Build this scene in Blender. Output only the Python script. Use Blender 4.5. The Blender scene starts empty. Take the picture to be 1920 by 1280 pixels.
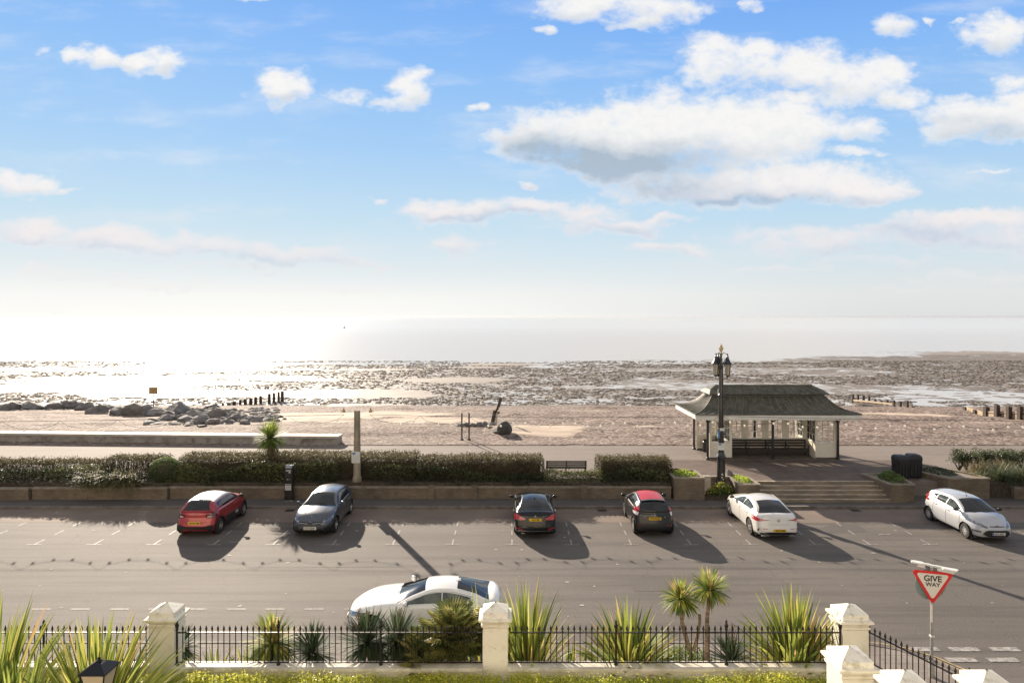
import bpy, bmesh, math, random
import numpy as np
from mathutils import Vector, Matrix
from mathutils.bvhtree import BVHTree

# ---------------------------------------------------------------- camera, sky, sun, exposure
S = bpy.context.scene
CAMH, F = 9.25, 1280.0
EXPO = 1.0
cam_d = bpy.data.cameras.new('camera'); cam = bpy.data.objects.new('camera', cam_d)
S.collection.objects.link(cam); S.camera = cam
cam.location = (0, 0, CAMH); cam.rotation_euler = (math.radians(90), 0, 0)
cam_d.sensor_width = 36; cam_d.lens = 24.0; cam_d.shift_y = -46.5/1920
cam_d.clip_start = .3; cam_d.clip_end = 120000
S.view_settings.view_transform = 'Standard'; S.view_settings.look = 'None'
S.view_settings.exposure = EXPO; S.view_settings.gamma = 1
S.cycles.max_bounces = 6; S.cycles.diffuse_bounces = 3; S.cycles.glossy_bounces = 3
S.cycles.transparent_max_bounces = 12; S.cycles.transmission_bounces = 4
S.cycles.caustics_reflective = False; S.cycles.caustics_refractive = False
S.cycles.sample_clamp_indirect = 6
SUN_EL, SUN_AZ = math.radians(21), math.radians(-26.6)      # azimuth from +Y, negative = left of view
SUN_STR = 5.0

def lin(c):
    c = c/255.0
    return c/12.92 if c <= .04045 else ((c+.055)/1.055)**2.4
def L3(r, g, b, k=1.0): return (lin(r)*k, lin(g)*k, lin(b)*k)

sd = Vector((math.sin(SUN_AZ)*math.cos(SUN_EL), math.cos(SUN_AZ)*math.cos(SUN_EL), math.sin(SUN_EL)))
sun_d = bpy.data.lights.new('sun', 'SUN'); sun_d.energy = SUN_STR; sun_d.angle = math.radians(.6)
sun_d.color = (1.0, .86, .70)
sun = bpy.data.objects.new('sun', sun_d); S.collection.objects.link(sun)
sun.rotation_euler = (-sd).to_track_quat('-Z', 'Y').to_euler()
sun.location = (-20, 40, 60)

class NT:
    """short hand for node trees"""
    def __init__(s, nt): s.nt = nt; s.x = 0
    def n(s, typ, **kw):
        nd = s.nt.nodes.new(typ); s.x += 1; nd.location = (s.x*30, -s.x*10)
        for k, v in kw.items(): setattr(nd, k, v)
        return nd
    def put(s, sock, v):
        if v is None: return
        if isinstance(v, bpy.types.NodeSocket): s.nt.links.new(v, sock)
        else: sock.default_value = v
    def math(s, op, a, b=None, c=None, clamp=False):
        nd = s.n('ShaderNodeMath', operation=op); nd.use_clamp = clamp
        s.put(nd.inputs[0], a)
        if b is not None: s.put(nd.inputs[1], b)
        if c is not None: s.put(nd.inputs[2], c)
        return nd.outputs[0]
    def mix(s, f, a, b):
        nd = s.n('ShaderNodeMix', data_type='RGBA'); s.put(nd.inputs[0], f)
        for k, v in ((6, a), (7, b)):
            if not isinstance(v, bpy.types.NodeSocket) and len(v) == 3: v = (*v, 1)
            s.put(nd.inputs[k], v)
        return nd.outputs[2]
    def sstep(s, v, a, b):
        nd = s.n('ShaderNodeMapRange', interpolation_type='SMOOTHSTEP')
        s.put(nd.inputs[0], v); nd.inputs[1].default_value = a; nd.inputs[2].default_value = b
        return nd.outputs[0]
    def noise(s, vec, scale, detail=4, rough=.5, w=None):
        nd = s.n('ShaderNodeTexNoise'); s.put(nd.inputs['Vector'], vec)
        nd.inputs['Scale'].default_value = scale; nd.inputs['Detail'].default_value = detail
        nd.inputs['Roughness'].default_value = rough
        return nd.outputs[0]
    def mapping(s, vec, scale=(1, 1, 1), loc=(0, 0, 0)):
        nd = s.n('ShaderNodeMapping'); s.put(nd.inputs[0], vec)
        nd.inputs['Scale'].default_value = scale; nd.inputs['Location'].default_value = loc
        return nd.outputs[0]
    def ramp(s, f, stops, interp='LINEAR'):
        nd = s.n('ShaderNodeValToRGB'); s.put(nd.inputs[0], f); cr = nd.color_ramp; cr.interpolation = interp
        while len(cr.elements) < len(stops): cr.elements.new(.5)
        for e, (p, c) in zip(cr.elements, stops): e.position = p; e.color = (*c, 1) if len(c) == 3 else c
        return nd.outputs[0]

# clouds: tangent-plane direction centre (u right, v up, from the seaward direction), half sizes, strength
CL = []
def cl(x, y, rx, ry, d=1.0): CL.append(((x-960)/1280, (593-y)/1280, rx/1280, ry/1280, d))
for a in [
 (190,108,48,26,.95),(250,118,48,20,.9),(300,122,42,26,1),(140,100,26,14,.6),(70,96,30,14,.6),
 (538,168,66,38,1.1),(500,176,34,18,.8),(660,176,36,20,.5),(765,172,44,36,1.2),(728,188,34,14,.8),(886,202,18,12,.5),
 (40,340,80,28,.9),(115,360,30,9,.5),(60,430,95,26,1.0),(210,448,110,32,1.05),(380,462,130,24,.9),(520,476,150,22,.85),(640,486,110,14,.7),
 (90,512,110,14,.45),(730,506,50,12,.5),(300,540,160,12,.3),
 (960,2,0.1,0.1,0),(1100,14,95,30,1.1),(1220,22,90,34,1.0),(1165,44,60,14,.7),(1022,60,24,14,.6),(1400,8,30,12,.8),(470,0,40,8,.7),
 (1340,116,70,52,1.0),(1420,130,90,50,1.1),(1520,120,80,44,1.1),(1600,160,90,46,1.1),(1660,130,60,36,.8),(1680,180,60,30,.8),(1500,185,110,16,.6),
 (1672,46,42,28,.9),(1750,36,18,9,.6),(1870,58,62,44,1.2),(1800,36,14,9,.4),
 (1010,258,85,54,1.15),(1110,256,130,62,1.3),(1240,250,160,76,1.4),(1370,256,150,66,1.4),(1480,240,120,46,1.3),(1160,300,150,40,1.3),(1600,240,50,30,.9),(1290,290,160,36,1.0),
 (1250,330,70,26,.9),(1360,350,190,42,1.25),(1500,344,190,38,1.3),(1600,346,110,36,1.1),(1640,362,90,18,.8),(1180,366,30,9,.6),
 (1900,150,40,24,.6),(1810,180,40,14,.4),(1860,220,130,44,1.2),(1790,250,80,22,.9),(1930,200,80,40,1.1),
 (870,396,130,23,.95),(1010,392,140,22,.95),(1090,400,60,14,.6),(1160,422,110,22,.85),(1240,412,60,14,.8),(850,456,80,22,.8),(705,370,20,6,.5),
 (1250,466,130,14,.5),(1500,450,190,26,.6),(1640,440,150,22,.6),(1750,430,110,30,.8),(1850,412,130,26,1.0),(1900,450,180,34,.7),(1620,486,160,12,.45),
 (1850,520,180,14,.45),(1450,500,150,10,.4),(1550,468,120,12,.6),(450,500,160,10,.5),(200,520,120,8,.4),(620,540,140,8,.35),(1730,540,160,10,.25),(1860,322,40,7,.4),(990,342,20,9,.5),(1340,280,30,10,.0),(1600,290,60,12,.45),(1050,540,130,6,.2)]:
    cl(*a)

def build_world():
    w = bpy.data.worlds.new('World'); S.world = w; w.use_nodes = True
    T = NT(w.node_tree); w.node_tree.nodes.clear()
    k = 2.0**(-EXPO)
    co = T.n('ShaderNodeTexCoord').outputs['Generated']
    sp = T.n('ShaderNodeSeparateXYZ'); T.put(sp.inputs[0], co)
    X, Y, Z = sp.outputs
    hor = T.math('SQRT', T.math('ADD', T.math('MULTIPLY', X, X), T.math('MULTIPLY', Y, Y)))
    el = T.math('DIVIDE', Z, T.math('MAXIMUM', hor, .02))            # tan elevation
    el = T.math('MAXIMUM', el, 0.0)
    elr = T.math('DIVIDE', el, 2.0, clamp=True)
    def st(v, c): return (v/2.0, tuple(x*k*f_ for x, f_ in zip(L3(*c), (1,1,1) if v < .02 else ((.99,.99,.98) if v < .05 else ((.93,.945,.97) if v < .2 else (.88,.905,.985))))))
    right = T.ramp(elr, [st(0, (224,226,227)), st(.03, (228,231,231)), st(.07, (222,234,238)), st(.14, (198,226,244)),
                         st(.24, (172,213,247)), st(.36, (143,194,248)), st(.48, (112,170,244)), st(.8, (78,140,226)), st(2, (50,104,200))])
    left = T.ramp(elr, [st(0, (247,247,244)), st(.03, (245,246,245)), st(.07, (232,241,243)), st(.14, (204,230,245)),
                        st(.24, (178,217,248)), st(.36, (152,201,249)), st(.48, (133,186,247)), st(.8, (90,150,230)), st(2, (50,104,200))])
    # closeness to the sun's azimuth
    hx, hy = math.sin(SUN_AZ), math.cos(SUN_AZ)
    ca = T.math('DIVIDE', T.math('ADD', T.math('MULTIPLY', X, hx), T.math('MULTIPLY', Y, hy)), T.math('MAXIMUM', hor, .02))
    near = T.sstep(ca, .52, .99)
    base = T.mix(near, right, left)
    # warm glow low over the sea below the sun
    gl = T.math('MULTIPLY', T.sstep(ca, .82, 1.0), T.math('SUBTRACT', 1.0, T.sstep(el, 0.0, .06)))
    glow = T.n('ShaderNodeMix', data_type='RGBA', blend_type='ADD'); T.put(glow.inputs[0], gl)
    T.put(glow.inputs[6], base); glow.inputs[7].default_value = (.05*k, .045*k, .035*k, 1)
    base = glow.outputs[2]
    # clouds
    yy = T.math('MAXIMUM', Y, .12)
    u = T.math('DIVIDE', X, yy); v = T.math('DIVIDE', Z, yy)
    cmb = T.n('ShaderNodeCombineXYZ'); T.put(cmb.inputs[0], u); T.put(cmb.inputs[1], v)
    uv = cmb.outputs[0]
    nmap = T.mapping(uv, (1, 1.7, 1))
    wn = T.n('ShaderNodeTexNoise'); T.put(wn.inputs['Vector'], nmap); wn.inputs['Scale'].default_value = 15; wn.inputs['Detail'].default_value = 5
    sub = T.n('ShaderNodeVectorMath', operation='SUBTRACT'); T.put(sub.inputs[0], wn.outputs['Color']); sub.inputs[1].default_value = (.5, .5, .5)
    scl = T.n('ShaderNodeVectorMath', operation='MULTIPLY'); T.put(scl.inputs[0], sub.outputs[0]); scl.inputs[1].default_value = (.10, .055, 0)
    add = T.n('ShaderNodeVectorMath', operation='ADD'); T.put(add.inputs[0], uv); T.put(add.inputs[1], scl.outputs[0])
    sp2 = T.n('ShaderNodeSeparateXYZ'); T.put(sp2.inputs[0], add.outputs[0]); uu, vv = sp2.outputs[0], sp2.outputs[1]
    D = None; Hh = None; MX = None
    for (cx, cy, rx, ry, d) in CL:
        if d <= 0: continue
        du = T.math('MULTIPLY', T.math('SUBTRACT', uu, cx), 1/(rx*1.15))
        dv = T.math('MULTIPLY', T.math('SUBTRACT', vv, cy), 1/(ry*1.15))
        r2 = T.math('MULTIPLY_ADD', du, du, T.math('MULTIPLY', dv, dv))
        g = T.math('MULTIPLY', T.math('EXPONENT', T.math('MULTIPLY', r2, -1.5)), d)
        mm = T.math('MULTIPLY_ADD', r2, -.75, .30+.45*d)
        MX = mm if MX is None else T.math('SMOOTH_MAX', MX, mm, .12)
        gh = T.math('MULTIPLY', g, dv)
        D = g if D is None else T.math('ADD', D, g)
        Hh = gh if Hh is None else T.math('ADD', Hh, gh)
    n1 = T.noise(nmap, 9, 9, .56)
    n2 = T.noise(T.mapping(uv, (1, 1.5, 1), (3.1, 1.7, 0)), 26, 8, .6)
    n3 = T.noise(T.mapping(uv, (1, 1.35, 1), (9.1, 4.7, 0)), 60, 6, .62)
    nn = T.math('ADD', T.math('MULTIPLY', T.math('SUBTRACT', n1, .5), 1.15), T.math('ADD', T.math('MULTIPLY', T.math('SUBTRACT', n2, .5), 1.0), T.math('MULTIPLY', T.math('SUBTRACT', n3, .5), .55)))
    Dn = T.math('ADD', T.math('MAXIMUM', MX, -.6), T.math('MULTIPLY', nn, 1.2))
    dens = T.sstep(Dn, -.08, .80)
    # broad thin veil
    veil = T.math('MULTIPLY', T.sstep(T.noise(T.mapping(uv, (1, 4, 1), (7, 2, 0)), 4.5, 7, .6), .48, .76), .34)
    dens = T.math('MAXIMUM', dens, veil)
    fade = T.sstep(v, .02, .16)
    dens = T.math('MULTIPLY', dens, T.math('MULTIPLY_ADD', fade, .65, .35))
    hrel = T.math('DIVIDE', Hh, T.math('MAXIMUM', D, .05))           # -1 bottom .. +1 top
    thick = T.sstep(Dn, .12, .75)
    low = T.sstep(T.math('MULTIPLY_ADD', nn, -.25, T.math('MULTIPLY', hrel, -1.0)), -.15, .7)
    sh = T.math('MULTIPLY', T.math('MULTIPLY', thick, low), 1.0)
    SB = None
    for (x_, y_, rx_, ry_, w_) in [(1080,292,150,34,1.0),(1230,306,170,30,1.0),(1000,275,70,24,.5),(1330,384,150,16,.9),(1480,378,120,12,.6),(1260,352,70,14,.6),(900,406,120,12,.7),(1060,432,130,12,.5),(1160,432,90,10,.6),(1740,432,90,12,.9),(1850,470,160,20,.8),(1620,474,150,12,.6),(360,478,140,12,.6),(520,486,150,10,.6),(120,462,110,10,.5),(850,470,70,9,.6),(1800,230,60,18,.5),(1880,255,80,14,.5),(540,188,50,10,.3),(1500,170,120,14,.25)]:
        du = T.math('MULTIPLY', T.math('SUBTRACT', uu, (x_-960)/1280), 1280/rx_); dv = T.math('MULTIPLY', T.math('SUBTRACT', vv, (593-y_)/1280), 1280/ry_)
        g = T.math('MULTIPLY', T.math('EXPONENT', T.math('MULTIPLY', T.math('MULTIPLY_ADD', du, du, T.math('MULTIPLY', dv, dv)), -1.0)), w_)
        SB = g if SB is None else T.math('ADD', SB, g)
    sh = T.math('ADD', T.math('MULTIPLY', sh, .42), T.math('MULTIPLY', T.math('MULTIPLY', SB, T.sstep(D, .35, 1.1)), .66))
    sh = T.math('ADD', sh, T.math('MULTIPLY', T.math('SUBTRACT', n3, .47), .5), clamp=True)
    warm = T.sstep(v, .26, .1)
    litc = T.mix(warm, tuple(x*k for x in L3(248,247,246)), tuple(x*k for x in L3(243,236,236)))
    shc = T.mix(warm, tuple(x*k for x in L3(174,190,206)), tuple(x*k for x in L3(182,200,224)))
    cc = T.mix(sh, litc, shc)
    col = T.mix(dens, base, cc)
    front = T.sstep(Y, .1, .3)
    col = T.mix(front, base, col)
    # added broken bright overcast overhead and inland, out of view, as neutral fill light
    over = T.math('MAXIMUM', T.sstep(el, .465, .66), T.math('SUBTRACT', 1.0, T.sstep(Y, -.25, .25)))
    oc = T.ramp(T.noise(T.mapping(co, (1, 1, 2.2)), 3.0, 5, .6), [(.3, (.24*k,.27*k,.33*k)), (.48, (.52*k,.50*k,.47*k)), (.75, (.80*k,.76*k,.70*k))])
    col = T.mix(T.math('MULTIPLY', over, .92), col, oc)
    # physical sky, blended in
    sky = T.n('ShaderNodeTexSky', sky_type='NISHITA'); sky.sun_disc = False
    sky.sun_elevation = SUN_EL; sky.sun_rotation = SUN_AZ; sky.dust_density = 1.5; sky.air_density = 1.0
    skyb = T.n('ShaderNodeVectorMath', operation='SCALE'); T.put(skyb.inputs[0], sky.outputs[0]); skyb.inputs['Scale'].default_value = .08*k*1.4
    col = T.mix(.004, col, skyb.outputs[0])
    bg = T.n('ShaderNodeBackground'); T.put(bg.inputs[0], col); bg.inputs[1].default_value = 1.0
    out = T.n('ShaderNodeOutputWorld'); T.put(out.inputs[0], bg.outputs[0])
build_world()

# ---------------------------------------------------------------- helpers
R = random.Random(7)
COL = S.collection
def at(px, py, z): Y = (CAMH-z)*F/(py-593); return ((px-960)*Y/F, Y, z)
def atY(px, Y): return (px-960)*Y/F
def zat(py, Y): return CAMH-(py-593)*Y/F

def vnoise(x, y, seed=0):
    x = np.asarray(x, float); y = np.asarray(y, float)
    xi = np.floor(x).astype(np.int64); yi = np.floor(y).astype(np.int64)
    fx = x-xi; fy = y-yi; fx = fx*fx*(3-2*fx); fy = fy*fy*(3-2*fy)
    def h(a, b):
        n = (a*374761393+b*668265263+seed*974711) & 0x7fffffff
        n = ((n ^ (n >> 13))*1274126177) & 0x7fffffff
        n = n ^ (n >> 16)
        return (n & 0xffff)/65535.0
    return ((h(xi, yi)*(1-fx)+h(xi+1, yi)*fx)*(1-fy)+(h(xi, yi+1)*(1-fx)+h(xi+1, yi+1)*fx)*fy)
def fbm(x, y, o=4, seed=0, g=.5):
    s = 0; a = 1; t = 0
    for i in range(o):
        s = s+a*vnoise(np.asarray(x)*2**i+i*17.3, np.asarray(y)*2**i+i*9.1, seed+i); t += a; a *= g
    return s/t

MATS = {}
def mat(name, col, rough=.6, metal=0, col2=None, nscale=3, nlo=.35, nhi=.65, bump=0, bscale=30, spec=.5, coat=0,
        detail=5, stretch=(1, 1, 1), transl=0, tint=None, bdist=.02, coords='Object', col3=None, n3=12):
    if name in MATS: return MATS[name]
    m = bpy.data.materials.new(name); m.use_nodes = True; MATS[name] = m
    T = NT(m.node_tree); m.node_tree.nodes.clear()
    co = T.n('ShaderNodeTexCoord').outputs[coords]; co = T.mapping(co, stretch)
    P = T.n('ShaderNodeBsdfPrincipled'); out = T.n('ShaderNodeOutputMaterial')
    c = (*col, 1)
    csock = None
    if tint:
        at_ = T.n('ShaderNodeAttribute', attribute_name='tint')
        csock = T.ramp(at_.outputs['Fac'], tint)
    if col2:
        f = T.sstep(T.noise(co, nscale, detail, .6), nlo, nhi)
        csock = T.mix(f, csock if csock else c, (*col2, 1))
    if col3:
        f = T.sstep(T.noise(co, n3, 4, .6), .5, .72)
        csock = T.mix(f, csock if csock else c, (*col3, 1))
    T.put(P.inputs['Base Color'], csock if csock else c)
    P.inputs['Roughness'].default_value = rough; P.inputs['Metallic'].default_value = metal
    P.inputs['Specular IOR Level'].default_value = spec
    P.inputs['Coat Weight'].default_value = coat; P.inputs['Coat Roughness'].default_value = .04
    if bump:
        b = T.n('ShaderNodeBump'); b.inputs['Strength'].default_value = bump; b.inputs['Distance'].default_value = bdist
        T.put(b.inputs['Height'], T.noise(co, bscale, 5, .6)); T.put(P.inputs['Normal'], b.outputs[0])
    sh = P.outputs[0]
    if transl:
        tr = T.n('ShaderNodeBsdfTranslucent'); T.put(tr.inputs[0], csock if csock else c)
        if csock:
            g = T.n('ShaderNodeGamma'); T.put(g.inputs[0], csock); g.inputs[1].default_value = .8; T.put(tr.inputs[0], g.outputs[0])
        mx = T.n('ShaderNodeMixShader'); mx.inputs[0].default_value = transl
        T.put(mx.inputs[1], sh); T.put(mx.inputs[2], tr.outputs[0]); sh = mx.outputs[0]
    T.put(out.inputs[0], sh)
    return m

class MB:
    def __init__(s): s.v = []; s.f = []; s.mi = []; s.t = []; s.cur = 0
    def add(s, vs, fs, tint=None):
        o = len(s.v); s.v += [tuple(p) for p in vs]
        for f in fs: s.f.append(tuple(i+o for i in f)); s.mi.append(s.cur); s.t.append(.5 if tint is None else tint)
        return s
    def box(s, x0, x1, y0, y1, z0, z1, tint=None):
        if x0 > x1: x0, x1 = x1, x0
        if y0 > y1: y0, y1 = y1, y0
        if z0 > z1: z0, z1 = z1, z0
        return s.add([(x0,y0,z0),(x1,y0,z0),(x1,y1,z0),(x0,y1,z0),(x0,y0,z1),(x1,y0,z1),(x1,y1,z1),(x0,y1,z1)],
              [(0,3,2,1),(4,5,6,7),(0,1,5,4),(1,2,6,5),(2,3,7,6),(3,0,4,7)], tint)
    def prism(s, poly, z0, z1, tint=None):
        n = len(poly)
        a = sum(poly[i][0]*poly[(i+1) % n][1]-poly[(i+1) % n][0]*poly[i][1] for i in range(n))
        if a < 0: poly = poly[::-1]
        vs = [(p[0], p[1], z0) for p in poly]+[(p[0], p[1], z1) for p in poly]
        fs = [tuple(range(n))[::-1], tuple(range(n, 2*n))]+[(i, (i+1) % n, n+(i+1) % n, n+i) for i in range(n)]
        return s.add(vs, fs, tint)
    def sweep(s, path, poly, up=(0, 0, 1), tint=None):
        """extrude a closed 2d polygon between two points a,b (beam)"""
        a, b = Vector(path[0]), Vector(path[1]); d = (b-a).normalized(); u = Vector(up)
        sx = d.cross(u).normalized(); sz = sx.cross(d)
        n = len(poly)
        vs = [a+sx*p[0]+sz*p[1] for p in poly]+[b+sx*p[0]+sz*p[1] for p in poly]
        return s.add(vs, [tuple(range(n)), tuple(range(n, 2*n))[::-1]]+[(i, n+i, n+(i+1) % n, (i+1) % n) for i in range(n)], tint)
    def beam(s, a, b, w, h, tint=None):
        return s.sweep((a, b), [(-w/2,-h/2),(w/2,-h/2),(w/2,h/2),(-w/2,h/2)], tint=tint)
    def tube(s, pts, rad, n=8, cap=True, tint=None):
        pts = [Vector(p) for p in pts]
        if not hasattr(rad, '__len__'): rad = [rad]*len(pts)
        vs = []; fs = []
        ref = Vector((0, 0, 1))
        d0 = (pts[-1]-pts[0]).normalized()
        if abs(d0.z) > .9: ref = Vector((1, 0, 0))
        for i, p in enumerate(pts):
            d = (pts[min(i+1, len(pts)-1)]-pts[max(i-1, 0)]).normalized()
            a = d.cross(ref).normalized(); b = a.cross(d)
            for j in range(n):
                t = 2*math.pi*j/n
                vs.append(p+(a*math.cos(t)+b*math.sin(t))*rad[i])
        for i in range(len(pts)-1):
            for j in range(n):
                k = (j+1) % n
                fs.append((i*n+j, i*n+k, (i+1)*n+k, (i+1)*n+j))
        if cap: fs.append(tuple(range(n))[::-1]); m = (len(pts)-1)*n; fs.append(tuple(range(m, m+n)))
        return s.add(vs, fs, tint)
    def lathe(s, prof, n=12, c=(0, 0, 0), ang=0, sx=1, sy=1, axis='z', tint=None, cap=True):
        vs = []; fs = []
        for (r, z) in prof:
            for j in range(n):
                t = 2*math.pi*j/n+ang
                x, y = r*math.cos(t)*sx, r*math.sin(t)*sy
                p = (x, y, z) if axis == 'z' else ((z, x, y) if axis == 'x' else (x, z, y))
                vs.append((c[0]+p[0], c[1]+p[1], c[2]+p[2]))
        for i in range(len(prof)-1):
            for j in range(n):
                k = (j+1) % n; fs.append((i*n+j, i*n+k, (i+1)*n+k, (i+1)*n+j))
        if cap and prof[0][0] > 1e-5: fs.append(tuple(range(n))[::-1])
        if cap and prof[-1][0] > 1e-5: m = (len(prof)-1)*n; fs.append(tuple(range(m, m+n)))
        return s.add(vs, fs, tint)
    def sphere(s, c, r, n=10, m=6, sq=(1, 1, 1), tint=None):
        vs = []; fs = []
        for i in range(m+1):
            a = math.pi*i/m
            for j in range(n):
                t = 2*math.pi*j/n
                vs.append((c[0]+r*sq[0]*math.sin(a)*math.cos(t), c[1]+r*sq[1]*math.sin(a)*math.sin(t), c[2]+r*sq[2]*math.cos(a)))
        for i in range(m):
            for j in range(n):
                k = (j+1) % n; fs.append((i*n+j, (i+1)*n+j, (i+1)*n+k, i*n+k))
        return s.add(vs, fs, tint)
    def grid(s, P, tint=None, flip=False):
        """P: array rows x cols of points"""
        n = len(P); m = len(P[0]); vs = [p for r in P for p in r]; fs = []
        for i in range(n-1):
            for j in range(m-1):
                q = (i*m+j, i*m+j+1, (i+1)*m+j+1, (i+1)*m+j)
                fs.append(q[::-1] if flip else q)
        return s.add(vs, fs, tint)
    def build(s, name, m, parent=None, smooth=False, loc=None, angle=None):
        me = bpy.data.meshes.new(name); me.from_pydata(s.v, [], s.f)
        ms = m if isinstance(m, (list, tuple)) else [m]
        for x in ms: me.materials.append(x)
        if len(ms) > 1: me.polygons.foreach_set('material_index', s.mi)
        if any(t != .5 for t in s.t):
            a = me.attributes.new('tint', 'FLOAT', 'FACE'); a.data.foreach_set('value', s.t)
        if smooth:
            me.polygons.foreach_set('use_smooth', [True]*len(me.polygons))
            if angle:
                me.validate(); me.set_sharp_from_angle(angle=math.radians(angle))
        me.update()
        o = bpy.data.objects.new(name, me); COL.objects.link(o)
        if parent is not None: o.parent = parent
        if loc is not None: o.location = loc
        return o

def tag(o, label=None, cat=None, group=None, kind=None):
    if label: o['label'] = label
    if cat: o['category'] = cat
    if group: o['group'] = group
    if kind: o['kind'] = kind
    return o
def thing(name, label, cat, loc=(0, 0, 0), rz=0, group=None):
    o = bpy.data.objects.new(name, None); COL.objects.link(o); o.location = loc; o.rotation_euler = (0, 0, rz)
    o.empty_display_size = .3
    return tag(o, label, cat, group)
def recenter(o, c):
    """move a top-level mesh's origin to c without moving the mesh"""
    o.data.transform(Matrix.Translation(-Vector(c))); o.location = c; return o
def dup_tree(o, parent=None):
    c = o.copy(); COL.objects.link(c); c.parent = parent
    for ch in list(o.children): dup_tree(ch, c)
    return c
def text_mesh(txt, size, m, parent, loc, rot, name='lettering', ext=.002, sx=1.0, bold=0):
    cu = bpy.data.curves.new(name, 'FONT'); cu.body = txt; cu.size = size; cu.align_x = 'CENTER'; cu.align_y = 'CENTER'
    cu.extrude = ext; cu.offset = bold; cu.resolution_u = 3
    t = bpy.data.objects.new('tmp', cu); COL.objects.link(t)
    dg = bpy.context.evaluated_depsgraph_get(); me = bpy.data.meshes.new_from_object(t.evaluated_get(dg))
    bpy.data.objects.remove(t)
    me.name = name; me.materials.clear(); me.materials.append(m)
    o = bpy.data.objects.new(name, me); COL.objects.link(o); o.parent = parent; o.location = loc; o.rotation_euler = rot; o.scale = (sx, 1, 1)
    return o
# ---------------------------------------------------------------- materials for the setting
def ground_mat(name, c1, c2, c3, fine=90, patch=.35, rough=.8, streak=None, bump=.25, cracks=False, spec=.35, bs=60, bdist=.01):
    m = bpy.data.materials.new(name); m.use_nodes = True
    T = NT(m.node_tree); T.nt.nodes.clear()
    co = T.n('ShaderNodeTexCoord').outputs['Object']
    f1 = T.sstep(T.noise(co, patch, 6, .6), .36, .66)
    col = T.mix(f1, c1, c2)
    f2 = T.sstep(T.noise(co, fine, 2, .5), .42, .72)
    col = T.mix(T.math('MULTIPLY', f2, .8), col, c3)
    f3 = T.sstep(T.noise(T.mapping(co, (1, 1, 1), (31, 7, 0)), 4.5, 7, .7), .52, .75)
    col = T.mix(T.math('MULTIPLY', f3, .35), col, tuple(x*.62 for x in c1))
    if streak:
        fs = T.sstep(T.noise(T.mapping(co, (.10, 1.9, 1)), 1.0, 5, .62), .42, .68)
        col = T.mix(T.math('MULTIPLY', fs, streak), col, tuple(x*.6 for x in c1))
        sp = T.sstep(T.noise(T.mapping(co, (1.2, 3.4, 1), (3, 9, 0)), 1.5, 3, .5), .69, .74)
        col = T.mix(T.math('MULTIPLY', sp, .22), col, tuple(x*.5 for x in c1))
    if cracks:
        v = T.n('ShaderNodeTexVoronoi', feature='DISTANCE_TO_EDGE'); 
        wv = T.n('ShaderNodeVectorMath', operation='ADD'); T.put(wv.inputs[0], co)
        nz = T.n('ShaderNodeTexNoise'); T.put(nz.inputs['Vector'], co); nz.inputs['Scale'].default_value = 1.3; T.put(wv.inputs[1], nz.outputs['Color'])
        T.put(v.inputs['Vector'], wv.outputs[0]); v.inputs['Scale'].default_value = .22
        ck = T.math('SUBTRACT', 1.0, T.sstep(v.outputs['Distance'], .0, .006))
        col = T.mix(T.math('MULTIPLY', ck, .28), col, tuple(x*.35 for x in c1))
    P = T.n('ShaderNodeBsdfPrincipled'); T.put(P.inputs['Base Color'], col)
    P.inputs['Roughness'].default_value = rough; P.inputs['Specular IOR Level'].default_value = spec
    b = T.n('ShaderNodeBump'); b.inputs['Strength'].default_value = bump; b.inputs['Distance'].default_value = bdist
    T.put(b.inputs['Height'], T.noise(co, bs, 4, .7)); T.put(P.inputs['Normal'], b.outputs[0])
    o = T.n('ShaderNodeOutputMaterial'); T.put(o.inputs[0], P.outputs[0])
    return m

def brick_mat(name, c1, c2, mortar, sc=1.0, bw=.22, bh=.075, rough=.85, rot=None, ms=.008):
    m = bpy.data.materials.new(name); m.use_nodes = True
    T = NT(m.node_tree); T.nt.nodes.clear()
    co = T.n('ShaderNodeTexCoord').outputs['Object']
    sp = T.n('ShaderNodeSeparateXYZ'); T.put(sp.inputs[0], co)
    cb = T.n('ShaderNodeCombineXYZ')
    if rot == 'flat': T.put(cb.inputs[0], sp.outputs[0]); T.put(cb.inputs[1], sp.outputs[1])
    else: T.put(cb.inputs[0], T.math('ADD', sp.outputs[0], sp.outputs[1])); T.put(cb.inputs[1], sp.outputs[2])
    br = T.n('ShaderNodeTexBrick'); T.put(br.inputs['Vector'], cb.outputs[0])
    for k, v in (('Color1', c1), ('Color2', c2), ('Mortar', mortar)): br.inputs[k].default_value = (*v, 1)
    br.inputs['Scale'].default_value = sc; br.inputs['Mortar Size'].default_value = ms
    br.inputs['Brick Width'].default_value = bw; br.inputs['Row Height'].default_value = bh
    f = T.sstep(T.noise(co, 1.1, 6, .65), .35, .7)
    col = T.mix(T.math('MULTIPLY', f, .6), br.outputs[0], tuple(x*.5 for x in c2))
    P = T.n('ShaderNodeBsdfPrincipled'); T.put(P.inputs['Base Color'], col); P.inputs['Roughness'].default_value = rough
    P.inputs['Specular IOR Level'].default_value = .25
    b = T.n('ShaderNodeBump'); b.inputs['Strength'].default_value = .4; b.inputs['Distance'].default_value = .01
    T.put(b.inputs['Height'], T.math('ADD', T.noise(co, 40, 4, .6), T.math('MULTIPLY', br.outputs['Fac'], -1.0))); T.put(P.inputs['Normal'], b.outputs[0])
    o = T.n('ShaderNodeOutputMaterial'); T.put(o.inputs[0], P.outputs[0])
    return m

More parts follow.
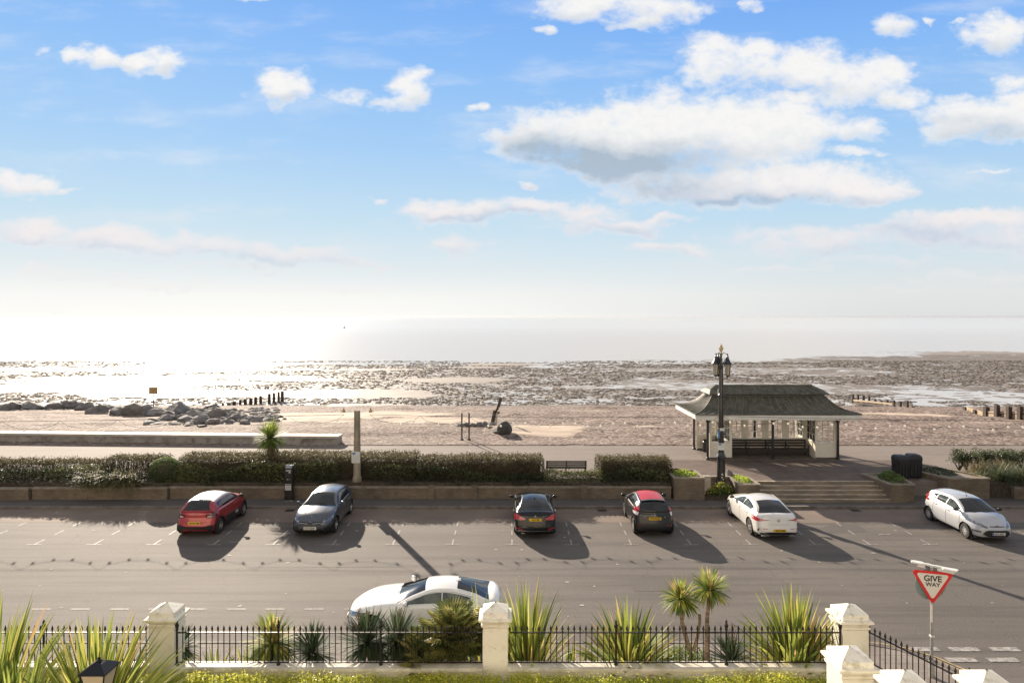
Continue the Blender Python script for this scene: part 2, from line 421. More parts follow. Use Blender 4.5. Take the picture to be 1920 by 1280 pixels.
M_road = ground_mat('asphalt', (.110,.097,.086), (.140,.124,.109), (.19,.168,.148), fine=26, patch=.16, streak=.5, cracks=True, rough=.82, bump=.5, bs=45, bdist=.015)
M_strip = ground_mat('parking_concrete', (.21,.158,.125), (.15,.122,.102), (.29,.235,.195), fine=30, patch=.55, streak=.2, rough=.85, bump=.45, bs=40)
M_pave = brick_mat('pavement_slabs', (.30,.265,.235), (.26,.225,.20), (.14,.12,.11), bw=.6, bh=.45, rot='flat')
M_pavefar = ground_mat('pavement_tarmac', (.085,.078,.074), (.11,.10,.092), (.15,.135,.125), fine=40, patch=.5, bump=.3)
M_kerb = mat('kerb_stone', (.20,.175,.155), .8, col2=(.12,.105,.09), nscale=2.2, bump=.3, bscale=20)
M_prom = ground_mat('promenade_tarmac', (.19,.158,.134), (.225,.19,.162), (.28,.24,.21), fine=22, patch=.25, streak=.22, bump=.3, rough=.85)
M_plaza = brick_mat('plaza_pavers', (.185,.14,.118), (.155,.12,.10), (.10,.085,.075), bw=.4, bh=.2, rot='flat')
M_soil = mat('soil', (.05,.038,.028), .95, col2=(.09,.07,.05), nscale=6, bump=.8, bscale=9, bdist=.08)
M_white = mat('road_paint', (.38,.36,.33), .7, col2=(.19,.175,.16), nscale=7, nlo=.40, nhi=.62)
M_yellow = mat('yellow_paint', (.50,.36,.16), .7, col2=(.24,.20,.14), nscale=6, nlo=.42, nhi=.66)

def sheet(name, poly, z, m, kind='structure'):
    mb = MB(); n = len(poly)
    a = sum(poly[i][0]*poly[(i+1) % n][1]-poly[(i+1) % n][0]*poly[i][1] for i in range(n))
    if a < 0: poly = poly[::-1]
    mb.add([(p[0], p[1], z) for p in poly], [tuple(range(n))])
    return tag(mb.build(name, m), kind=kind)

def slab(name, poly, z0, z1, m, kind='structure'):
    return tag(MB().prism(poly, z0, z1).build(name, m), kind=kind)

# base ground under everything on land
sheet('ground', [(-60000,-300),(60000,-300),(60000,43.9),(-60000,43.9)], -.30, ground_mat('earth', (.12,.10,.08), (.15,.13,.10), (.2,.17,.14), fine=6, patch=.05))
sheet('road', [(-400,-5),(400,-5),(400,32.95),(-400,32.95)], 0.0, M_road)
sheet('parking_strip', [(-70,30.72),(12.2,30.72),(12.2,32.84),(-70,32.84)], .004, M_strip)
sheet('parking_strip', [(13.0,30.6),(60,30.6),(60,32.84),(13.0,32.84)], .004, M_strip)
# gutter seam
slab('kerb', [(-90,32.85),(90,32.85),(90,33.0),(-90,33.0)], -.1, .125, M_kerb)
slab('pavement', [(-90,33.0),(90,33.0),(90,34.6),(-90,34.6)], -.1, .115, M_pavefar)
slab('promenade', [(-90,34.84),(90,34.84),(90,44.7),(-90,44.7)], -.2, .85, M_prom)
sheet('promenade', [(8.6,34.9),(20.9,34.9),(21.4,36.4),(24,38.5),(22.5,40.0),(8.9,40.0),(8.4,36.6)], .854, M_plaza)

# near side pavement and its curved corner
NEARK = 19.25
def corner(off):
    pts = []
    for i in range(13):
        a = math.radians(90-90*i/12)
        pts.append((9.35+(2.1+off)*math.cos(a), NEARK-2.1+(2.1+off)*math.sin(a)))
    return pts
cz = corner(0)
# gentle curve instead of a tight quarter circle
cz = [(9.4,19.25),(10.1,19.14),(10.7,18.85),(11.2,18.35),(11.55,17.7),(11.75,16.9),(11.8,15.8),(11.8,8),(11.8,-4)]
slab('pavement', [(-90,-4),(-90,19.12)]+[(9.4,19.12)]+[(x-.12,y-.12) for x, y in cz[1:]], -.1, .11, M_pave)
mbk = MB(); P_ = [(-90,19.25)]+cz
for i in range(len(P_)-1):
    a, b = P_[i], P_[i+1]; 
    q = lambda p: (p[0]-.12, p[1]-.125) if p[0] > 9.5 else (p[0], p[1]-.13)
    mbk.prism([a, b, q(b), q(a)], -.1, .125)
tag(mbk.build('kerb', M_kerb), kind='structure')

# road markings -----------------------------------------------------------------------------
def patches():
    m1 = ground_mat('patched_asphalt', (.085,.076,.068), (.10,.09,.08), (.15,.135,.12), fine=30, patch=.5, bump=.5, bs=45)
    for P in ([(4.1,23.0),(7.4,23.05),(7.38,24.1),(4.12,24.05)], [(-9.6,25.2),(-4.1,25.25),(-4.1,25.75),(-9.6,25.7)], [(13.6,29.2),(15.3,29.3),(15.4,30.4),(14.2,30.35),(13.5,29.9)]): sheet('road_patch', P, .004, m1)
    mb = MB(); r = random.Random(77)
    for _ in range(60):
        x, y = r.uniform(-19, 19), r.uniform(20.2, 30.4); s = r.uniform(.02, .07); n = 7
        mb.add([(x+s*r.uniform(.5,1.2)*math.cos(6.283*i/n)*1.4, y+s*r.uniform(.5,1.2)*math.sin(6.283*i/n), .008) for i in range(n)], [tuple(range(n))])
    tag(mb.build('pale_spots', mat('pale_spot', (.36,.33,.29), .8)), 'small pale specks and droppings scattered on the asphalt', 'specks', kind='stuff')
    for x in (-10.6, 4.3, 16.4):
        g = MB(); g.box(-.22, .22, -.2, .2, -.01, .006); 
        for i in range(6): g.box(-.19+.07*i, -.16+.07*i, -.17, .17, .0062, .014)
        o = g.build('drain_cover', mat('drain_iron', (.03,.028,.026), .7)); o.location = (x, 32.6, .002); tag(o, {-10.6:'iron drain cover in the gutter between the red car and the grey hatchback',4.3:'iron drain cover in the gutter left of the red roofed car',16.4:'iron drain cover in the gutter in front of the steps'}[x], 'drain cover', 'drain covers in the far gutter')
patches()
def marks():
    mb = MB()
    def q(x0, x1, y0, y1): mb.add([(x0,y0,.009),(x1,y0,.009),(x1,y1,.009),(x0,y1,.009)], [(0,1,2,3)])
    for k in range(-11, 10):
        X = 2.425*k
        if k in (5,): X += .2
        q(X-.31, X+.31, 27.68, 27.735)
        for (a, b) in ((27.74, 28.35), (28.95, 29.55), (30.15, 30.7)):
            q(X-.03, X+.03, a, b)
    x = -15.2
    while x < -4.6:
        q(x, x+.6, 21.58, 21.635); x += 1.235
    tag(mb.build('road_marking', M_white), kind='structure')
    mb = MB()
    def q2(x0, x1, y0, y1): mb.add([(x0,y0,.010),(x1,y0,.010),(x1,y1,.010),(x0,y1,.010)], [(0,1,2,3)])
    for j in range(7):
        q2(9.95+j*1.12, 9.95+j*1.12+.8, 18.88+.0*j, 19.12)
        q2(10.6+j*1.12, 10.6+j*1.12+.8, 18.30, 18.53)
    q2(15.6, 16.1, 29.0, 29.08); q2(-11.6, -11.2, 28.0, 28.06)
    tag(mb.build('road_marking', M_white), kind='structure')
    mb = MB()
    for off in (.22, .36):
        P = [(9.2,19.25+off)]+[(x+off*.9, y+off*.55) for x, y in cz]
        for i in range(len(P)-1):
            a, b = Vector((*P[i], .012)), Vector((*P[i+1], .012)); d = (b-a).normalized(); nrm = Vector((-d.y, d.x, 0))*.028
            mb.add([a-nrm, b-nrm, b+nrm, a+nrm], [(0,1,2,3)])
    tag(mb.build('double_yellow_line', M_yellow), kind='structure')
marks()

# ---------------------------------------------------------------- beach, flats, sea
SEA = -3.2
BY = [43.8, 44.4, 46, 52, 60, 70, 80, 87, 92, 96]; BZ = [.4, .86, .92, .85, .45, -.35, -1.35, -2.25, -2.85, -3.3]
def beach_z(X, Y):
    z = np.interp(Y, BY, BZ)
    w = np.clip((np.asarray(Y)-45)/3, 0, 1)
    return z+w*((fbm(X*.09, np.asarray(Y)*.22, 4, 3)-.5)*.7+(fbm(X*.9, np.asarray(Y)*1.2, 3, 9)-.5)*.16)
def beach_at(px, py, z=None):
    Y = 60.0
    for _ in range(12):
        X = (px-960)*Y/F; zz = float(np.interp(Y, BY, BZ)); Y = (CAMH-zz)*F/(py-593)
    X = (px-960)*Y/F
    return X, Y, float(beach_z(np.array([X]), np.array([Y]))[0])
def edge_y(X):   # where shingle begins beyond the promenade
    return 44.35+.35*(vnoise(X*.25, X*0, 5)-.5)
def grid_mesh(xs, ys, zf, attrs):
    X, Y = np.meshgrid(xs, ys); Z = zf(X, Y)
    V = np.stack([X, Y, Z], -1).reshape(-1, 3)
    n, m = len(ys), len(xs)
    idx = np.arange(n*m).reshape(n, m)
    Fs = np.stack([idx[:-1, :-1], idx[:-1, 1:], idx[1:, 1:], idx[1:, :-1]], -1).reshape(-1, 4)
    me = bpy.data.meshes.new('m'); me.vertices.add(len(V)); me.vertices.foreach_set('co', V.ravel())
    me.loops.add(Fs.size); me.loops.foreach_set('vertex_index', Fs.ravel())
    me.polygons.add(len(Fs)); me.polygons.foreach_set('loop_start', np.arange(len(Fs))*4); me.polygons.foreach_set('loop_total', np.full(len(Fs), 4))
    me.polygons.foreach_set('use_smooth', np.ones(len(Fs), bool))
    me.update(calc_edges=True)
    for k, fn in attrs.items():
        a = me.attributes.new(k, 'FLOAT', 'POINT'); a.data.foreach_set('value', fn(X, Y).astype(np.float32).ravel())
    return me
SANDB = [(1015,803,80,11,1),(600,779,150,8,.9),(730,776,120,6,.8),(820,786,110,6,.8),(500,778,50,6,.7),(1215,796,40,3.5,.9),(1700,777,90,4,.9),(1560,780,60,3,.6),(1395,795,40,3,.6),(1100,772,60,3,.4),(300,772,200,4,.5),(1850,790,70,4,.4)]
def beach_sand(X, Y):
    s = np.zeros_like(X)
    for (px, py, rx, ry, a) in SANDB:
        cx, cy, _ = beach_at(px, py); x1, _, _ = beach_at(px+rx, py); _, y1, _ = beach_at(px, py-ry)
        _, y0, _ = beach_at(px, py+ry); ryy = (y1-y0)/2
        d = ((X-cx)/(x1-cx))**2+((Y-cy)/ryy)**2
        s = np.maximum(s, a*np.clip(1.5-d+(fbm(X*.5, Y*.9, 4, 31)-.5)*1.6, 0, 1))
    wet = np.clip((Y-84)/6, 0, 1)
    return np.clip(s*(1-wet), 0, 1)
def beach_mat():
    m = bpy.data.materials.new('shingle'); m.use_nodes = True; T = NT(m.node_tree); T.nt.nodes.clear()
    co = T.n('ShaderNodeTexCoord').outputs['Object']
    v = T.n('ShaderNodeTexVoronoi'); T.put(v.inputs['Vector'], co); v.inputs['Scale'].default_value = 5.5
    sp = T.n('ShaderNodeSeparateColor'); T.put(sp.inputs[0], v.outputs['Color'])
    col = T.ramp(sp.outputs[0], [(0,(.085,.06,.05)),(.25,(.17,.122,.10)),(.5,(.235,.175,.143)),(.78,(.31,.24,.20)),(1,(.50,.43,.37))])
    big = T.sstep(T.noise(T.mapping(co, (.35, 1, 1)), .5, 6, .65), .36, .68)
    col = T.mix(T.math('MULTIPLY', big, .45), col, (.21,.165,.14))
    ridge = T.sstep(T.noise(T.mapping(co, (.5, 1.3, 1)), 1.6, 5, .6), .45, .66)
    col = T.mix(T.math('MULTIPLY', ridge, .35), col, (.12,.085,.072))
    y = T.n('ShaderNodeSeparateXYZ'); T.put(y.inputs[0], co)
    wet = T.sstep(y.outputs[1], 80, 87)
    col = T.mix(T.math('MULTIPLY', wet, .7), col, (.165,.14,.122))
    at_ = T.n('ShaderNodeAttribute', attribute_name='sand')
    s = T.sstep(T.math('ADD', at_.outputs['Fac'], T.math('MULTIPLY', T.math('SUBTRACT', T.noise(co, 2.5, 4, .6), .5), .5)), .25, .75)
    sandc = T.mix(T.noise(co, .8, 4), (.50,.40,.31), (.60,.49,.385))
    col = T.mix(T.math('MULTIPLY', s, .85), col, sandc)
    P = T.n('ShaderNodeBsdfPrincipled'); T.put(P.inputs['Base Color'], col); P.inputs['Roughness'].default_value = .85; P.inputs['Specular IOR Level'].default_value = .2
    b = T.n('ShaderNodeBump'); T.put(b.inputs['Strength'], T.math('MULTIPLY_ADD', s, -.6, .9)); b.inputs['Distance'].default_value = .07
    T.put(b.inputs['Height'], T.math('ADD', T.noise(co, 3.5, 5, .7), T.math('MULTIPLY', v.outputs['Distance'], -.5))); T.put(P.inputs['Normal'], b.outputs[0])
    o = T.n('ShaderNodeOutputMaterial'); T.put(o.inputs[0], P.outputs[0]); return m
def bz(X, Y):
    Z = beach_z(X, Y)
    return np.where(Y < edge_y(X), .35, Z)
me = grid_mesh(np.arange(-110, 112, .45), np.arange(43.9, 96.2, .3), bz, {'sand': beach_sand})
me.materials.append(beach_mat()); o = bpy.data.objects.new('beach', me); COL.objects.link(o); tag(o, kind='structure')
for sgn in (-1, 1):
    mb = MB(); P = []
    for y in np.linspace(44.4, 96, 14): P.append([(sgn*109.9, y, float(np.interp(y, BY, BZ))), (sgn*5000, y, float(np.interp(y, BY, BZ)))])
    mb.grid(P, flip=sgn < 0); o = mb.build('beach', MATS.get('x') or bpy.data.materials['shingle']); tag(o, kind='structure')

FB = [(280,718,250,6,.95),(60,723,90,3,.5),(410,693,120,4.5,.8),(640,737,170,9,.85),(760,741,80,5,.6),(860,712,120,6,.8),(60,692,80,5,.8),(20,700,60,3,.5),(950,682,90,3,.6),(560,706,60,3,.4),(900,688,60,3,.5),
      (1850,661,130,2.6,.9),(1760,663,60,1.2,.8),(1560,665,50,1.0,.4),(690,757,100,3,.4)]
FBW = []
for (px, py, rx, ry, a) in FB:
    z = SEA+.1; Y0 = (CAMH-z)*F/(py-593); Ya = (CAMH-z)*F/(py+ry-593); Yb = (CAMH-z)*F/(max(py-ry, 640)-593)
    FBW.append(((px-960)*Y0/F, (Ya+Yb)/2, rx*Y0/F, (Yb-Ya)/2, a))
def flats_sand(X, Y):
    s = np.zeros_like(X)
    for (cx, cy, rx, ry, a) in FBW:
        d = ((X-cx)/rx)**2+((Y-cy)/ry)**2
        s = np.maximum(s, a*np.clip(1.2-d+(fbm(X*.12, Y*.2, 3, 77)-.5)*.9, 0, 1))
    return np.clip(s, 0, 1)
def flats_band(X, Y):
    b = fbm(X*.028+5, Y*.10, 3, 91)
    return np.clip((b-.425+np.clip(X+10, -90, 90)*.0009)*8, 0, 1)
def flats_z(X, Y):
    Yq = Y-np.clip(X, -160, 160)*.16*np.clip((Y-110)/60, 0, 1)+(fbm(X*.018, Y*.05, 3, 61)-.5)*46*np.clip((Y-120)/50, 0, 1)
    base = np.interp(Yq, [86, 90, 96, 108, 130, 170, 190, 215, 250], [.25, .1, -.005, .015, .03, .02, -.055, -.16, -.4])
    base = base+.004+np.clip(-X/60, 0, 1)*.045+np.clip((X-20)/120, -.8, 1)*.022+np.clip((X-70)/60, 0, 1)*np.clip((Y-180)/30, 0, 1)*.09
    n = (fbm(X*.10+3, Y*.16, 3, 41)-.5)*.15+(fbm(X*.5, Y*.85, 4, 43, .65)-.5)*.38
    s = flats_sand(X, Y); m = flats_band(X, Y)
    return SEA+base+n*(.25+.75*m)*(1-s*.8)+(m-.6)*.05+s*.13
def flats_mat():
    m = bpy.data.materials.new('tidal_flat'); m.use_nodes = True; T = NT(m.node_tree); T.nt.nodes.clear()
    co = T.n('ShaderNodeTexCoord').outputs['Object']
    n = T.noise(co, 2.6, 6, .75)
    col = T.ramp(n, [(.30,(.11,.093,.078)),(.5,(.22,.187,.16)),(.7,(.37,.32,.275))])
    col = T.mix(T.math('MULTIPLY', T.sstep(T.noise(co, .12, 4), .45, .65), .4), col, (.10,.095,.07))
    at_ = T.n('ShaderNodeAttribute', attribute_name='sand')
    s = T.sstep(at_.outputs['Fac'], .2, .7)
    col = T.mix(s, col, (.30,.255,.215))
    P = T.n('ShaderNodeBsdfPrincipled'); T.put(P.inputs['Base Color'], col)
    T.put(P.inputs['Roughness'], T.math('MULTIPLY_ADD', s, .02, .62)); P.inputs['Specular IOR Level'].default_value = .35
    b = T.n('ShaderNodeBump'); T.put(b.inputs['Strength'], T.math('MULTIPLY_ADD', s, -.85, 1.0)); b.inputs['Distance'].default_value = .22
    T.put(b.inputs['Height'], T.noise(co, 1.9, 7, .72)); T.put(P.inputs['Normal'], b.outputs[0])
    o = T.n('ShaderNodeOutputMaterial'); T.put(o.inputs[0], P.outputs[0]); return m
me = grid_mesh(np.arange(-175, 176, .62), np.arange(86, 251, .55), flats_z, {'sand': flats_sand})
me.materials.append(flats_mat()); o = bpy.data.objects.new('tidal_flat', me); COL.objects.link(o); tag(o, kind='structure')

def sea_mat():
    m = bpy.data.materials.new('sea_water'); m.use_nodes = True; T = NT(m.node_tree); T.nt.nodes.clear()
    co = T.n('ShaderNodeTexCoord').outputs['Object']
    sp = T.n('ShaderNodeSeparateXYZ'); T.put(sp.inputs[0], co)
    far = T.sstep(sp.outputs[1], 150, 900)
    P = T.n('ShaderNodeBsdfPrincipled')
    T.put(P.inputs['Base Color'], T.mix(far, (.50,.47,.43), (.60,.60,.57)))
    P.inputs['IOR'].default_value = 1.6
    P.inputs['Roughness'].default_value = .24
    h1 = T.noise(T.mapping(co, (.022, .20, 1)), 1.0, 5, .62)
    h2 = T.noise(T.mapping(co, (.9, 1.5, 1)), 1.0, 4, .6)
    b = T.n('ShaderNodeBump'); T.put(b.inputs['Strength'], .8); b.inputs['Distance'].default_value = .6
    shore = T.sstep(sp.outputs[1], 165, 230)
    T.put(b.inputs['Height'], T.math('ADD', T.math('MULTIPLY', T.math('MULTIPLY', h1, shore), 1.0), T.math('MULTIPLY', h2, .035)))
    T.put(P.inputs['Normal'], b.outputs[0])
    o = T.n('ShaderNodeOutputMaterial'); T.put(o.inputs[0], P.outputs[0]); return m
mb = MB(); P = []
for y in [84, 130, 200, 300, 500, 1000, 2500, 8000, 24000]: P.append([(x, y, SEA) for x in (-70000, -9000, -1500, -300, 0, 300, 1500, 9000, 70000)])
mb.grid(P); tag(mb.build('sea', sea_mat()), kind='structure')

# weed-covered rock lumps scattered over the flats: nobody could count them
def rock_proto(seed, sub=1):
    bm = bmesh.new(); bmesh.ops.create_icosphere(bm, subdivisions=sub, radius=1)
    rr = random.Random(seed)
    o = Vector((rr.random()*9, rr.random()*9, rr.random()*9))
    from mathutils import noise as mn
    pl = [(Vector((rr.uniform(-1,1), rr.uniform(-1,1), rr.uniform(-.3,1))).normalized(), rr.uniform(.55,.85)) for _ in range(9)]
    for v in bm.verts:
        d = v.co.normalized(); k = 1
        for (nn, dd) in pl:
            c = d.dot(nn)
            if c > .05: k = min(k, dd/c)
        v.co = d*(k*(1+.10*mn.noise(d*2.2+o)+.05*mn.noise(d*6+o)))
    V = np.array([v.co[:] for v in bm.verts]); Fc = [[v.index for v in f.verts] for f in bm.faces]; bm.free()
    return V, Fc
def scatter_lumps():
    rr = np.random.RandomState(5); protos = [rock_proto(i, 1) for i in range(4)]
    K = 100000
    Y = 92+100*rr.rand(K)**1.2; X = rr.uniform(-1, 1, K)*(Y*.78+8)
    d = fbm(X*.5, Y*.85, 4, 43, .65); sd_ = flats_sand(X, Y)
    keep = np.where((flats_band(X, Y) > .35) & (d > .47+rr.uniform(-.05, .12, K)) & (sd_ < .3))[0][:26000]
    Zs = flats_z(X[keep], Y[keep])
    Vs = []; Fs = []; off = 0
    for i_, z in zip(keep, Zs):
        V, Fc = protos[rr.randint(4)]; s = rr.uniform(.07, .30)*(.8+Y[i_]/300); a = rr.uniform(0, 6.28)
        c, sn = math.cos(a), math.sin(a)
        W = V*np.array([s*1.4, s, s*.42]); W = np.stack([W[:, 0]*c-W[:, 1]*sn+X[i_], W[:, 0]*sn+W[:, 1]*c+Y[i_], W[:, 2]+max(z, SEA)], 1)
        Vs.append(W); Fs += [[q+off for q in f] for f in Fc]; off += len(W)
    me = bpy.data.meshes.new('weedy_rocks'); me.from_pydata(np.concatenate(Vs).tolist(), [], Fs)
    me.materials.append(mat('weedy_rock', (.14,.12,.10), .8, col2=(.27,.235,.20), nscale=.25, spec=.2))
    o = bpy.data.objects.new('weedy_rocks', me); COL.objects.link(o); tag(o, 'low dark weed covered rocks strewn over the wet tidal flat', 'rocks', kind='stuff')
scatter_lumps()
# ---------------------------------------------------------------- leaf and plant helpers
def rdir(r): 
    z = r.uniform(-1, 1); t = r.uniform(0, 6.283); q = math.sqrt(1-z*z); return Vector((q*math.cos(t), q*math.sin(t), z))
def leafcloud(mb, n, sampler, size, tintf, r, aspect=.55):
    V = mb.v; Fq = mb.f; MI = mb.mi; TT = mb.t
    for _ in range(n):
        p = sampler(); d = rdir(r); d.z *= .7; d.normalize(); e = d.cross(rdir(r)); 
        if e.length < .05: continue
        e.normalize(); s = size*r.uniform(.55, 1.35)
        p = Vector(p); a = p-d*s*.5; b = p+d*s*.5; c = p+e*s*aspect*.5; f = p-e*s*aspect*.5
        o = len(V); V += [a[:], f[:], b[:], c[:]]; Fq.append((o, o+1, o+2, o+3)); MI.append(0); TT.append(min(max(tintf(p), 0.001), .999))
def blade(mb, base, az, L, w, lean, curve, nseg=6, tint=.5, base_w=.75, twist=0.0, droop=0):
    """one strap leaf: rises with the given lean and bends outward"""
    h = Vector((math.cos(az), math.sin(az), 0)); sdv = Vector((-math.sin(az), math.cos(az), 0)); p = Vector(base); vs = []; fs = []
    for i in range(nseg+1):
        t = i/nseg; a = lean+curve*t**1.6+(droop*max(0, t-.6) if droop else 0)
        d = h*math.sin(a)+Vector((0, 0, 1))*math.cos(a)
        if i: p = p+d*(L/nseg)
        ww = w*(base_w+(1-base_w)*min(1, t*3))*(1 if t < .55 else max(0, 1-((t-.55)/.45)**1.5))*.5+.001
        s_ = (sdv*math.cos(twist*t)+h.cross(sdv)*math.sin(twist*t))
        nrm = d.cross(sdv)
        vs += [p-s_*ww+nrm*ww*.0, p+s_*ww]
    for i in range(nseg): fs.append((2*i, 2*i+1, 2*i+3, 2*i+2))
    mb.add(vs, fs, tint)
G = (.5,.5,.5)
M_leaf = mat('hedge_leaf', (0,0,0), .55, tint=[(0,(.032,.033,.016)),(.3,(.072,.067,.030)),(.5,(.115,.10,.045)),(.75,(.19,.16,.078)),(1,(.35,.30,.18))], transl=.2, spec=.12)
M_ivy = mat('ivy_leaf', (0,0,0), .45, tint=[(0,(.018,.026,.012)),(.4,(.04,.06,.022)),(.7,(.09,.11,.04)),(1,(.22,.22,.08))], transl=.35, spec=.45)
M_box = mat('box_leaf', (0,0,0), .5, tint=[(0,(.03,.055,.015)),(.5,(.075,.13,.03)),(1,(.20,.27,.06))], transl=.35)
M_euon = mat('euonymus_leaf', (0,0,0), .42, tint=[(0,(.12,.20,.02)),(.35,(.32,.42,.04)),(.7,(.44,.49,.05)),(1,(.62,.60,.08))], transl=.5)
M_twig = mat('twig', (.055,.04,.03), .9)
M_grass = mat('grass_blade', (0,0,0), .5, tint=[(0,(.03,.05,.02)),(.4,(.08,.11,.045)),(.7,(.22,.20,.09)),(1,(.52,.42,.22))], transl=.4)
M_flax = mat('flax_leaf', (0,0,0), .55, tint=[(0,(.06,.09,.018)),(.3,(.13,.18,.03)),(.55,(.27,.32,.05)),(.8,(.50,.47,.09)),(1,(.62,.36,.15))], transl=.42, spec=.25)
M_yucca = mat('yucca_leaf', (0,0,0), .62, tint=[(0,(.03,.055,.025)),(.5,(.07,.11,.05)),(.8,(.16,.20,.09)),(1,(.24,.24,.13))], transl=.3, spec=.2)
M_cord = mat('cordyline_leaf', (0,0,0), .6, tint=[(0,(.05,.085,.02)),(.4,(.12,.19,.035)),(.7,(.30,.37,.06)),(.9,(.55,.52,.12)),(1,(.55,.33,.17))], transl=.45, spec=.2)
M_dead = mat('dead_leaf', (.20,.145,.085), .9, col2=(.18,.12,.07), nscale=4, transl=.25)
M_trunk = mat('cordyline_bark', (.26,.19,.13), .9, col2=(.13,.095,.07), nscale=5, stretch=(1,1,3), bump=.6, bscale=14)

def hedge(name, label, cat, x0, x1, y0, y1, z0, z1, dens, size, matl, tintf, seed=1, top_var=.12, gaps=None, core=True, group=None, twigs=0):
    r = random.Random(seed); cx, cy = (x0+x1)/2, (y0+y1)/2
    t = thing(name, label, cat, (cx, cy, z0), 0, group)
    W, D, Hh = x1-x0, y1-y0, z1-z0
    def topz(x, y): return Hh+top_var*2*(float(vnoise(np.array([x*.55+seed*3]), np.array([y*.7]), seed))-.5)+.06*(float(vnoise(np.array([x*3.1]), np.array([y*2.2]), seed+3))-.5)
    # tabulate the height so that sampling stays quick
    gx = np.linspace(-W/2-.2, W/2+.2, 160); tz = np.array([topz(x, 0) for x in gx])
    def th(x): return float(np.interp(x, gx, tz))
    areas = [W*Hh*1.5, W*D*1.5, D*Hh, W*Hh*.6]; tot = sum(areas)
    def samp():
        while True:
            q = r.random()*tot; j = abs(r.gauss(0, .10))-.03
            if q < areas[0]:
                x = r.uniform(-W/2, W/2); z = r.uniform(0, th(x)); p = (x, -D/2+j+.10*math.sin(x*2.1+z*2+seed), z)
            elif q < areas[0]+areas[1]:
                x = r.uniform(-W/2, W/2); p = (x, r.uniform(-D/2, D/2), th(x)-j*1.1+(r.random()**5)*.16)
            elif q < areas[0]+areas[1]+areas[2]:
                sg = r.choice((-1, 1)); x = sg*(W/2-j); p = (x, r.uniform(-D/2, D/2), r.uniform(0, th(x)))
            else:
                x = r.uniform(-W/2, W/2); p = (x, D/2-j, r.uniform(0, th(x)))
            if gaps and gaps(p[0]+cx, p[2]) > r.random(): continue
            # round the shoulders
            if p[2] > th(p[0])-.15 and (abs(p[0]) > W/2-.1 or abs(p[1]) > D/2-.08) and r.random() < .8: continue
            return p
    mb = MB(); leafcloud(mb, int(tot*dens), samp, size, lambda p: tintf(p[0], (p[2])/Hh, r), r)
    mb.build('foliage', matl, t)
    if core or twigs:
        mb = MB()
        if core:  # solid dark core added inside the leaves to block light
            P = []
            for i in range(int(W*3)+2):
                x = -W/2+.18+(W-.36)*i/(int(W*3)+1); h = th(x)
                row = []
                for (yy, zz) in ((-D/2+.22, 0), (-D/2+.22, h*.5), (-D/2+.26, h-.22), (0, h-.12), (D/2-.26, h-.22), (D/2-.22, 0)):
                    row.append((x, yy+r.uniform(-.05, .05), zz+(r.uniform(-.05, .05) if zz else 0)))
                P.append(row)
            mb.grid(P)
            for row in (P[0], P[-1]): mb.add(row, [tuple(range(len(row)))])
        for _ in range(twigs):
            x = r.uniform(-W/2+.1, W/2-.1); y = r.uniform(-D/2+.1, D/2-.1); h = th(x)
            p0 = Vector((x, y, 0 if not core else h*.6)); p1 = Vector((x+r.uniform(-.3, .3), y+r.uniform(-.3, .3), h+r.uniform(-.2, .14)))
            mid = (p0+p1)/2+Vector((r.uniform(-.12, .12), r.uniform(-.12, .12), 0))
            mb.tube([p0, mid, p1], [.014, .01, .004], 3, cap=False)
        mb.build('branch_core', M_twig, t)
    return t

# ---------------------------------------------------------------- walls and planters along the promenade
M_brickY = brick_mat('buff_brick', (.26,.205,.145), (.19,.15,.105), (.16,.135,.11))
M_cope = mat('concrete_coping', (.30,.255,.20), .85, col2=(.20,.17,.13), nscale=3, bump=.3, bscale=25)
M_conc = mat('concrete', (.42,.375,.32), .85, col2=(.27,.24,.205), nscale=1.3, bump=.25, bscale=18, col3=(.16,.14,.12), n3=2.2)
def lowwall(x0, x1, yf, label, th=.24, zt=.64, piers=()):
    t = thing('garden_wall', label, 'wall', ((x0+x1)/2, yf, .1)); c = (x0+x1)/2
    MB().box(x0-c, x1-c, 0, th, -.05, zt-.1).build('brickwork', M_brickY, t)
    MB().box(x0-c-.02, x1-c+.02, -.03, th+.03, zt-.1, zt-.03).build('coping', M_cope, t)
    for p in piers:
        MB().box(p-c-.16, p-c+.16, -.09, th-.02, -.05, zt+.02).build('pier', M_brickY, t)
    return t
lowwall(-60, -24.1, 34.0, 'low buff brick garden wall at the far left edge, one pace nearer the kerb')
lowwall(-24.0, -17.25, 34.12, 'low buff brick garden wall under the thin twiggy hedge and trailing grasses')
lowwall(-17.2, 8.0, 34.3, 'long low buff brick garden wall below the dense brown hedge', piers=(-4.05, -1.9, 3.6))
lowwall(25.2, 60, 34.25, 'low buff brick garden wall under the trailing grass at the right')
for (a, b) in ((-60, 8.05), (22.2, 60)):
    slab('planting_bed', [(a,34.5),(b,34.5),(b,36.9),(a,36.9)], 0, .87 if a < 0 else .872, M_soil)

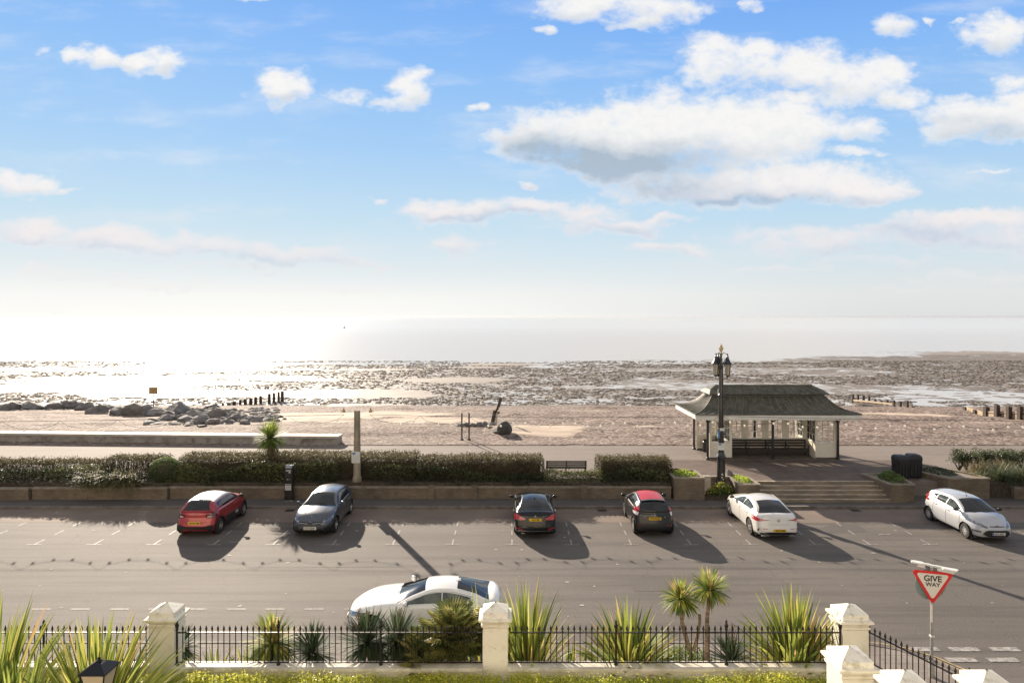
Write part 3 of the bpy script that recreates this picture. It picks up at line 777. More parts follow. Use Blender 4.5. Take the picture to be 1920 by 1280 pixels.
def planter(label, poly, ztop, rim=.13, plants=None, z0=.1, wallm=None, seed=3):
    cx = sum(p[0] for p in poly)/len(poly); cy = sum(p[1] for p in poly)/len(poly)
    t = thing('planter', label, 'planter', (cx, cy, z0)); lp = [(p[0]-cx, p[1]-cy) for p in poly]
    def inset(P, d):
        c = Vector((0, 0)); out = []
        n = len(P); ar = sum(P[i][0]*P[(i+1) % n][1]-P[(i+1) % n][0]*P[i][1] for i in range(n)); sg = 1 if ar > 0 else -1
        for i in range(n):
            a, b, e = Vector(P[i-1]), Vector(P[i]), Vector(P[(i+1) % n])
            n1 = Vector((-(b-a).y, (b-a).x)).normalized()*sg; n2 = Vector((-(e-b).y, (e-b).x)).normalized()*sg
            m_ = (n1+n2); m_ = m_/max(m_.dot(n1), .3); out.append(tuple(b+m_*d))
        return out
    ins = inset(lp, rim); n = len(lp)
    mb = MB(); H = ztop-z0
    outer = [(p[0], p[1]) for p in lp]
    vs = [(x, y, -.05) for x, y in outer]+[(x, y, H-.07) for x, y in outer]
    mb.add(vs, [(i, (i+1) % n, n+(i+1) % n, n+i) for i in range(n)])
    mb.build('brickwork', wallm or M_brickY, t)
    oo = inset(lp, -.03)
    mb = MB(); vs = [(x, y, H-.07) for x, y in oo]+[(x, y, H) for x, y in oo]+[(x, y, H) for x, y in ins]+[(x, y, H-.16) for x, y in ins]
    fs = []
    for k in range(3): fs += [(k*n+i, k*n+(i+1) % n, (k+1)*n+(i+1) % n, (k+1)*n+i) for i in range(n)]
    fs.append(tuple(range(n))[::-1])
    mb.add(vs, fs).build('coping', M_cope, t)
    mb = MB(); mb.add([(x, y, H-.09) for x, y in inset(lp, rim-.02)], [tuple(range(n))]).build('soil', M_soil, t)
    return t, ins, H, (cx, cy, z0)
def bedplants(name, label, cx, cy, z, rx, ry, h, n, matl, seed, size=.09, group=None, tb=.5, tv=.5, flowers=None):
    r = random.Random(seed); t = thing(name, label, 'plants' if flowers is None else 'flowers', (cx, cy, z), 0, group)
    mb = MB()
    def sp():
        while True:
            x, y = r.uniform(-1, 1), r.uniform(-1, 1)
            if x*x+y*y < 1: break
        k = .5+.5*float(vnoise(np.array([x*rx*3+seed]), np.array([y*ry*3]), seed))
        return (x*rx, y*ry, h*r.random()**.6*(1.05-(x*x+y*y)*.6)*k*1.3)
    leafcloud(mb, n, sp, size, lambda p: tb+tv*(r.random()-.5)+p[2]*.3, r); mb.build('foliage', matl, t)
    if flowers:
        mb = MB(); leafcloud(mb, flowers[1], sp, size*.8, lambda p: .5, r, .9)
        for i in range(len(mb.v)): x, y, z_ = mb.v[i]; mb.v[i] = (x, y, z_+h*.18)
        mb.build('blossom', flowers[0], t)
    return t
M_yel = mat('yellow_petal', (.62,.55,.04), .5, transl=.3)
t1 = planter('square buff brick planter just left of the black lamp post', [(8.1,34.1),(9.62,34.1),(9.62,35.9),(8.1,35.9)], 1.22)
bedplants('bedding_plants', 'yellow green bedding plants in the square planter left of the lamp post', 8.86, 34.95, 1.1, .62, .7, .3, 900, M_euon, 5, tb=.25, tv=.5)
bedplants('bedding_plants', 'dark reddish low plants at the back of the square planter beside the brown hedge', 8.5, 35.6, 1.1, .5, .3, .25, 350, M_leaf, 6, tb=.4)
M_rend = mat('rendered_block', (.45,.40,.32), .85, col2=(.33,.29,.23), nscale=3)
o = MB().box(-.17, .17, -.14, .14, 0, 1.12).build('wall_end_block', M_rend); o.location = (9.83, 34.5, .1); tag(o, 'pale rendered block closing the recess beside the square planter', 'wall')
slab('planting_bed', [(9.64,34.05),(11.05,34.05),(11.05,35.0),(9.64,35.0)], 0, .3, M_soil)
t_ = thing('recess_wall', 'brick back wall of the lamp post recess', 'wall', (10.4, 35.3, .1)); MB().box(-.75, .72, -.3, -.1, 0, .9).build('brickwork', M_brickY, t_); MB().box(-.77, .72, -.33, -.07, .9, .97).build('coping', M_cope, t_)
planter('wedge shaped brick planter forming the left cheek of the steps', [(11.15,33.6),(12.2,33.6),(12.2,35.0),(11.6,36.0),(11.15,36.0)], 1.02)
bedplants('bedding_plants', 'green and yellow plants in the planter at the left end of the steps', 11.65, 34.7, .92, .38, .9, .28, 700, M_euon, 8, tb=.3, tv=.5)
planter('brick planter forming the right cheek of the steps', [(18.65,33.6),(19.8,33.6),(20.2,35.9),(18.4,35.9)], 1.02)
bedplants('bedding_plants', 'bright green plants in the planter at the right end of the steps', 19.3, 34.75, .92, .5, .85, .42, 1400, M_box, 9, tb=.55, tv=.7)
planter('large angled brick planter behind the silver hatchback', [(21.9,34.3),(24.0,34.3),(23.9,35.2),(22.6,37.6),(21.1,37.6),(21.1,36.5)], 1.15)
bedplants('bedding_plants', 'dark low plants in the large angled planter behind the silver hatchback', 22.4, 35.9, 1.05, .8, 1.0, .25, 900, M_ivy, 10, tb=.3)
t_ = thing('garden_wall', 'short dark brick wall behind the black bins, right of the steps', 'wall', (20.9, 35.9, .1)); MB().box(-1.1, 1.0, 0, .22, 0, .85).build('brickwork', M_brickY, t_); MB().box(-1.12, 1.02, -.03, .25, .85, .92).build('coping', M_cope, t_)
slab('pavement', [(19.8,34.2),(22.1,34.2),(22.1,35.9),(19.8,35.9)], 0, .12, M_pavefar)
bedplants('yellow_flowers', 'yellow flowers and green leaves at the foot of the black lamp post', 10.45, 34.25, .3, .72, .35, .55, 1300, M_box, 11, size=.08, tb=.4, tv=.6, flowers=(M_yel, 260))

# steps
mb = MB(); M_step = mat('step_concrete', (.31,.25,.185), .85, col2=(.19,.155,.12), nscale=2, stretch=(.5,2,2), bump=.3, bscale=25)
for i in range(5):
    mb.box(12.205, 18.62, 33.56+.32*i, 34.838, .12+.146*i-(.0 if i == 0 else .006), .12+.146*(i+1)+(.003 if i == 4 else 0))
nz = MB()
for i in range(5): nz.box(12.21, 18.61, 33.548+.32*i, 33.70+.32*i, .12+.146*(i+1)-.012, .12+.146*(i+1)+.006)  # pale strips: sunlight on the tread edges put into their colour
st = mb.build('steps', M_step); recenter(st, (15.4, 34.2, .12)); tag(st, 'five wide concrete steps rising to the promenade', 'steps'); nz_ = nz.build('sunlit_tread_edge', mat('sunlit_edge_paint', (.52,.44,.33), .8, col2=(.30,.25,.19), nscale=2.5)); nz_.parent = st; nz_.matrix_parent_inverse = Matrix.Translation((-15.4,-34.2,-.12))
# fillers at the ends of the retaining edge
t_ = thing('garden_wall', 'brick return wall hidden between the square planter and the left steps', 'wall', (10.3, 35.25, .1))
bpy.data.objects.remove(t_)

# ---------------------------------------------------------------- hedges
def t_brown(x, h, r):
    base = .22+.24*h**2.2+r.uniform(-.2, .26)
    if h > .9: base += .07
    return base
def g_left(x, z): return .10+.22*math.sin(x*1.7)*math.sin(z*5+x) if .35 < z < .95 else .12
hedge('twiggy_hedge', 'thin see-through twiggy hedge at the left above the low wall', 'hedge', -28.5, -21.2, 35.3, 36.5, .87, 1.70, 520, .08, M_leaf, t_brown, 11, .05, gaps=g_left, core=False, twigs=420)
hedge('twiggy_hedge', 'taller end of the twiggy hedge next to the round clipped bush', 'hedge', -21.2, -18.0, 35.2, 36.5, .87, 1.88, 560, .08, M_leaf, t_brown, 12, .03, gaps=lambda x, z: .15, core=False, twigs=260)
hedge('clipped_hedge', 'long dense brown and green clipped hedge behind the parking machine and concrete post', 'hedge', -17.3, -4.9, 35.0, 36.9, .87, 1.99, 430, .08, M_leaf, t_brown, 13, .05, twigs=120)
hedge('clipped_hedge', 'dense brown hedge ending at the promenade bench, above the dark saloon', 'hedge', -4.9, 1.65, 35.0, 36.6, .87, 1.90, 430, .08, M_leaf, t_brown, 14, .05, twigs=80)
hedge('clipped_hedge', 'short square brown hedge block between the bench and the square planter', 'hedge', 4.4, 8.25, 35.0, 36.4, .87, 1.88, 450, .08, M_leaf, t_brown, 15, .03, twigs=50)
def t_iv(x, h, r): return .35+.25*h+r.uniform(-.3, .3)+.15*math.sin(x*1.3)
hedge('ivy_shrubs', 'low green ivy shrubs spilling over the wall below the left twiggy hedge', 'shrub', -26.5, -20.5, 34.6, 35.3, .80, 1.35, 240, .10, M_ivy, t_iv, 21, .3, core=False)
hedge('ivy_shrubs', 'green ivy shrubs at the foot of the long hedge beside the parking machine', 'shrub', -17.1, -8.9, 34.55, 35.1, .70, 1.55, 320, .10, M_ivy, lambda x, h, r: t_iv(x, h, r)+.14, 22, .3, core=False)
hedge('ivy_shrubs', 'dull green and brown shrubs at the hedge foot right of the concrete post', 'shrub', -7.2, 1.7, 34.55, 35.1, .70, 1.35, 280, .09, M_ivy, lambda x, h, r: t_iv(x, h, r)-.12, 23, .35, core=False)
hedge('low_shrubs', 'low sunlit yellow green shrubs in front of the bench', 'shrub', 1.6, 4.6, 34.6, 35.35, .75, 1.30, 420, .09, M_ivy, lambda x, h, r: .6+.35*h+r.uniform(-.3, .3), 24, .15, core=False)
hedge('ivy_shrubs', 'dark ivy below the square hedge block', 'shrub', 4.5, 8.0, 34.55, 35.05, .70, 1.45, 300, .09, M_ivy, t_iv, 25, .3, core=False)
hedge('leafy_shrub', 'pale leafed shrub at the left end of the long hedge above the red car', 'shrub', -17.5, -16.0, 34.5, 35.1, .7, 1.35, 300, .14, M_ivy, lambda x, h, r: .75+r.uniform(-.3, .2), 26, .3, core=False)
# round clipped bush
r = random.Random(4); t = thing('round_bush', 'round clipped dark green bush beside the twiggy hedge', 'bush', (-17.75, 34.95, .8))
mb = MB()
def sph():
    d = rdir(r); k = .78*(1-abs(r.gauss(0, .03)))
    return (d.x*k, d.y*k*.9, .62+d.z*k*.82)
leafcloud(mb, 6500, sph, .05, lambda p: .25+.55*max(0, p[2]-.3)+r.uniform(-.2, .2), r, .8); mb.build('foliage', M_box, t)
MB().sphere((0, 0, .6), .70, 16, 10, (1, .9, .8)).build('branch_core', M_twig, t)  # unseen dark ball added as a light-blocking core

def tuft(name, label, loc, blades, seed, matl=None, cat='grass', group=None):
    r = random.Random(seed); t = thing(name, label, cat, loc, 0, group); mb = MB()
    n, L, w, l0, l1, c0, c1, rad, tb, tv, az0, az1 = blades
    for _ in range(n):
        az = r.uniform(az0, az1); rr = rad*math.sqrt(r.random()); a2 = r.uniform(0, 6.28)
        blade(mb, (rr*math.cos(a2), rr*math.sin(a2), 0), az, L*r.uniform(.6, 1.1), w*r.uniform(.7, 1.2), r.uniform(l0, l1), r.uniform(c0, c1), 5, min(.99, max(.01, tb+tv*(r.random()-.5))))
    mb.build('blades', matl or M_grass, t); return t
GR = 'grass tufts trailing over the promenade walls'
k = 0
for (x, z, n, L, lab) in [(-21.2,.85,260,.95,'green trailing grass over the left wall, leftmost tuft'),(-20.3,.85,300,1.0,'straw and green grass tuft hanging over the wall left of the round bush'),(-19.3,.85,300,1.05,'grass tuft with brown tips beside the round bush')]:
    tuft('trailing_grass', lab, (x, 34.42, z-.1), (n+260, L*1.15, .024, .1, 1.1, .6, 2.0, .35, .6, .6, 2.9, 6.5), 40+k, group=GR); k += 1
for (x, y, z, n, L, tb, lab) in [(25.0,34.9,.9,420,1.25,.35,'green arching grass clump behind the silver hatchback'),(26.0,34.8,.9,420,1.35,.4,'large green grass clump spilling over the wall at the right edge'),
        (27.2,34.8,.9,380,1.3,.45,'grass clump cut by the right edge of the photo'),(24.9,36.4,.9,420,1.0,.92,'golden dry grass below the gnarled hedge, left clump'),(26.2,36.5,.9,450,1.05,.9,'golden dry grass below the gnarled hedge, right clump'),(24.1,35.3,.95,160,.7,.5,'small grass tuft at the corner of the large angled planter')]:
    tuft('grass_clump', lab, (x, y, z), (n, L, .022, .1, 1.3, .5, 1.8, .35, tb, .45, 0, 6.28), 50+k, group=GR); k += 1
# gnarled hedge with bare stems at the right
def gn(name, label, x0, x1, z1, seed):
    r = random.Random(seed); c = (x0+x1)/2; t = thing(name, label, 'hedge', (c, 37.3, .85))
    mb = MB(); tips = []
    W = x1-x0
    for i in range(int(W*2.2)):
        bx = -W/2+W*(i+.5)/int(W*2.2)+r.uniform(-.15, .15); p = Vector((bx, r.uniform(-.2, .2), 0))
        for _ in range(5):
            q = p+Vector((r.uniform(-.4, .4), r.uniform(-.3, .3), .55+r.uniform(-.1, .1))); e = q+Vector((r.uniform(-.5, .5), r.uniform(-.3, .3), r.uniform(.2, .55)))
            mb.tube([p, q, e], [.045, .028, .01], 4); tips += [q, e, (q+e)/2]
    mb.build('branch_core', M_twig, t)
    mb = MB()
    def sp():
        p = r.choice(tips); return (p.x+r.gauss(0, .14), p.y+r.gauss(0, .16), min(p.z+r.gauss(0, .10), z1-.85+r.uniform(-.08,.04)))
    leafcloud(mb, int(W*2600), sp, .08, lambda p: .4+r.uniform(-.3, .4)+.2*(p[2]-.8), r); mb.build('foliage', M_ivy, t); return t
gn('gnarled_hedge', 'gnarled open hedge with bare crooked stems above the golden grass', 24.2, 28.2, 2.0, 61)
gn('gnarled_hedge', 'denser dark end of the gnarled hedge at the right edge', 28.0, 32.5, 1.9, 62)

# ---------------------------------------------------------------- cordyline palm on the promenade
def crown(mb, c, n, L, w, seed, tb=.5, tv=.6, up=True, l0=.05, l1=2.1, dry=0):
    r = random.Random(seed)
    for i in range(n):
        az = r.uniform(0, 6.283); ln = l0+(l1-l0)*r.random()**.8
        blade(mb, (c[0]+.04*math.cos(az), c[1]+.04*math.sin(az), c[2]), az, L*r.uniform(.7, 1.08), w, ln, r.uniform(.05, .5)+(.25 if ln > 1.2 else 0), 4, min(.99, max(.01, tb+tv*(r.random()-.5)-.12*ln)), base_w=.6)
t = thing('cordyline_palm', 'green cordyline palm with a dry skirt standing in the long hedge', 'palm', (-12.75, 36.0, .85))
mb = MB(); mb.tube([(0,0,0),(.02,0,.8),(.0,0,1.95)], [.11,.09,.08], 8).build('trunk', M_trunk, t)
mb = MB(); crown(mb, (0,0,2.0), 360, 1.12, .045, 3, .62, .5, l0=0, l1=2.0); mb.build('crown', M_cord, t)
mb = MB(); crown(mb, (0,0,1.85), 160, .95, .045, 4, .5, .4, l0=2.1, l1=2.9); mb.build('dry_skirt', M_dead, t)

# ---------------------------------------------------------------- promenade wall bench
t = thing('promenade_wall', 'long low pale concrete sea wall dividing the promenade from the shingle', 'wall', (-14.5, 44.6, .85))
pA, pB = (.0, -.05, 0), (-46, 2.6, 0)   # right end, left end (local)
def wpt(s, off, z):   # s 0..1 right to left
    return (pA[0]+(pB[0]-pA[0])*s+off*.057, pA[1]+(pB[1]-pA[1])*s+off, z)
pA = (3.1, -.05, 0)
mb = MB(); mb.add([wpt(0,0,-.2),wpt(1,0,-.2),wpt(1,.12,.44),wpt(0,.12,.44),wpt(0,1.1,-.2),wpt(1,1.1,-.2),wpt(1,1.0,.44),wpt(0,1.0,.44)],[(0,1,2,3)[::-1],(4,5,6,7),(0,3,7,4),(1,5,6,2)]); mb.build('wall_face', M_conc, t)
mb = MB(); mb.add([wpt(-.001,.04,.44),wpt(1,.04,.44),wpt(1,.04,.58),wpt(-.001,.04,.58),wpt(-.001,1.1,.44),wpt(1,1.1,.44),wpt(1,1.1,.58),wpt(-.001,1.1,.58)],[(0,1,2,3)[::-1],(4,5,6,7),(0,3,7,4),(1,5,6,2),(3,2,6,7),(0,4,5,1)]); mb.build('coping', mat('pale_coping', (.56,.51,.45), .8, col2=(.45,.41,.36), nscale=1.5, bump=.2), t)

# ---------------------------------------------------------------- bench
M_bench = mat('dark_bench_wood', (.06,.045,.038), .6, col2=(.035,.027,.023), nscale=4, stretch=(.3,3,3))
M_iron = mat('black_iron', (.012,.012,.013), .35, spec=.5, coat=.2)
t = thing('promenade_bench', 'dark slatted bench seen from behind between two hedges', 'bench', (2.85, 35.85, .85))
mb = MB(); [mb.box(-1.07, 1.07, -.02-.025*i, .015-.025*i, .46+.105*i, .54+.105*i) for i in range(4)]; mb.build('backrest', M_bench, t)
mb = MB(); [mb.box(-1.07, 1.07, .02+.115*i, .115+.115*i, .415, .445) for i in range(4)]; mb.build('seat', M_bench, t)
for x in (-1.0, 0, 1.0):
    mb = MB(); mb.beam((x,.0,0),(x,.02,.42),.05,.05); mb.beam((x,.44,0),(x,.42,.41),.05,.05); mb.beam((x,.0,.40),(x,.45,.40),.05,.04); mb.beam((x,.025,.40),(x,-.09,.86),.05,.04); mb.beam((x,-.02,.62),(x,.42,.62),.06,.035); mb.beam((x,.42,.4),(x,.42,.62),.05,.04)
    mb.build('leg_frame', M_iron, t)

# ---------------------------------------------------------------- parking machine
M_black = mat('black_enamel', (.015,.015,.017), .3, coat=.4, spec=.5)
M_paper = mat('white_notice', (.62,.62,.60), .5); M_ink = mat('black_ink', (.02,.02,.02), .5)
M_steel = mat('brushed_steel', (.55,.56,.57), .3, metal=1)
t = thing('parking_machine', 'tall black parking ticket machine on the kerbside pavement', 'ticket machine', (atY(542.5, 33.95), 33.95, .115))
mb = MB(); mb.prism([(-.19,-.14),(.19,-.14),(.21,-.1),(.21,.14),(-.21,.14),(-.21,-.1)], 0, 1.62); mb.add([(-.19,-.14,1.62),(.19,-.14,1.62),(.21,.14,1.62),(-.21,.14,1.62),(-.19,-.02,1.74),(.19,-.02,1.74),(.21,.14,1.76),(-.21,.14,1.76)],[(0,1,5,4),(1,2,6,5),(2,3,7,6),(3,0,4,7),(4,5,6,7)])
mb.build('cabinet', M_black, t)
MB().add([(-.15,-.13,1.635),(.15,-.13,1.635),(.15,-.035,1.735),(-.15,-.035,1.735)],[(0,1,2,3)]).build('solar_cap', mat('grey_panel', (.25,.27,.29), .2), t)
MB().box(-.14,.14,-.152,-.14,1.34,1.56).build('screen_panel', mat('screen_glass', (.04,.05,.06), .1, coat=.6), t)
MB().box(-.13,.13,-.158,-.152,1.50,1.54).build('label_strip', M_paper, t); MB().box(.02,.1,-.158,-.152,1.40,1.46).build('label_strip', M_paper, t)
MB().box(-.08,.0,-.155,-.14,1.06,1.10).build('coin_slot', M_steel, t); MB().lathe([(.02,0),(.02,.02)],8,(.07,-.15,1.08),axis='y').build('button', M_steel, t)
nt = MB().box(-.16,.13,-.152,-.14,.55,.85).build('notice', M_paper, t); mb = MB(); mb.box(-.14,.11,-.155,-.152,.79,.825); [mb.box(-.12,.09,-.155,-.152,.60+.045*i,.61+.045*i) for i in range(4)]; mb.build('print', M_ink, nt)
MB().box(-.22,.22,-.16,.15,0,.05).build('plinth', M_steel, t)

# ---------------------------------------------------------------- concrete post with T arm
M_oldc = mat('weathered_post', (.33,.285,.215), .85, col2=(.21,.18,.13), nscale=3, stretch=(1,1,.35), bump=.3, bscale=18)
PX, PY_ = -7.88, 34.75
t = thing('concrete_post', 'tall bare concrete lamp column with a sign, rising through the hedge', 'post', (PX, PY_, .5))
mb = MB(); mb.lathe([(.23,0),(.23,.55),(.17,.75),(.165,.8)], 8, ang=.39); mb.build('base', M_oldc, t)
mb = MB(); mb.lathe([(.185,.75),(.18,1.9),(.17,2.1),(.155,3.9),(.15,3.98)], 8, ang=.39); mb.build('column', M_oldc, t)
a = MB().beam((-.66,0,3.97),(.66,0,3.97),.035,.02).build('cross_arm', mat('pale_metal', (.80,.78,.72), .5), t)
M_ochre = mat('ochre_metal', (.52,.34,.14), .6, col2=(.36,.24,.12), nscale=9)
for x in (-.68, .68):
    mb = MB(); mb.lathe([(.0,-.10),(.10,-.09),(.07,.0),(.035,.05),(.04,.10),(.015,.13),(0,.14)], 10, (x,0,3.98)); mb.tube([(x,0,3.95),(x*1.14,0,4.0),(x*1.22,0,3.92),(x*1.18,0,3.85)],.014,5); mb.build('bracket_end', M_ochre, t)
s1 = MB().box(-.24,.18,-.20,-.185,1.35,1.92).build('notice_sign', M_paper, t)
mb = MB(); mb.box(-.20,-.05,-.204,-.2,1.78,1.88); mb.build('blue_symbol', mat('sign_blue', (.05,.16,.42), .5), s1)
mb = MB(); [mb.box(-.2,.12,-.203,-.2,1.42+.055*i,1.43+.055*i) for i in range(6)]; mb.build('print', mat('grey_print', (.3,.32,.35), .6), s1)

# ---------------------------------------------------------------- ornate black lamp post
LX, LY = atY(1352, 34.7), 34.7
t = thing('ornate_lamp_post', 'tall ornate black lamp post with three lanterns in front of the shelter', 'lamp post', (LX, LY, .25))
mb = MB()
mb.lathe([(.30,0),(.30,.12),(.24,.2),(.24,.55),(.26,.6),(.215,.68),(.205,1.75),(.245,1.82),(.245,1.9),(.17,2.05),(.16,2.1)], 12); mb.build('base', M_black, t)
mb = MB(); mb.lathe([(.15,2.05),(.14,3.0),(.165,3.04),(.165,3.1),(.135,3.16),(.125,4.9),(.16,4.95),(.16,5.03),(.12,5.1),(.10,6.35),(.12,6.4),(.10,6.48),(.06,6.55),(.05,7.15)], 12); mb.build('column', M_black, t)
M_glassl = mat('lantern_glass', (.62,.58,.48), .15, transl=.4, coat=.3)
M_gold = mat('cream_gold', (.62,.52,.30), .45)
mb = MB(); mb.lathe([(.03,7.1),(.07,7.14),(.05,7.2),(.10,7.32),(.13,7.42),(.06,7.46),(.10,7.50),(.03,7.56),(.02,7.62),(0,7.66)], 10); mb.build('finial', M_gold, t)
for (dx, dy, nm) in ((-.20, .22, 0), (.31, -.08, 1), (-.04, .34, 2)):
    mb = MB(); mb.tube([(0,0,6.45),(dx*.5,dy*.5,6.75),(dx*.9,dy*.9,6.95),(dx,dy,7.02)],.022,6); mb.tube([(0,0,7.0),(dx*.4,dy*.4,7.18),(dx*.85,dy*.85,7.1),(dx,dy,6.98)],.02,6); mb.tube([(dx*.3,dy*.3,6.6),(dx*.2,dy*.2,6.85),(dx*.45,dy*.45,6.95),(dx*.55,dy*.55,6.8)],.012,5); mb.build('bracket', M_black, t)
    l = bpy.data.objects.new('lantern', None); COL.objects.link(l); l.parent = t; l.location = (dx, dy, 0)
    MB().lathe([(.10,6.02),(.145,6.60)], 6).build('glass', M_glassl, l)
    mb = MB(); mb.lathe([(.225,6.58),(.215,6.62),(.13,6.74),(.065,6.88),(.055,6.98),(.03,7.02),(.014,7.14),(0,7.16)], 12); mb.build('cap', M_black, l)
    mb = MB(); mb.lathe([(0,5.88),(.02,5.91),(.035,5.94),(.09,5.99),(.11,6.03)], 10)
    for k in range(6): a = k*math.pi/3; mb.beam((.105*math.cos(a),.105*math.sin(a),6.02),(.15*math.cos(a),.15*math.sin(a),6.60),.016,.016)
    mb.build('frame', M_black, l)
mb = MB(); mb.box(-.2,.14,-.152,-.14,2.25,2.60); mb.build('notice_sign', M_paper, t)
mb = MB(); mb.box(-.18,-.02,-.157,-.152,2.50,2.57); mb.build('blue_symbol', MATS['sign_blue'], t)
mb = MB(); mb.box(-.10,.13,-.145,-.135,3.22,3.36); mb.build('notice_sign', M_paper, t)
mb = MB(); mb.box(-.2,-.12,-.13,-.12,2.85,3.20); mb.build('blue_tag', mat('tag_blue', (.08,.25,.55), .5), t)
mb = MB(); mb.tube([(.12,0,3.2),(.22,0,3.2),(.22,0,2.85),(.12,0,2.85)],.02,5); mb.build('loop_handle', M_black, t)
for (x0,x1,z0,z1) in ((-.04,.03,1.0,1.08),(-.05,.01,.86,.92),(.02,.06,.76,.82)): MB().box(x0,x1,-.232,-.215,z0,z1).build('sticker', M_paper, t)

# ---------------------------------------------------------------- festoon lights
M_bulb = mat('frosted_bulb', (.95,.93,.86), .3, transl=.6); M_cable = mat('cable', (.03,.03,.03), .6)
def festoon(label, x0, y0, x1, y1, z, nsw, per, zend=None):
    t = thing('festoon_lights', label, 'string lights', (x0, y0, z), 0); dx, dy = x1-x0, y1-y0
    zz = lambda s: (0 if zend is None else (zend-z)*s)-.10*4*s*(1-s)
    mb = MB(); mb.tube([(dx*s, dy*s, zz(s)) for s in np.linspace(0, 1, 14)], .009, 4); mb.build('support_wire', M_cable, t)
    pts = []; mbl = MB()
    bulb = None
    for k in range(nsw):
        for j in range(per):
            s = (k+(j+.5)/per)/nsw; q = (j+.5)/per; sag = .12+.30*4*q*(1-q)
            p = (dx*s, dy*s, zz(s)-sag); pts.append(p)
            if bulb is None:
                bulb = MB().sphere((0,0,-.05), .058, 8, 5, (1,1,1.15)).build('bulb', M_bulb, t, smooth=True); bulb.location = p; first = bulb
            else:
                b = first.copy(); COL.objects.link(b); b.parent = t; b.location = p
    full = []
    for k in range(nsw+1):
        full.append((dx*k/nsw, dy*k/nsw, zz(k/nsw)))
        if k < nsw: full += pts[k*per:(k+1)*per]
    mbl.tube(full, .008, 4); mbl.build('bulb_cable', M_cable, t)
festoon('string of white bulbs between the concrete post and the ornate lamp post', PX+.66, PY_, LX-.12, LY-.01, 4.27, 7, 4, 4.20)
festoon('string of white bulbs running left from the concrete post', -34.0, 33.9, PX-.66, PY_, 4.0, 9, 4, 4.27)
festoon('string of white bulbs running right from the ornate lamp post across the shelter roof', LX+.1, LY, 34.0, 34.0, 4.20, 8, 4, 4.05)

# ---------------------------------------------------------------- shelter
SX0, SX1, SYF, SYB = 11.5, 19.14, 40.1, 43.1; SCX, SCY = 15.32, 41.6
M_cream = mat('cream_paint', (.86,.81,.69), .55, col2=(.79,.74,.62), nscale=1.2)
M_whitep = mat('white_paint', (.84,.82,.76), .5, col2=(.74,.72,.66), nscale=2)
M_lead = mat('green_stained_lead', (.105,.102,.078), .62, col2=(.06,.062,.036), nscale=1.1, stretch=(1.5,1.5,.5), col3=(.18,.15,.105), n3=3.0, spec=.4, bump=.2)
M_greyband = mat('pale_lead', (.16,.165,.165), .5, col2=(.10,.10,.095), nscale=2)
M_wood = MATS['dark_bench_wood']
def glass_mat():
    m = bpy.data.materials.new('window_glass'); m.use_nodes = True; T = NT(m.node_tree); T.nt.nodes.clear()
    a = T.n('ShaderNodeBsdfTransparent'); a.inputs[0].default_value = (.93,.94,.92,1); g = T.n('ShaderNodeBsdfGlossy'); g.inputs['Roughness'].default_value = .03
    f = T.n('ShaderNodeFresnel'); f.inputs[0].default_value = 1.45; mx = T.n('ShaderNodeMixShader'); T.put(mx.inputs[0], f.outputs[0]); T.put(mx.inputs[1], a.outputs[0]); T.put(mx.inputs[2], g.outputs[0])
    o = T.n('ShaderNodeOutputMaterial'); T.put(o.inputs[0], mx.outputs[0]); return m
M_glass = glass_mat()
sh = thing('seafront_shelter', 'white Edwardian seafront shelter with a swept green grey roof', 'shelter', (SCX, SCY, .85))
hx, hy = 3.82, 1.5
MB().box(-hx-.12, hx+.12, -hy-.12, hy+.12, -.05, .045).build('floor', mat('shelter_floor', (.17,.135,.115), .85, col2=(.12,.10,.085), nscale=2), sh)
# posts
for (x, y) in ((-hx,-hy),(0,-hy-.0),(hx,-hy),(-hx,hy),(0,hy),(hx,hy)):
    mb = MB(); mb.lathe([(.11,.0),(.11,.12),(.08,.16),(.075,2.35),(.10,2.40),(.08,2.5),(.05,2.56)], 10, (x,y,0)); 
    p = mb.build('post', M_black, sh)
    mb = MB()
    for s in (-1, 1):
        if abs(x+s*.4) > hx+.3: pass
        mb.tube([(x,y,2.05),(x+s*.10,y,2.28),(x+s*.24,y,2.42),(x+s*.40,y,2.50)],.022,5); mb.tube([(x+s*.02,y,2.35),(x+s*.14,y,2.44),(x+s*.2,y,2.5)],.014,4)
    mb.build('bracket', M_black, p)
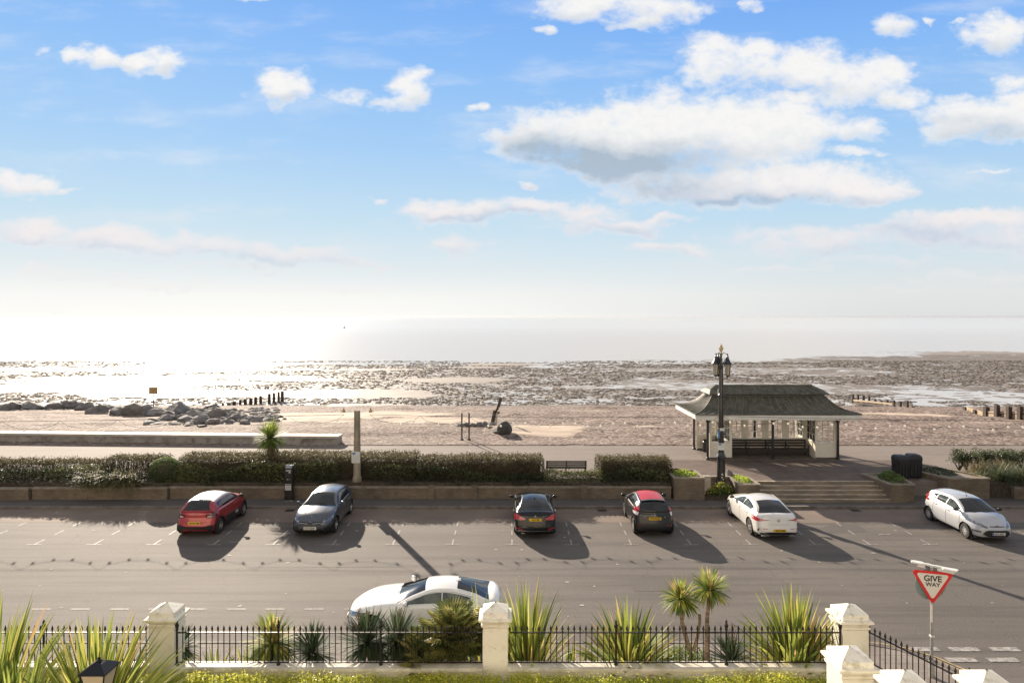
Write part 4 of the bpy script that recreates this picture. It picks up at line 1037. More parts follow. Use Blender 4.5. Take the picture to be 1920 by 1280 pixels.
# panels: (axis, fixed, a0, a1) in local coordinates; glazing from 1.02 to 2.2
def panel(ax, fx, a0, a1, ncol, top=2.55, sill=.98, head=2.28, wood=None, nrow=3, e=.09):
    def bx(mb, u0, u1, w0, w1, z0, z1):
        if ax == 'x': mb.box(u0, u1, fx+w0, fx+w1, z0, z1)
        else: mb.box(fx+w0, fx+w1, u0, u1, z0, z1)
    mb = MB()
    bx(mb, a0, a1, -.03, .03, .04, sill); bx(mb, a0, a1, -.03, .03, head, top); bx(mb, a0, a0+e, -.03, .03, sill, head); bx(mb, a1-e, a1, -.03, .03, sill, head)
    o = mb.build('wall_panel', M_cream if not wood else wood, sh)
    mb = MB(); bx(mb, a0+.06, a1-.06, -.042, .042, .10, .16); bx(mb, a0-.01, a1+.01, -.06, .06, sill-.05, sill+.01); bx(mb, a0+.06, a1-.06, -.038, .038, .5, .54); mb.build('moulding', M_whitep, o)
    w = MB(); c0, c1 = a0+e, a1-e
    for i in range(ncol+1): u = c0+(c1-c0)*i/ncol; bx(w, u-.016, u+.016, -.022, .022, sill+.012, head-.002)
    for i in range(1, nrow+1): z = sill+(head-sill)*i/nrow if i < nrow else head-.02; bx(w, c0, c1, -.019, .019, z-.016, z+.016)
    bx(w, c0, c1, -.026, .026, sill+.01, sill+.06)
    f = w.build('window_frame', M_whitep, o)
    g = MB(); bx(g, c0+.01, c1-.01, -.003, .003, sill+.02, head-.02); g.build('pane', M_glass, f)
    return o
xl0, xl1, xr0, xr1 = -3.66, -2.40, 2.58, 3.74
for y in (-hy+.15, hy-.15):
    panel('x', y, xl0, xl1, 2); panel('x', y, xr0, xr1, 3)
w5 = (xr0-xl1)/4
for i in range(4): panel('x', 0.0, xl1+w5*i+.031, xl1+w5*(i+1)-.031, 3, e=.17)
for x in (xl1-.03, xr0+.03):
    panel('y', x, -hy+.19, -.04, 3); panel('y', x, .04, hy-.19, 3)
mb = MB()
for (x, y) in [(a, b) for a in (xl0, xl1, xr0, xr1) for b in (-hy+.15, hy-.15)]+[(xl1+w5*i, 0) for i in range(5)]: mb.box(x-.035, x+.035, y-.052, y+.052, .03, 2.56)
mb.build('corner_trim', M_cream, sh)
mb = MB(); [mb.box(a-.03, b+.03, y-.055, y+.055, .02, .12) for (a, b) in ((xl0, xl1), (xr0, xr1)) for y in (-hy+.15, hy-.15)]; mb.build('plinth', mat('brown_plinth', (.14,.09,.065), .8), sh)
# seats front and back of the spine and inside the ends
def bseat(x0, x1, yb, sg, ax='x'):
    mb = MB()
    def bx(a, b, c, d, z0, z1):
        if ax == 'x': mb.box(a, b, c, d, z0, z1)
        else: mb.box(c, d, a, b, z0, z1)
    bx(x0, x1, yb+sg*.08, yb+sg*.60, .40, .45); 
    for z in (.52, .68, .84): bx(x0, x1, yb+sg*.06, yb+sg*.10, z, z+.12)
    bx(x0, x1, yb+sg*.50, yb+sg*.56, .28, .399); bx(x0, x1, yb+sg*.3, yb+sg*.34, .05, .28)
    n = 4
    for i in range(n+1):
        x = x0+(x1-x0)*i/n; x = min(max(x, x0+.03), x1-.03)
        bx(x-.03, x+.03, yb+sg*.10, yb+sg*.62, .66, .70); bx(x-.03, x+.03, yb+sg*.56, yb+sg*.62, .04, .66); bx(x-.028, x+.028, yb+sg*.06, yb+sg*.12, .04, .97)
    return mb.build('bench_seat', M_wood, sh)
bseat(xl1+.08, xr0-.08, -.03, -1); bseat(xl1+.08, xr0-.08, .03, 1)
bseat(-1.1, 1.1, xl1-.09, -1, 'y'); bseat(-1.1, 1.1, xr0+.09, 1, 'y')
# wall plate / ceiling
mb = MB(); mb.box(-hx-.1, hx+.1, -hy-.1, hy+.1, 2.56, 2.64); mb.build('ceiling', M_cream, sh)
# roof loft: rectangles (half x, half y, z)
def rect_loft(mb, secs, seg=24, sgy=12):
    rows = []
    for (a, b, z) in secs:
        row = []
        for i in range(seg): row.append((-a+2*a*i/seg, -b, z))
        for i in range(sgy): row.append((a, -b+2*b*i/sgy, z))
        for i in range(seg): row.append((a-2*a*i/seg, b, z))
        for i in range(sgy): row.append((-a, b-2*b*i/sgy, z))
        row.append(row[0]); rows.append(row)
    mb.grid(rows)
EX, EY, EZ = 4.78, 2.4, 2.80      # eaves local z (top of the roof edge)
prof = [(1.0, 0.0), (.84, .10), (.68, .22), (.52, .38), (.38, .58), (.26, .80), (.16, 1.0)]
NX, NY, NZ = 3.40, .80, 3.68
secs = []
for i in range(11):
    s = i/10; off = (1-s)**1.0; z = EZ+(NZ-.05-EZ)*(s**2.6*.84+.16*s); secs.append((NX+(EX-NX)*off, NY+(EY-NY)*off, z))
secs = [(EX, EY, EZ-.06)]+secs
mb = MB(); rect_loft(mb, secs, 40, 20); mb.build('lower_roof', M_lead, sh, smooth=True, angle=40)
mb = MB()      # standing seams
def seam(p0f):
    pts = [p0f(i/10) for i in range(11)]; mb.tube(pts, .032, 4)
def rz(s): return EZ+(NZ-.05-EZ)*(s**2.6*.84+.16*s)+.012
for i in range(1, 18):
    f = -1+2*i/18
    for sg in (-1, 1): seam(lambda s, f=f, sg=sg: (f*(NX+(EX-NX)*(1-s)), sg*(NY+(EY-NY)*(1-s)), rz(s)))
for i in range(1, 9):
    f = -1+2*i/9
    if abs(f) < .99:
        for sg in (-1, 1): seam(lambda s, f=f, sg=sg: (sg*(NX+(EX-NX)*(1-s)), f*(NY+(EY-NY)*(1-s)), rz(s)))
for sx in (-1, 1):
    for sy in (-1, 1): seam(lambda s: (sx*(NX+(EX-NX)*(1-s)), sy*(NY+(EY-NY)*(1-s)), rz(s)))
mb.build('roof_seams', mat('pale_seam', (.21,.20,.165), .55, col2=(.10,.10,.075), nscale=3), sh)
mb = MB(); rect_loft(mb, [(NX, NY, NZ-.10), (NX-.05, NY-.05, NZ+.12)], 20, 8); mb.build('roof_neck', M_greyband, sh)
mb = MB(); rect_loft(mb, [(NX+.12, NY+.14, NZ+.06), (NX+.18, NY+.18, NZ+.10), (NX+.16, NY+.16, NZ+.14), (NX-.02, NY-.32, NZ+.34), (2.96, .03, NZ+.54)], 30, 8)
mb.add([(-NX-.12,-NY-.14,NZ+.06),(NX+.12,-NY-.14,NZ+.06),(NX+.12,NY+.14,NZ+.06),(-NX-.12,NY+.14,NZ+.06)],[(0,1,2,3)]); up = mb.build('upper_roof', M_lead, sh)
mb = MB(); mb.tube([(-2.96,0,NZ+.55),(2.96,0,NZ+.55)],.035,6)
for i in range(1, 14):
    f = -1+2*i/14
    for sg in (-1, 1): mb.tube([(f*(NX+.16), sg*(NY+.16), NZ+.15),(f*(NX-.02), sg*(NY-.32), NZ+.35),(f*2.96, 0, NZ+.55)],.018,4)
mb.build('ridge', M_lead, sh)
mb = MB()
for i in range(60): x = -2.9+5.8*i/59; mb.beam((x,0,NZ+.57),(x,0,NZ+.74),.02,.02); mb.sphere((x,0,NZ+.75),.028,5,3)
mb.box(-2.95,2.95,-.006,.006,NZ+.60,NZ+.615); [mb.beam((x,0,NZ+.56),(x,0,NZ+.86),.03,.03) for x in (-2.95,2.95)]
mb.build('ridge_cresting', mat('pale_cresting', (.45,.43,.38), .6), sh)
# fascia with scalloped valance
mb = MB()
for sg in (-1, 1):
    mb.box(-EX+.02, EX-.02, sg*(EY-.02)-.02, sg*(EY-.02)+.02, EZ-.30, EZ-.065)
    mb.box(sg*(EX-.02)-.02, sg*(EX-.02)+.02, -EY+.04, EY-.04, EZ-.30, EZ-.065)
n = 46
for i in range(n):
    x = -EX+.04+(2*EX-.08)*(i+.5)/n; rr = (2*EX-.08)/n/2
    for sg in (-1, 1):
        y = sg*(EY-.02); P = [(x+rr*math.cos(a), EZ-.30+rr*.55*math.sin(a)) for a in np.linspace(math.pi, 2*math.pi, 6)]
        mb.add([(p[0], y-.018, p[1]) for p in P]+[(p[0], y+.018, p[1]) for p in P], [tuple(range(6)), tuple(range(6, 12))[::-1]]+[(k, 6+k, 7+k, k+1) for k in range(5)])
mb.build('fascia', M_whitep, sh)
mb = MB(); mb.add([(-EX+.04,-EY+.04,EZ-.10),(EX-.04,-EY+.04,EZ-.10),(EX-.04,EY-.04,EZ-.10),(-EX+.04,EY-.04,EZ-.10)],[(0,1,2,3)]); mb.build('soffit', M_cream, sh)
# litter bin by shelter
t = thing('litter_bin', 'small black litter bin inside the left end of the shelter', 'bin', (atY(1323, 42.3), 42.3, .90)); MB().lathe([(.16,0),(.19,.05),(.19,.62),(.16,.66),(.17,.7),(.06,.78),(0,.79)],12).build('body', M_iron, t); MB().box(-.1,.1,-.2,-.18,.5,.6).build('opening', M_ink, t)

# ---------------------------------------------------------------- big black bins
M_binp = mat('black_plastic', (.016,.016,.018), .42, spec=.5)
def bigbin(x, y, rz, label):
    t = thing('refuse_bin', label, 'bin', (x, y, .85), rz, 'pair of large black bins')
    mb = MB(); secs = [(.24,.25,.05),(.28,.30,.12),(.29,.32,.75),(.295,.33,1.0)]
    rect_loft(mb, secs, 4, 4); mb.box(-.26,.26,-.24,.24,.03,.1); b = mb.build('body', M_binp, t)
    mb = MB(); rect_loft(mb, [(.305,.34,.98),(.305,.34,1.06),(.28,.31,1.18),(.2,.24,1.24),(.08,.1,1.26)], 6, 6); mb.box(-.07,.07,-.1,.1,1.23,1.26); mb.build('lid', M_binp, t, smooth=True, angle=50)
    mb = MB(); mb.box(-.22,.22,-.345,-.33,.80,.92); mb.build('slot_flap', M_iron, t)
    mb = MB(); mb.box(-.42,-.34,-.05,.05,.72,.78); mb.build('handle', M_binp, t)
    mb = MB(); [mb.box(x_-.02,x_+.02,-.345,-.32,.12,.75) for x_ in (-.25,-.08,.08,.25)]; mb.build('rib', M_binp, t)
bigbin(20.14, 35.38, .06, 'left one of the two large black plastic bins right of the steps'); bigbin(20.97, 35.66, -.12, 'right one of the two large black plastic bins, slightly turned')

# boulder beside the lamp post
def rock(seed, sub=2):
    V, Fc = rock_proto(seed, sub); return V, Fc
M_rock = mat('grey_rock', (.26,.245,.23), .85, col2=(.12,.115,.11), nscale=1.3, bump=.6, bscale=7, bdist=.05, col3=(.30,.27,.24), n3=3)
M_rockb = mat('brown_rock', (.24,.215,.185), .85, col2=(.14,.125,.11), nscale=1.3, bump=.6, bscale=7, bdist=.05)
RM = []
for i in range(7):
    V, Fc = rock(100+i, 3); me = bpy.data.meshes.new('boulder'); me.from_pydata((V).tolist(), [], Fc); me.materials.append(M_rock if i % 4 != 3 else M_rockb); 
    me.polygons.foreach_set('use_smooth', [True]*len(me.polygons)); me.set_sharp_from_angle(angle=math.radians(14)); RM.append(me)
def boulder(x, y, z, s, label, group=None, sq=(1, 1, .7), me=None, rz=None):
    o = bpy.data.objects.new('boulder', me or R.choice(RM)); COL.objects.link(o); o.location = (x, y, z); o.scale = (s*sq[0], s*sq[1], s*sq[2]); o.rotation_euler = (R.uniform(-.25,.25), R.uniform(-.25,.25), R.uniform(0, 6.28) if rz is None else rz)
    return tag(o, label, 'rock', group)
boulder(atY(1367, 35.6), 35.6, 1.08, .27, 'smooth grey boulder beside the ornate lamp post', sq=(1,1,.9), me=RM[0])
# ---------------------------------------------------------------- beach things
def wpx(w, Y): return w*Y/F
ROCKS = [(50,205,120),(125,197,70),(200,203,110),(290,203,100),(385,200,130),(430,180,80),(480,212,80),(545,222,100),(600,210,90),(665,228,100),(745,226,140),(820,226,120),(895,228,110),(1000,220,130),(950,238,80),
 (1195,208,90),(1110,262,110),(1215,250,120),(1150,240,80),(1060,250,80),(940,262,90),(1005,258,80),(1050,278,90),(1140,288,100),(1200,290,80),(1265,290,70),(1320,272,90),(1290,252,70),(1370,245,60),(1400,272,80),(1450,276,70),(1480,250,45),(1510,270,55),(1430,240,34),(1570,247,44),(1540,262,34),(1380,292,60),(1340,240,50),(1250,228,60),(1090,228,70),(1525,245,30),(1600,262,24)]
ORD = ['leftmost','second','third','fourth','fifth','sixth','seventh','eighth','ninth','tenth','eleventh','twelfth','thirteenth','fourteenth','fifteenth','sixteenth','seventeenth','eighteenth']
def ordlab(lst, i, fmt):
    k = sorted(range(len(lst)), key=lambda j: lst[j][0]).index(i)
    return fmt % (ORD[k] if k == 0 else ORD[k]+' from the left')
LINE_ = [r_ for r_ in ROCKS if r_[0] < 1030]; HEAP_ = [r_ for r_ in ROCKS if r_[0] >= 1030]
def rock_label(r_):
    if r_[0] < 1030: return ordlab(LINE_, LINE_.index(r_), 'boulder of the rock line on the left of the beach, %s')
    row = lambda q: 'back' if q[1] < 246 else ('middle' if q[1] < 270 else 'front')
    L_ = [q for q in HEAP_ if row(q) == row(r_)]; return ordlab(L_, L_.index(r_), 'boulder in the '+row(r_)+' row of the rock heap, %s')
for i, (zx, zy, w) in enumerate(ROCKS):
    px, py = zx/3, 700+zy/3; X, Y, Z = beach_at(px, py); s = wpx(w/3, Y)*.66
    g = 'boulders of the rock groyne on the left of the beach' if zx < 1030 else 'boulders of the rock pile beside the left timber groyne'
    boulder(X, Y, Z+s*.15, s, rock_label(ROCKS[i]), g, sq=(1, .85, R.uniform(.5, .72)), me=RM[i % 7])
for i, (zx, zy, w) in enumerate([(830,285,100),(900,288,110),(980,292,100),(1060,298,100),(1130,305,70),(870,270,80)]):
    X, Y, Z = beach_at(zx/3, 700+zy/3); s = wpx(w/3, Y)*.55
    boulder(X, Y, Z, s, 'pale half buried slab before the rock heap, '+['leftmost','third from the left','fourth from the left','fifth from the left','rightmost','second from the left'][i], 'half buried pale slabs in front of the rock heap', sq=(1,.8,.35), me=RM[i % 3])
for i, (zx, zy, w, h) in enumerate([(230,850,200,.4),(380,850,200,.5),(545,850,160,.5),(700,840,210,.6),(830,850,190,.7),(940,885,120,.3),(1090,950,220,.45),(1010,830,160,.7)]):
    X, Y, Z = beach_at(840+zx/12, 730+zy/12); s = wpx(w/12, Y)*.75
    boulder(X, Y, Z+.05, s, 'low rock of the small outcrop by the two thin poles, '+['leftmost, pale','second from left','third from left','fourth from left','fifth from left','small flat front one','rightmost','behind left pole'][i], 'rocks of the small outcrop in the middle of the beach', sq=(1,.8,h), me=RM[(i*2+1) % 7])
bm = bmesh.new(); bmesh.ops.create_icosphere(bm, subdivisions=4, radius=1)
from mathutils import noise as mn_
for v in bm.verts: d_ = v.co.copy(); v.co = d_*(1+.16*mn_.noise(d_*1.3+Vector((5,2,1)))+.05*mn_.noise(d_*5))
BIGR = bpy.data.meshes.new('boulder'); bm.to_mesh(BIGR); bm.free(); BIGR.materials.append(mat('dark_boulder', (.10,.095,.085), .85, col2=(.055,.055,.05), nscale=2, bump=.5, bscale=6, bdist=.05)); BIGR.polygons.foreach_set('use_smooth', [True]*len(BIGR.polygons))
X, Y, Z = beach_at(840+1270/12, 730+985/12)
boulder(X, Y, Z+.36, .60, 'big round dark boulder at the right end of the small outcrop', sq=(1.15,.9,.85), me=BIGR)
def rubble():
    rr = random.Random(8); protos = [rock_proto(300+i, 2) for i in range(4)]; mb = MB()
    for _ in range(560):
        if rr.random() < .45: px, py, w = rr.uniform(0, 345), rr.uniform(766, 780), rr.uniform(4, 12)
        else: px = rr.uniform(300, 520); py = rr.uniform(772, 800)-(px-300)*.04; w = rr.uniform(8, 22)
        if px < 340 and py > 776-(px < 200)*6: continue
        X, Y, Z = beach_at(px, py); s = wpx(w, Y)*.5; V, Fc = rr.choice(protos); a = rr.uniform(0, 6.28); c, n_ = math.cos(a), math.sin(a)
        mb.add([(X+s*(v[0]*c-v[1]*n_), Y+s*(v[0]*n_+v[1]*c), Z+s*v[2]*.6) for v in V], Fc)
    tag(mb.build('rubble', mat('rubble_rock', (.26,.24,.22), .85, col2=(.13,.12,.11), nscale=.9, bump=.5, bscale=7, bdist=.05)), 'loose small grey rubble between the big boulders', 'rubble', kind='stuff')
rubble()
M_old = mat('sea_worn_timber', (.085,.062,.048), .85, col2=(.05,.038,.03), nscale=3, stretch=(2,2,.5), bump=.5, bscale=15)
M_pale = mat('sunlit_timber', (.42,.33,.22), .8, col2=(.28,.21,.14), nscale=2.5, stretch=(.4,2,2))  # plank timber paler, with the sunlight on it put into the colour
# leaning timber stump
X, Y, Z = beach_at(926, 795)
t = thing('broken_timber_frame', 'broken old groyne timbers standing crooked behind the big round boulder', 'timber', (X, Y, Z))
q = Y/F
mb = MB()
for (a, b, w) in (((-4,0),(2,-29),5),((2,-29),(8,-33),3),((0,-20),(10,-27),4),((4,-27),(9,-40),2.6),((8,-36),(13,-52),4)): mb.beam((a[0]*q, .1, -a[1]*q), (b[0]*q, .3, -b[1]*q), w*q, w*q)
mb.build('timber', M_old, t)
mb = MB(); mb.beam((2*q,-.4,-.3),(6*q,-.1,26*q),2.6*q,2.6*q); mb.build('timber', mat('bleached_timber', (.42,.40,.34), .8), t)['label'] = 'pale bleached timber'
for i, px in enumerate((866, 879.5)):
    X, Y, Z = beach_at(px, 822); t = thing('steel_pole', ('left' if i == 0 else 'right')+' one of two thin brown poles standing on the shingle', 'pole', (X, Y, Z), 0, 'pair of thin poles on the beach')
    MB().tube([(0,0,-.2),(0,0,1.84)], .055, 8).build('shaft', mat('rusty_pole', (.16,.115,.085), .7, col2=(.09,.07,.055), nscale=4), t); MB().lathe([(.12,-.02),(.12,.06),(.06,.09)], 8).build('foot', M_old, t)
# marker sign
X, Y, Z = beach_at(288, 764); t = thing('beach_marker', 'orange marker board on a thin pole behind the boulders', 'marker', (X, Y, Z))
MB().tube([(0,0,-.3),(0,0,1.75)], .05, 6).build('pole', M_old, t); MB().box(-.5,.46,-.06,.0,1.45,2.2).build('board', M_ochre, t); MB().beam((-.4,.03,1.5),(.4,.03,2.2),.06,.05).build('brace', M_old, t)
# timber groynes
def groyne(label, posts, planks, Ys=None, w=.22, scale=3, ox=0):
    P = []
    for i, (zx, zb, zt) in enumerate(posts):
        px, pb, pt = ox+zx/scale, 700+zb/scale, 700+zt/scale
        if Ys: Y = Ys(i); X = atY(px, Y); Z = zat(pb, Y)
        else: X, Y, Z = beach_at(px, pb)
        P.append((X, Y, Z, (pb-pt)*Y/F))
    c = P[len(P)//2]
    t = thing('timber_groyne', label, 'groyne', (c[0], c[1], c[2]))
    for (X, Y, Z, h) in P:
        mb = MB(); ww = w*R.uniform(.85, 1.15); x, y, z = X-c[0], Y-c[1], Z-c[2]
        mb.add([(x-ww/2,y-ww/2,z-.6),(x+ww/2,y-ww/2,z-.6),(x+ww/2,y+ww/2,z-.6),(x-ww/2,y+ww/2,z-.6),(x-ww*.45+.02,y-ww*.45,z+h),(x+ww*.4,y-ww*.45,z+h-.05),(x+ww*.42,y+ww*.4,z+h-.03),(x-ww*.42,y+ww*.4,z+h+.02)],[(0,3,2,1),(4,5,6,7),(0,1,5,4),(1,2,6,5),(2,3,7,6),(3,0,4,7)])
        mb.build('post', M_old, t)
    for (i, j, f0, f1, hh, m_) in planks:
        a, b = P[i], P[j]; o = .16
        pa = Vector((a[0]-c[0], a[1]-c[1]-o, a[2]-c[2]+a[3]*f0)); pb = Vector((b[0]-c[0], b[1]-c[1]-o, b[2]-c[2]+b[3]*f1))
        MB().beam(pa, pb, .10, hh).build('plank', m_, t)
    return t
xs = [1217,1253,1287,1318,1352,1380,1411,1438,1466,1515,1541,1567,1588]; bs = [190,193,192,190,188,187,186,185,184,184,184,184,181]; ts = [172,172,168,160,152,147,142,136,130,118,113,108,104]
groyne('row of dark timber groyne posts rising to the right beside the rock heap', list(zip(xs, bs, [q_-6 for q_ in ts])), [(8,12,.06,.32,.22,M_old),(3,8,.0,.1,.15,M_old)], Ys=lambda i: 91+i*.75, w=.36)
xs = [222,258,297,337,380,422,465,512,558,607,650,710]; bs = [212,212,214,216,219,222,225,229,233,237,238,243]; ts = [145,148,152,158,163,168,173,182,186,188,224,232]
groyne('timber groyne of dark posts with a sunlit plank right of the shelter roof', list(zip(xs, bs, ts)), [(0,7,.36,.40,.22,M_pale),(0,7,.10,.0,.2,M_old),(8,11,.1,.2,.12,M_pale)], scale=3.766, ox=1540, w=.3)
xs = [1018,1087,1165,1240,1325,1405,1485]; bs = [268,278,288,299,310,322,334]; ts = [245,250,212,213,218,222,230]
groyne('heavy timber groyne of thick posts and pale planks at the right edge of the beach', list(zip(xs, bs, ts)), [(0,2,.5,.2,.4,M_pale),(2,6,.20,.20,.42,M_pale),(2,6,.52,.54,.12,M_pale),(2,6,.40,.40,.08,M_old)], scale=3.766, ox=1540, w=.40)
# washed up debris and stones on the right part of the beach
for (px, py, w) in ((1860,785,9),(1875,787,7),(1845,786,6),(1220,803,9),(1232,802,7),(1240,804,6),(1128,809,5),(1318,797,5),(1010,774,5)):
    X, Y, Z = beach_at(px, py); boulder(X, Y, Z, wpx(w, Y)*.5, 'small dark stone on the shingle '+{1860:'before the right groyne, middle one of three',1875:'before the right groyne, rightmost of three',1845:'before the right groyne, leftmost of three',1220:'between outcrop and shelter, leftmost of three together',1232:'between outcrop and shelter, middle of three together',1240:'between outcrop and shelter, rightmost of three together',1128:'standing alone above the square hedge',1318:'seen just left of the shelter posts',1010:'near the wet edge above the pale sand patch'}[px], 'small dark stones scattered on the shingle', sq=(1,.8,.5), me=RM[R.randrange(7)])
# buoy
X, Y, Z = at(645.5, 614.5, SEA); t = thing('buoy', 'tiny dark marker buoy out at sea', 'buoy', (X, Y, SEA)); MB().lathe([(0,-.5),(1.0,-.3),(1.1,.5),(.6,.8),(.2,1.0),(.18,2.4),(.5,2.5),(0,3.2)], 8).build('float', mat('buoy_green', (.05,.07,.06), .6), t)
# ---------------------------------------------------------------- cars
def pch(pts):
    x = np.array([p[0] for p in pts], float); y = np.array([p[1] for p in pts], float)
    h = np.diff(x); d = np.diff(y)/h; m = np.zeros(len(x)); m[0] = d[0]; m[-1] = d[-1]
    for i in range(1, len(x)-1):
        m[i] = 0 if d[i-1]*d[i] <= 0 else 3*(h[i-1]+h[i])/((2*h[i]+h[i-1])/d[i-1]+(h[i]+2*h[i-1])/d[i])
    def f(v):
        v = min(max(float(v), x[0]), x[-1]); i = min(max(int(np.searchsorted(x, v))-1, 0), len(h)-1); t = (v-x[i])/h[i]
        return y[i]*(1+2*t)*(1-t)**2+m[i]*h[i]*t*(1-t)**2+y[i+1]*t*t*(3-2*t)+m[i+1]*h[i]*t*t*(t-1)
    return f
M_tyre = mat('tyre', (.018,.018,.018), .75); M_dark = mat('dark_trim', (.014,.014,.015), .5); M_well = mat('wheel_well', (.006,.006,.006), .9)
M_rim = mat('alloy', (.58,.58,.58), .28, metal=.85); M_rimd = mat('dark_alloy', (.06,.06,.065), .35, metal=.5); M_trim = mat('silver_wheel_trim', (.60,.60,.60), .35, metal=.4)
M_cg = mat('car_glass', (.014,.017,.020), .05, spec=.55); M_cgl = mat('car_side_glass', (.03,.04,.038), .05, spec=.35, col2=(.075,.085,.07), nscale=3.2, nlo=.45, nhi=.55)
M_chrome = mat('chrome', (.75,.75,.75), .12, metal=1); M_red = mat('tail_lamp', (.42,.012,.018), .12, coat=.8, spec=.7); M_redd = mat('tail_lamp_dark', (.10,.008,.012), .12, coat=.8)
M_head = mat('head_lamp', (.42,.44,.46), .08, coat=1, metal=.5, col2=(.06,.07,.08), nscale=9); M_clear = mat('clear_lens', (.75,.70,.68), .15, coat=.8)
M_ply = mat('yellow_plate', (.78,.50,.03), .5); M_plw = mat('white_plate', (.70,.69,.64), .5); M_plblue = mat('plate_band', (.03,.08,.35), .5)
def wheel(parent, x, y, r, style, w=.20):
    sg = 1 if x > 0 else -1
    o = MB().lathe([(r*.62,-w/2),(r*.93,-w/2),(r,-w/2+.03),(r,w/2-.03),(r*.93,w/2),(r*.62,w/2)], 28, axis='x', cap=False).build('wheel', M_tyre, parent, smooth=True, angle=40)
    o.location = (x-sg*w/2, y, r)
    ri = r*.66; xo = sg*(w/2-.012)
    rim = MB(); rim.lathe([(ri,xo-sg*.01),(ri*.93,xo),(ri*.90,xo-sg*.03)], 28, axis='x', cap=False)
    n = {'multi': 10, 'five': 5, 'ten': 12}[style]
    for k in range(n):
        a = 2*math.pi*k/n
        if style == 'five':
            for da in (-.13, .13):
                p = (xo-sg*.012, ri*.2*math.cos(a), ri*.2*math.sin(a)); q = (xo-sg*.008, ri*.93*math.cos(a+da), ri*.93*math.sin(a+da)); rim.beam(p, q, .018, .035)
        else:
            p = (xo-sg*.01, ri*.15*math.cos(a), ri*.15*math.sin(a)); q = (xo-sg*.006, ri*.95*math.cos(a), ri*.95*math.sin(a)); rim.beam(p, q, .02, ri*(.30 if style == 'multi' else .34)*6/n*.62)
    rim.lathe([(0,xo+sg*.004),(ri*.2,xo+sg*.002),(ri*.24,xo-sg*.02)], 12, axis='x')
    rim.build('rim', {'multi': M_rim, 'five': M_rim, 'ten': M_trim}[style], o)
    MB().lathe([(0,xo-sg*.045),(ri*.98,xo-sg*.045)], 20, axis='x').build('brake_disc', M_rimd, o)
    return o

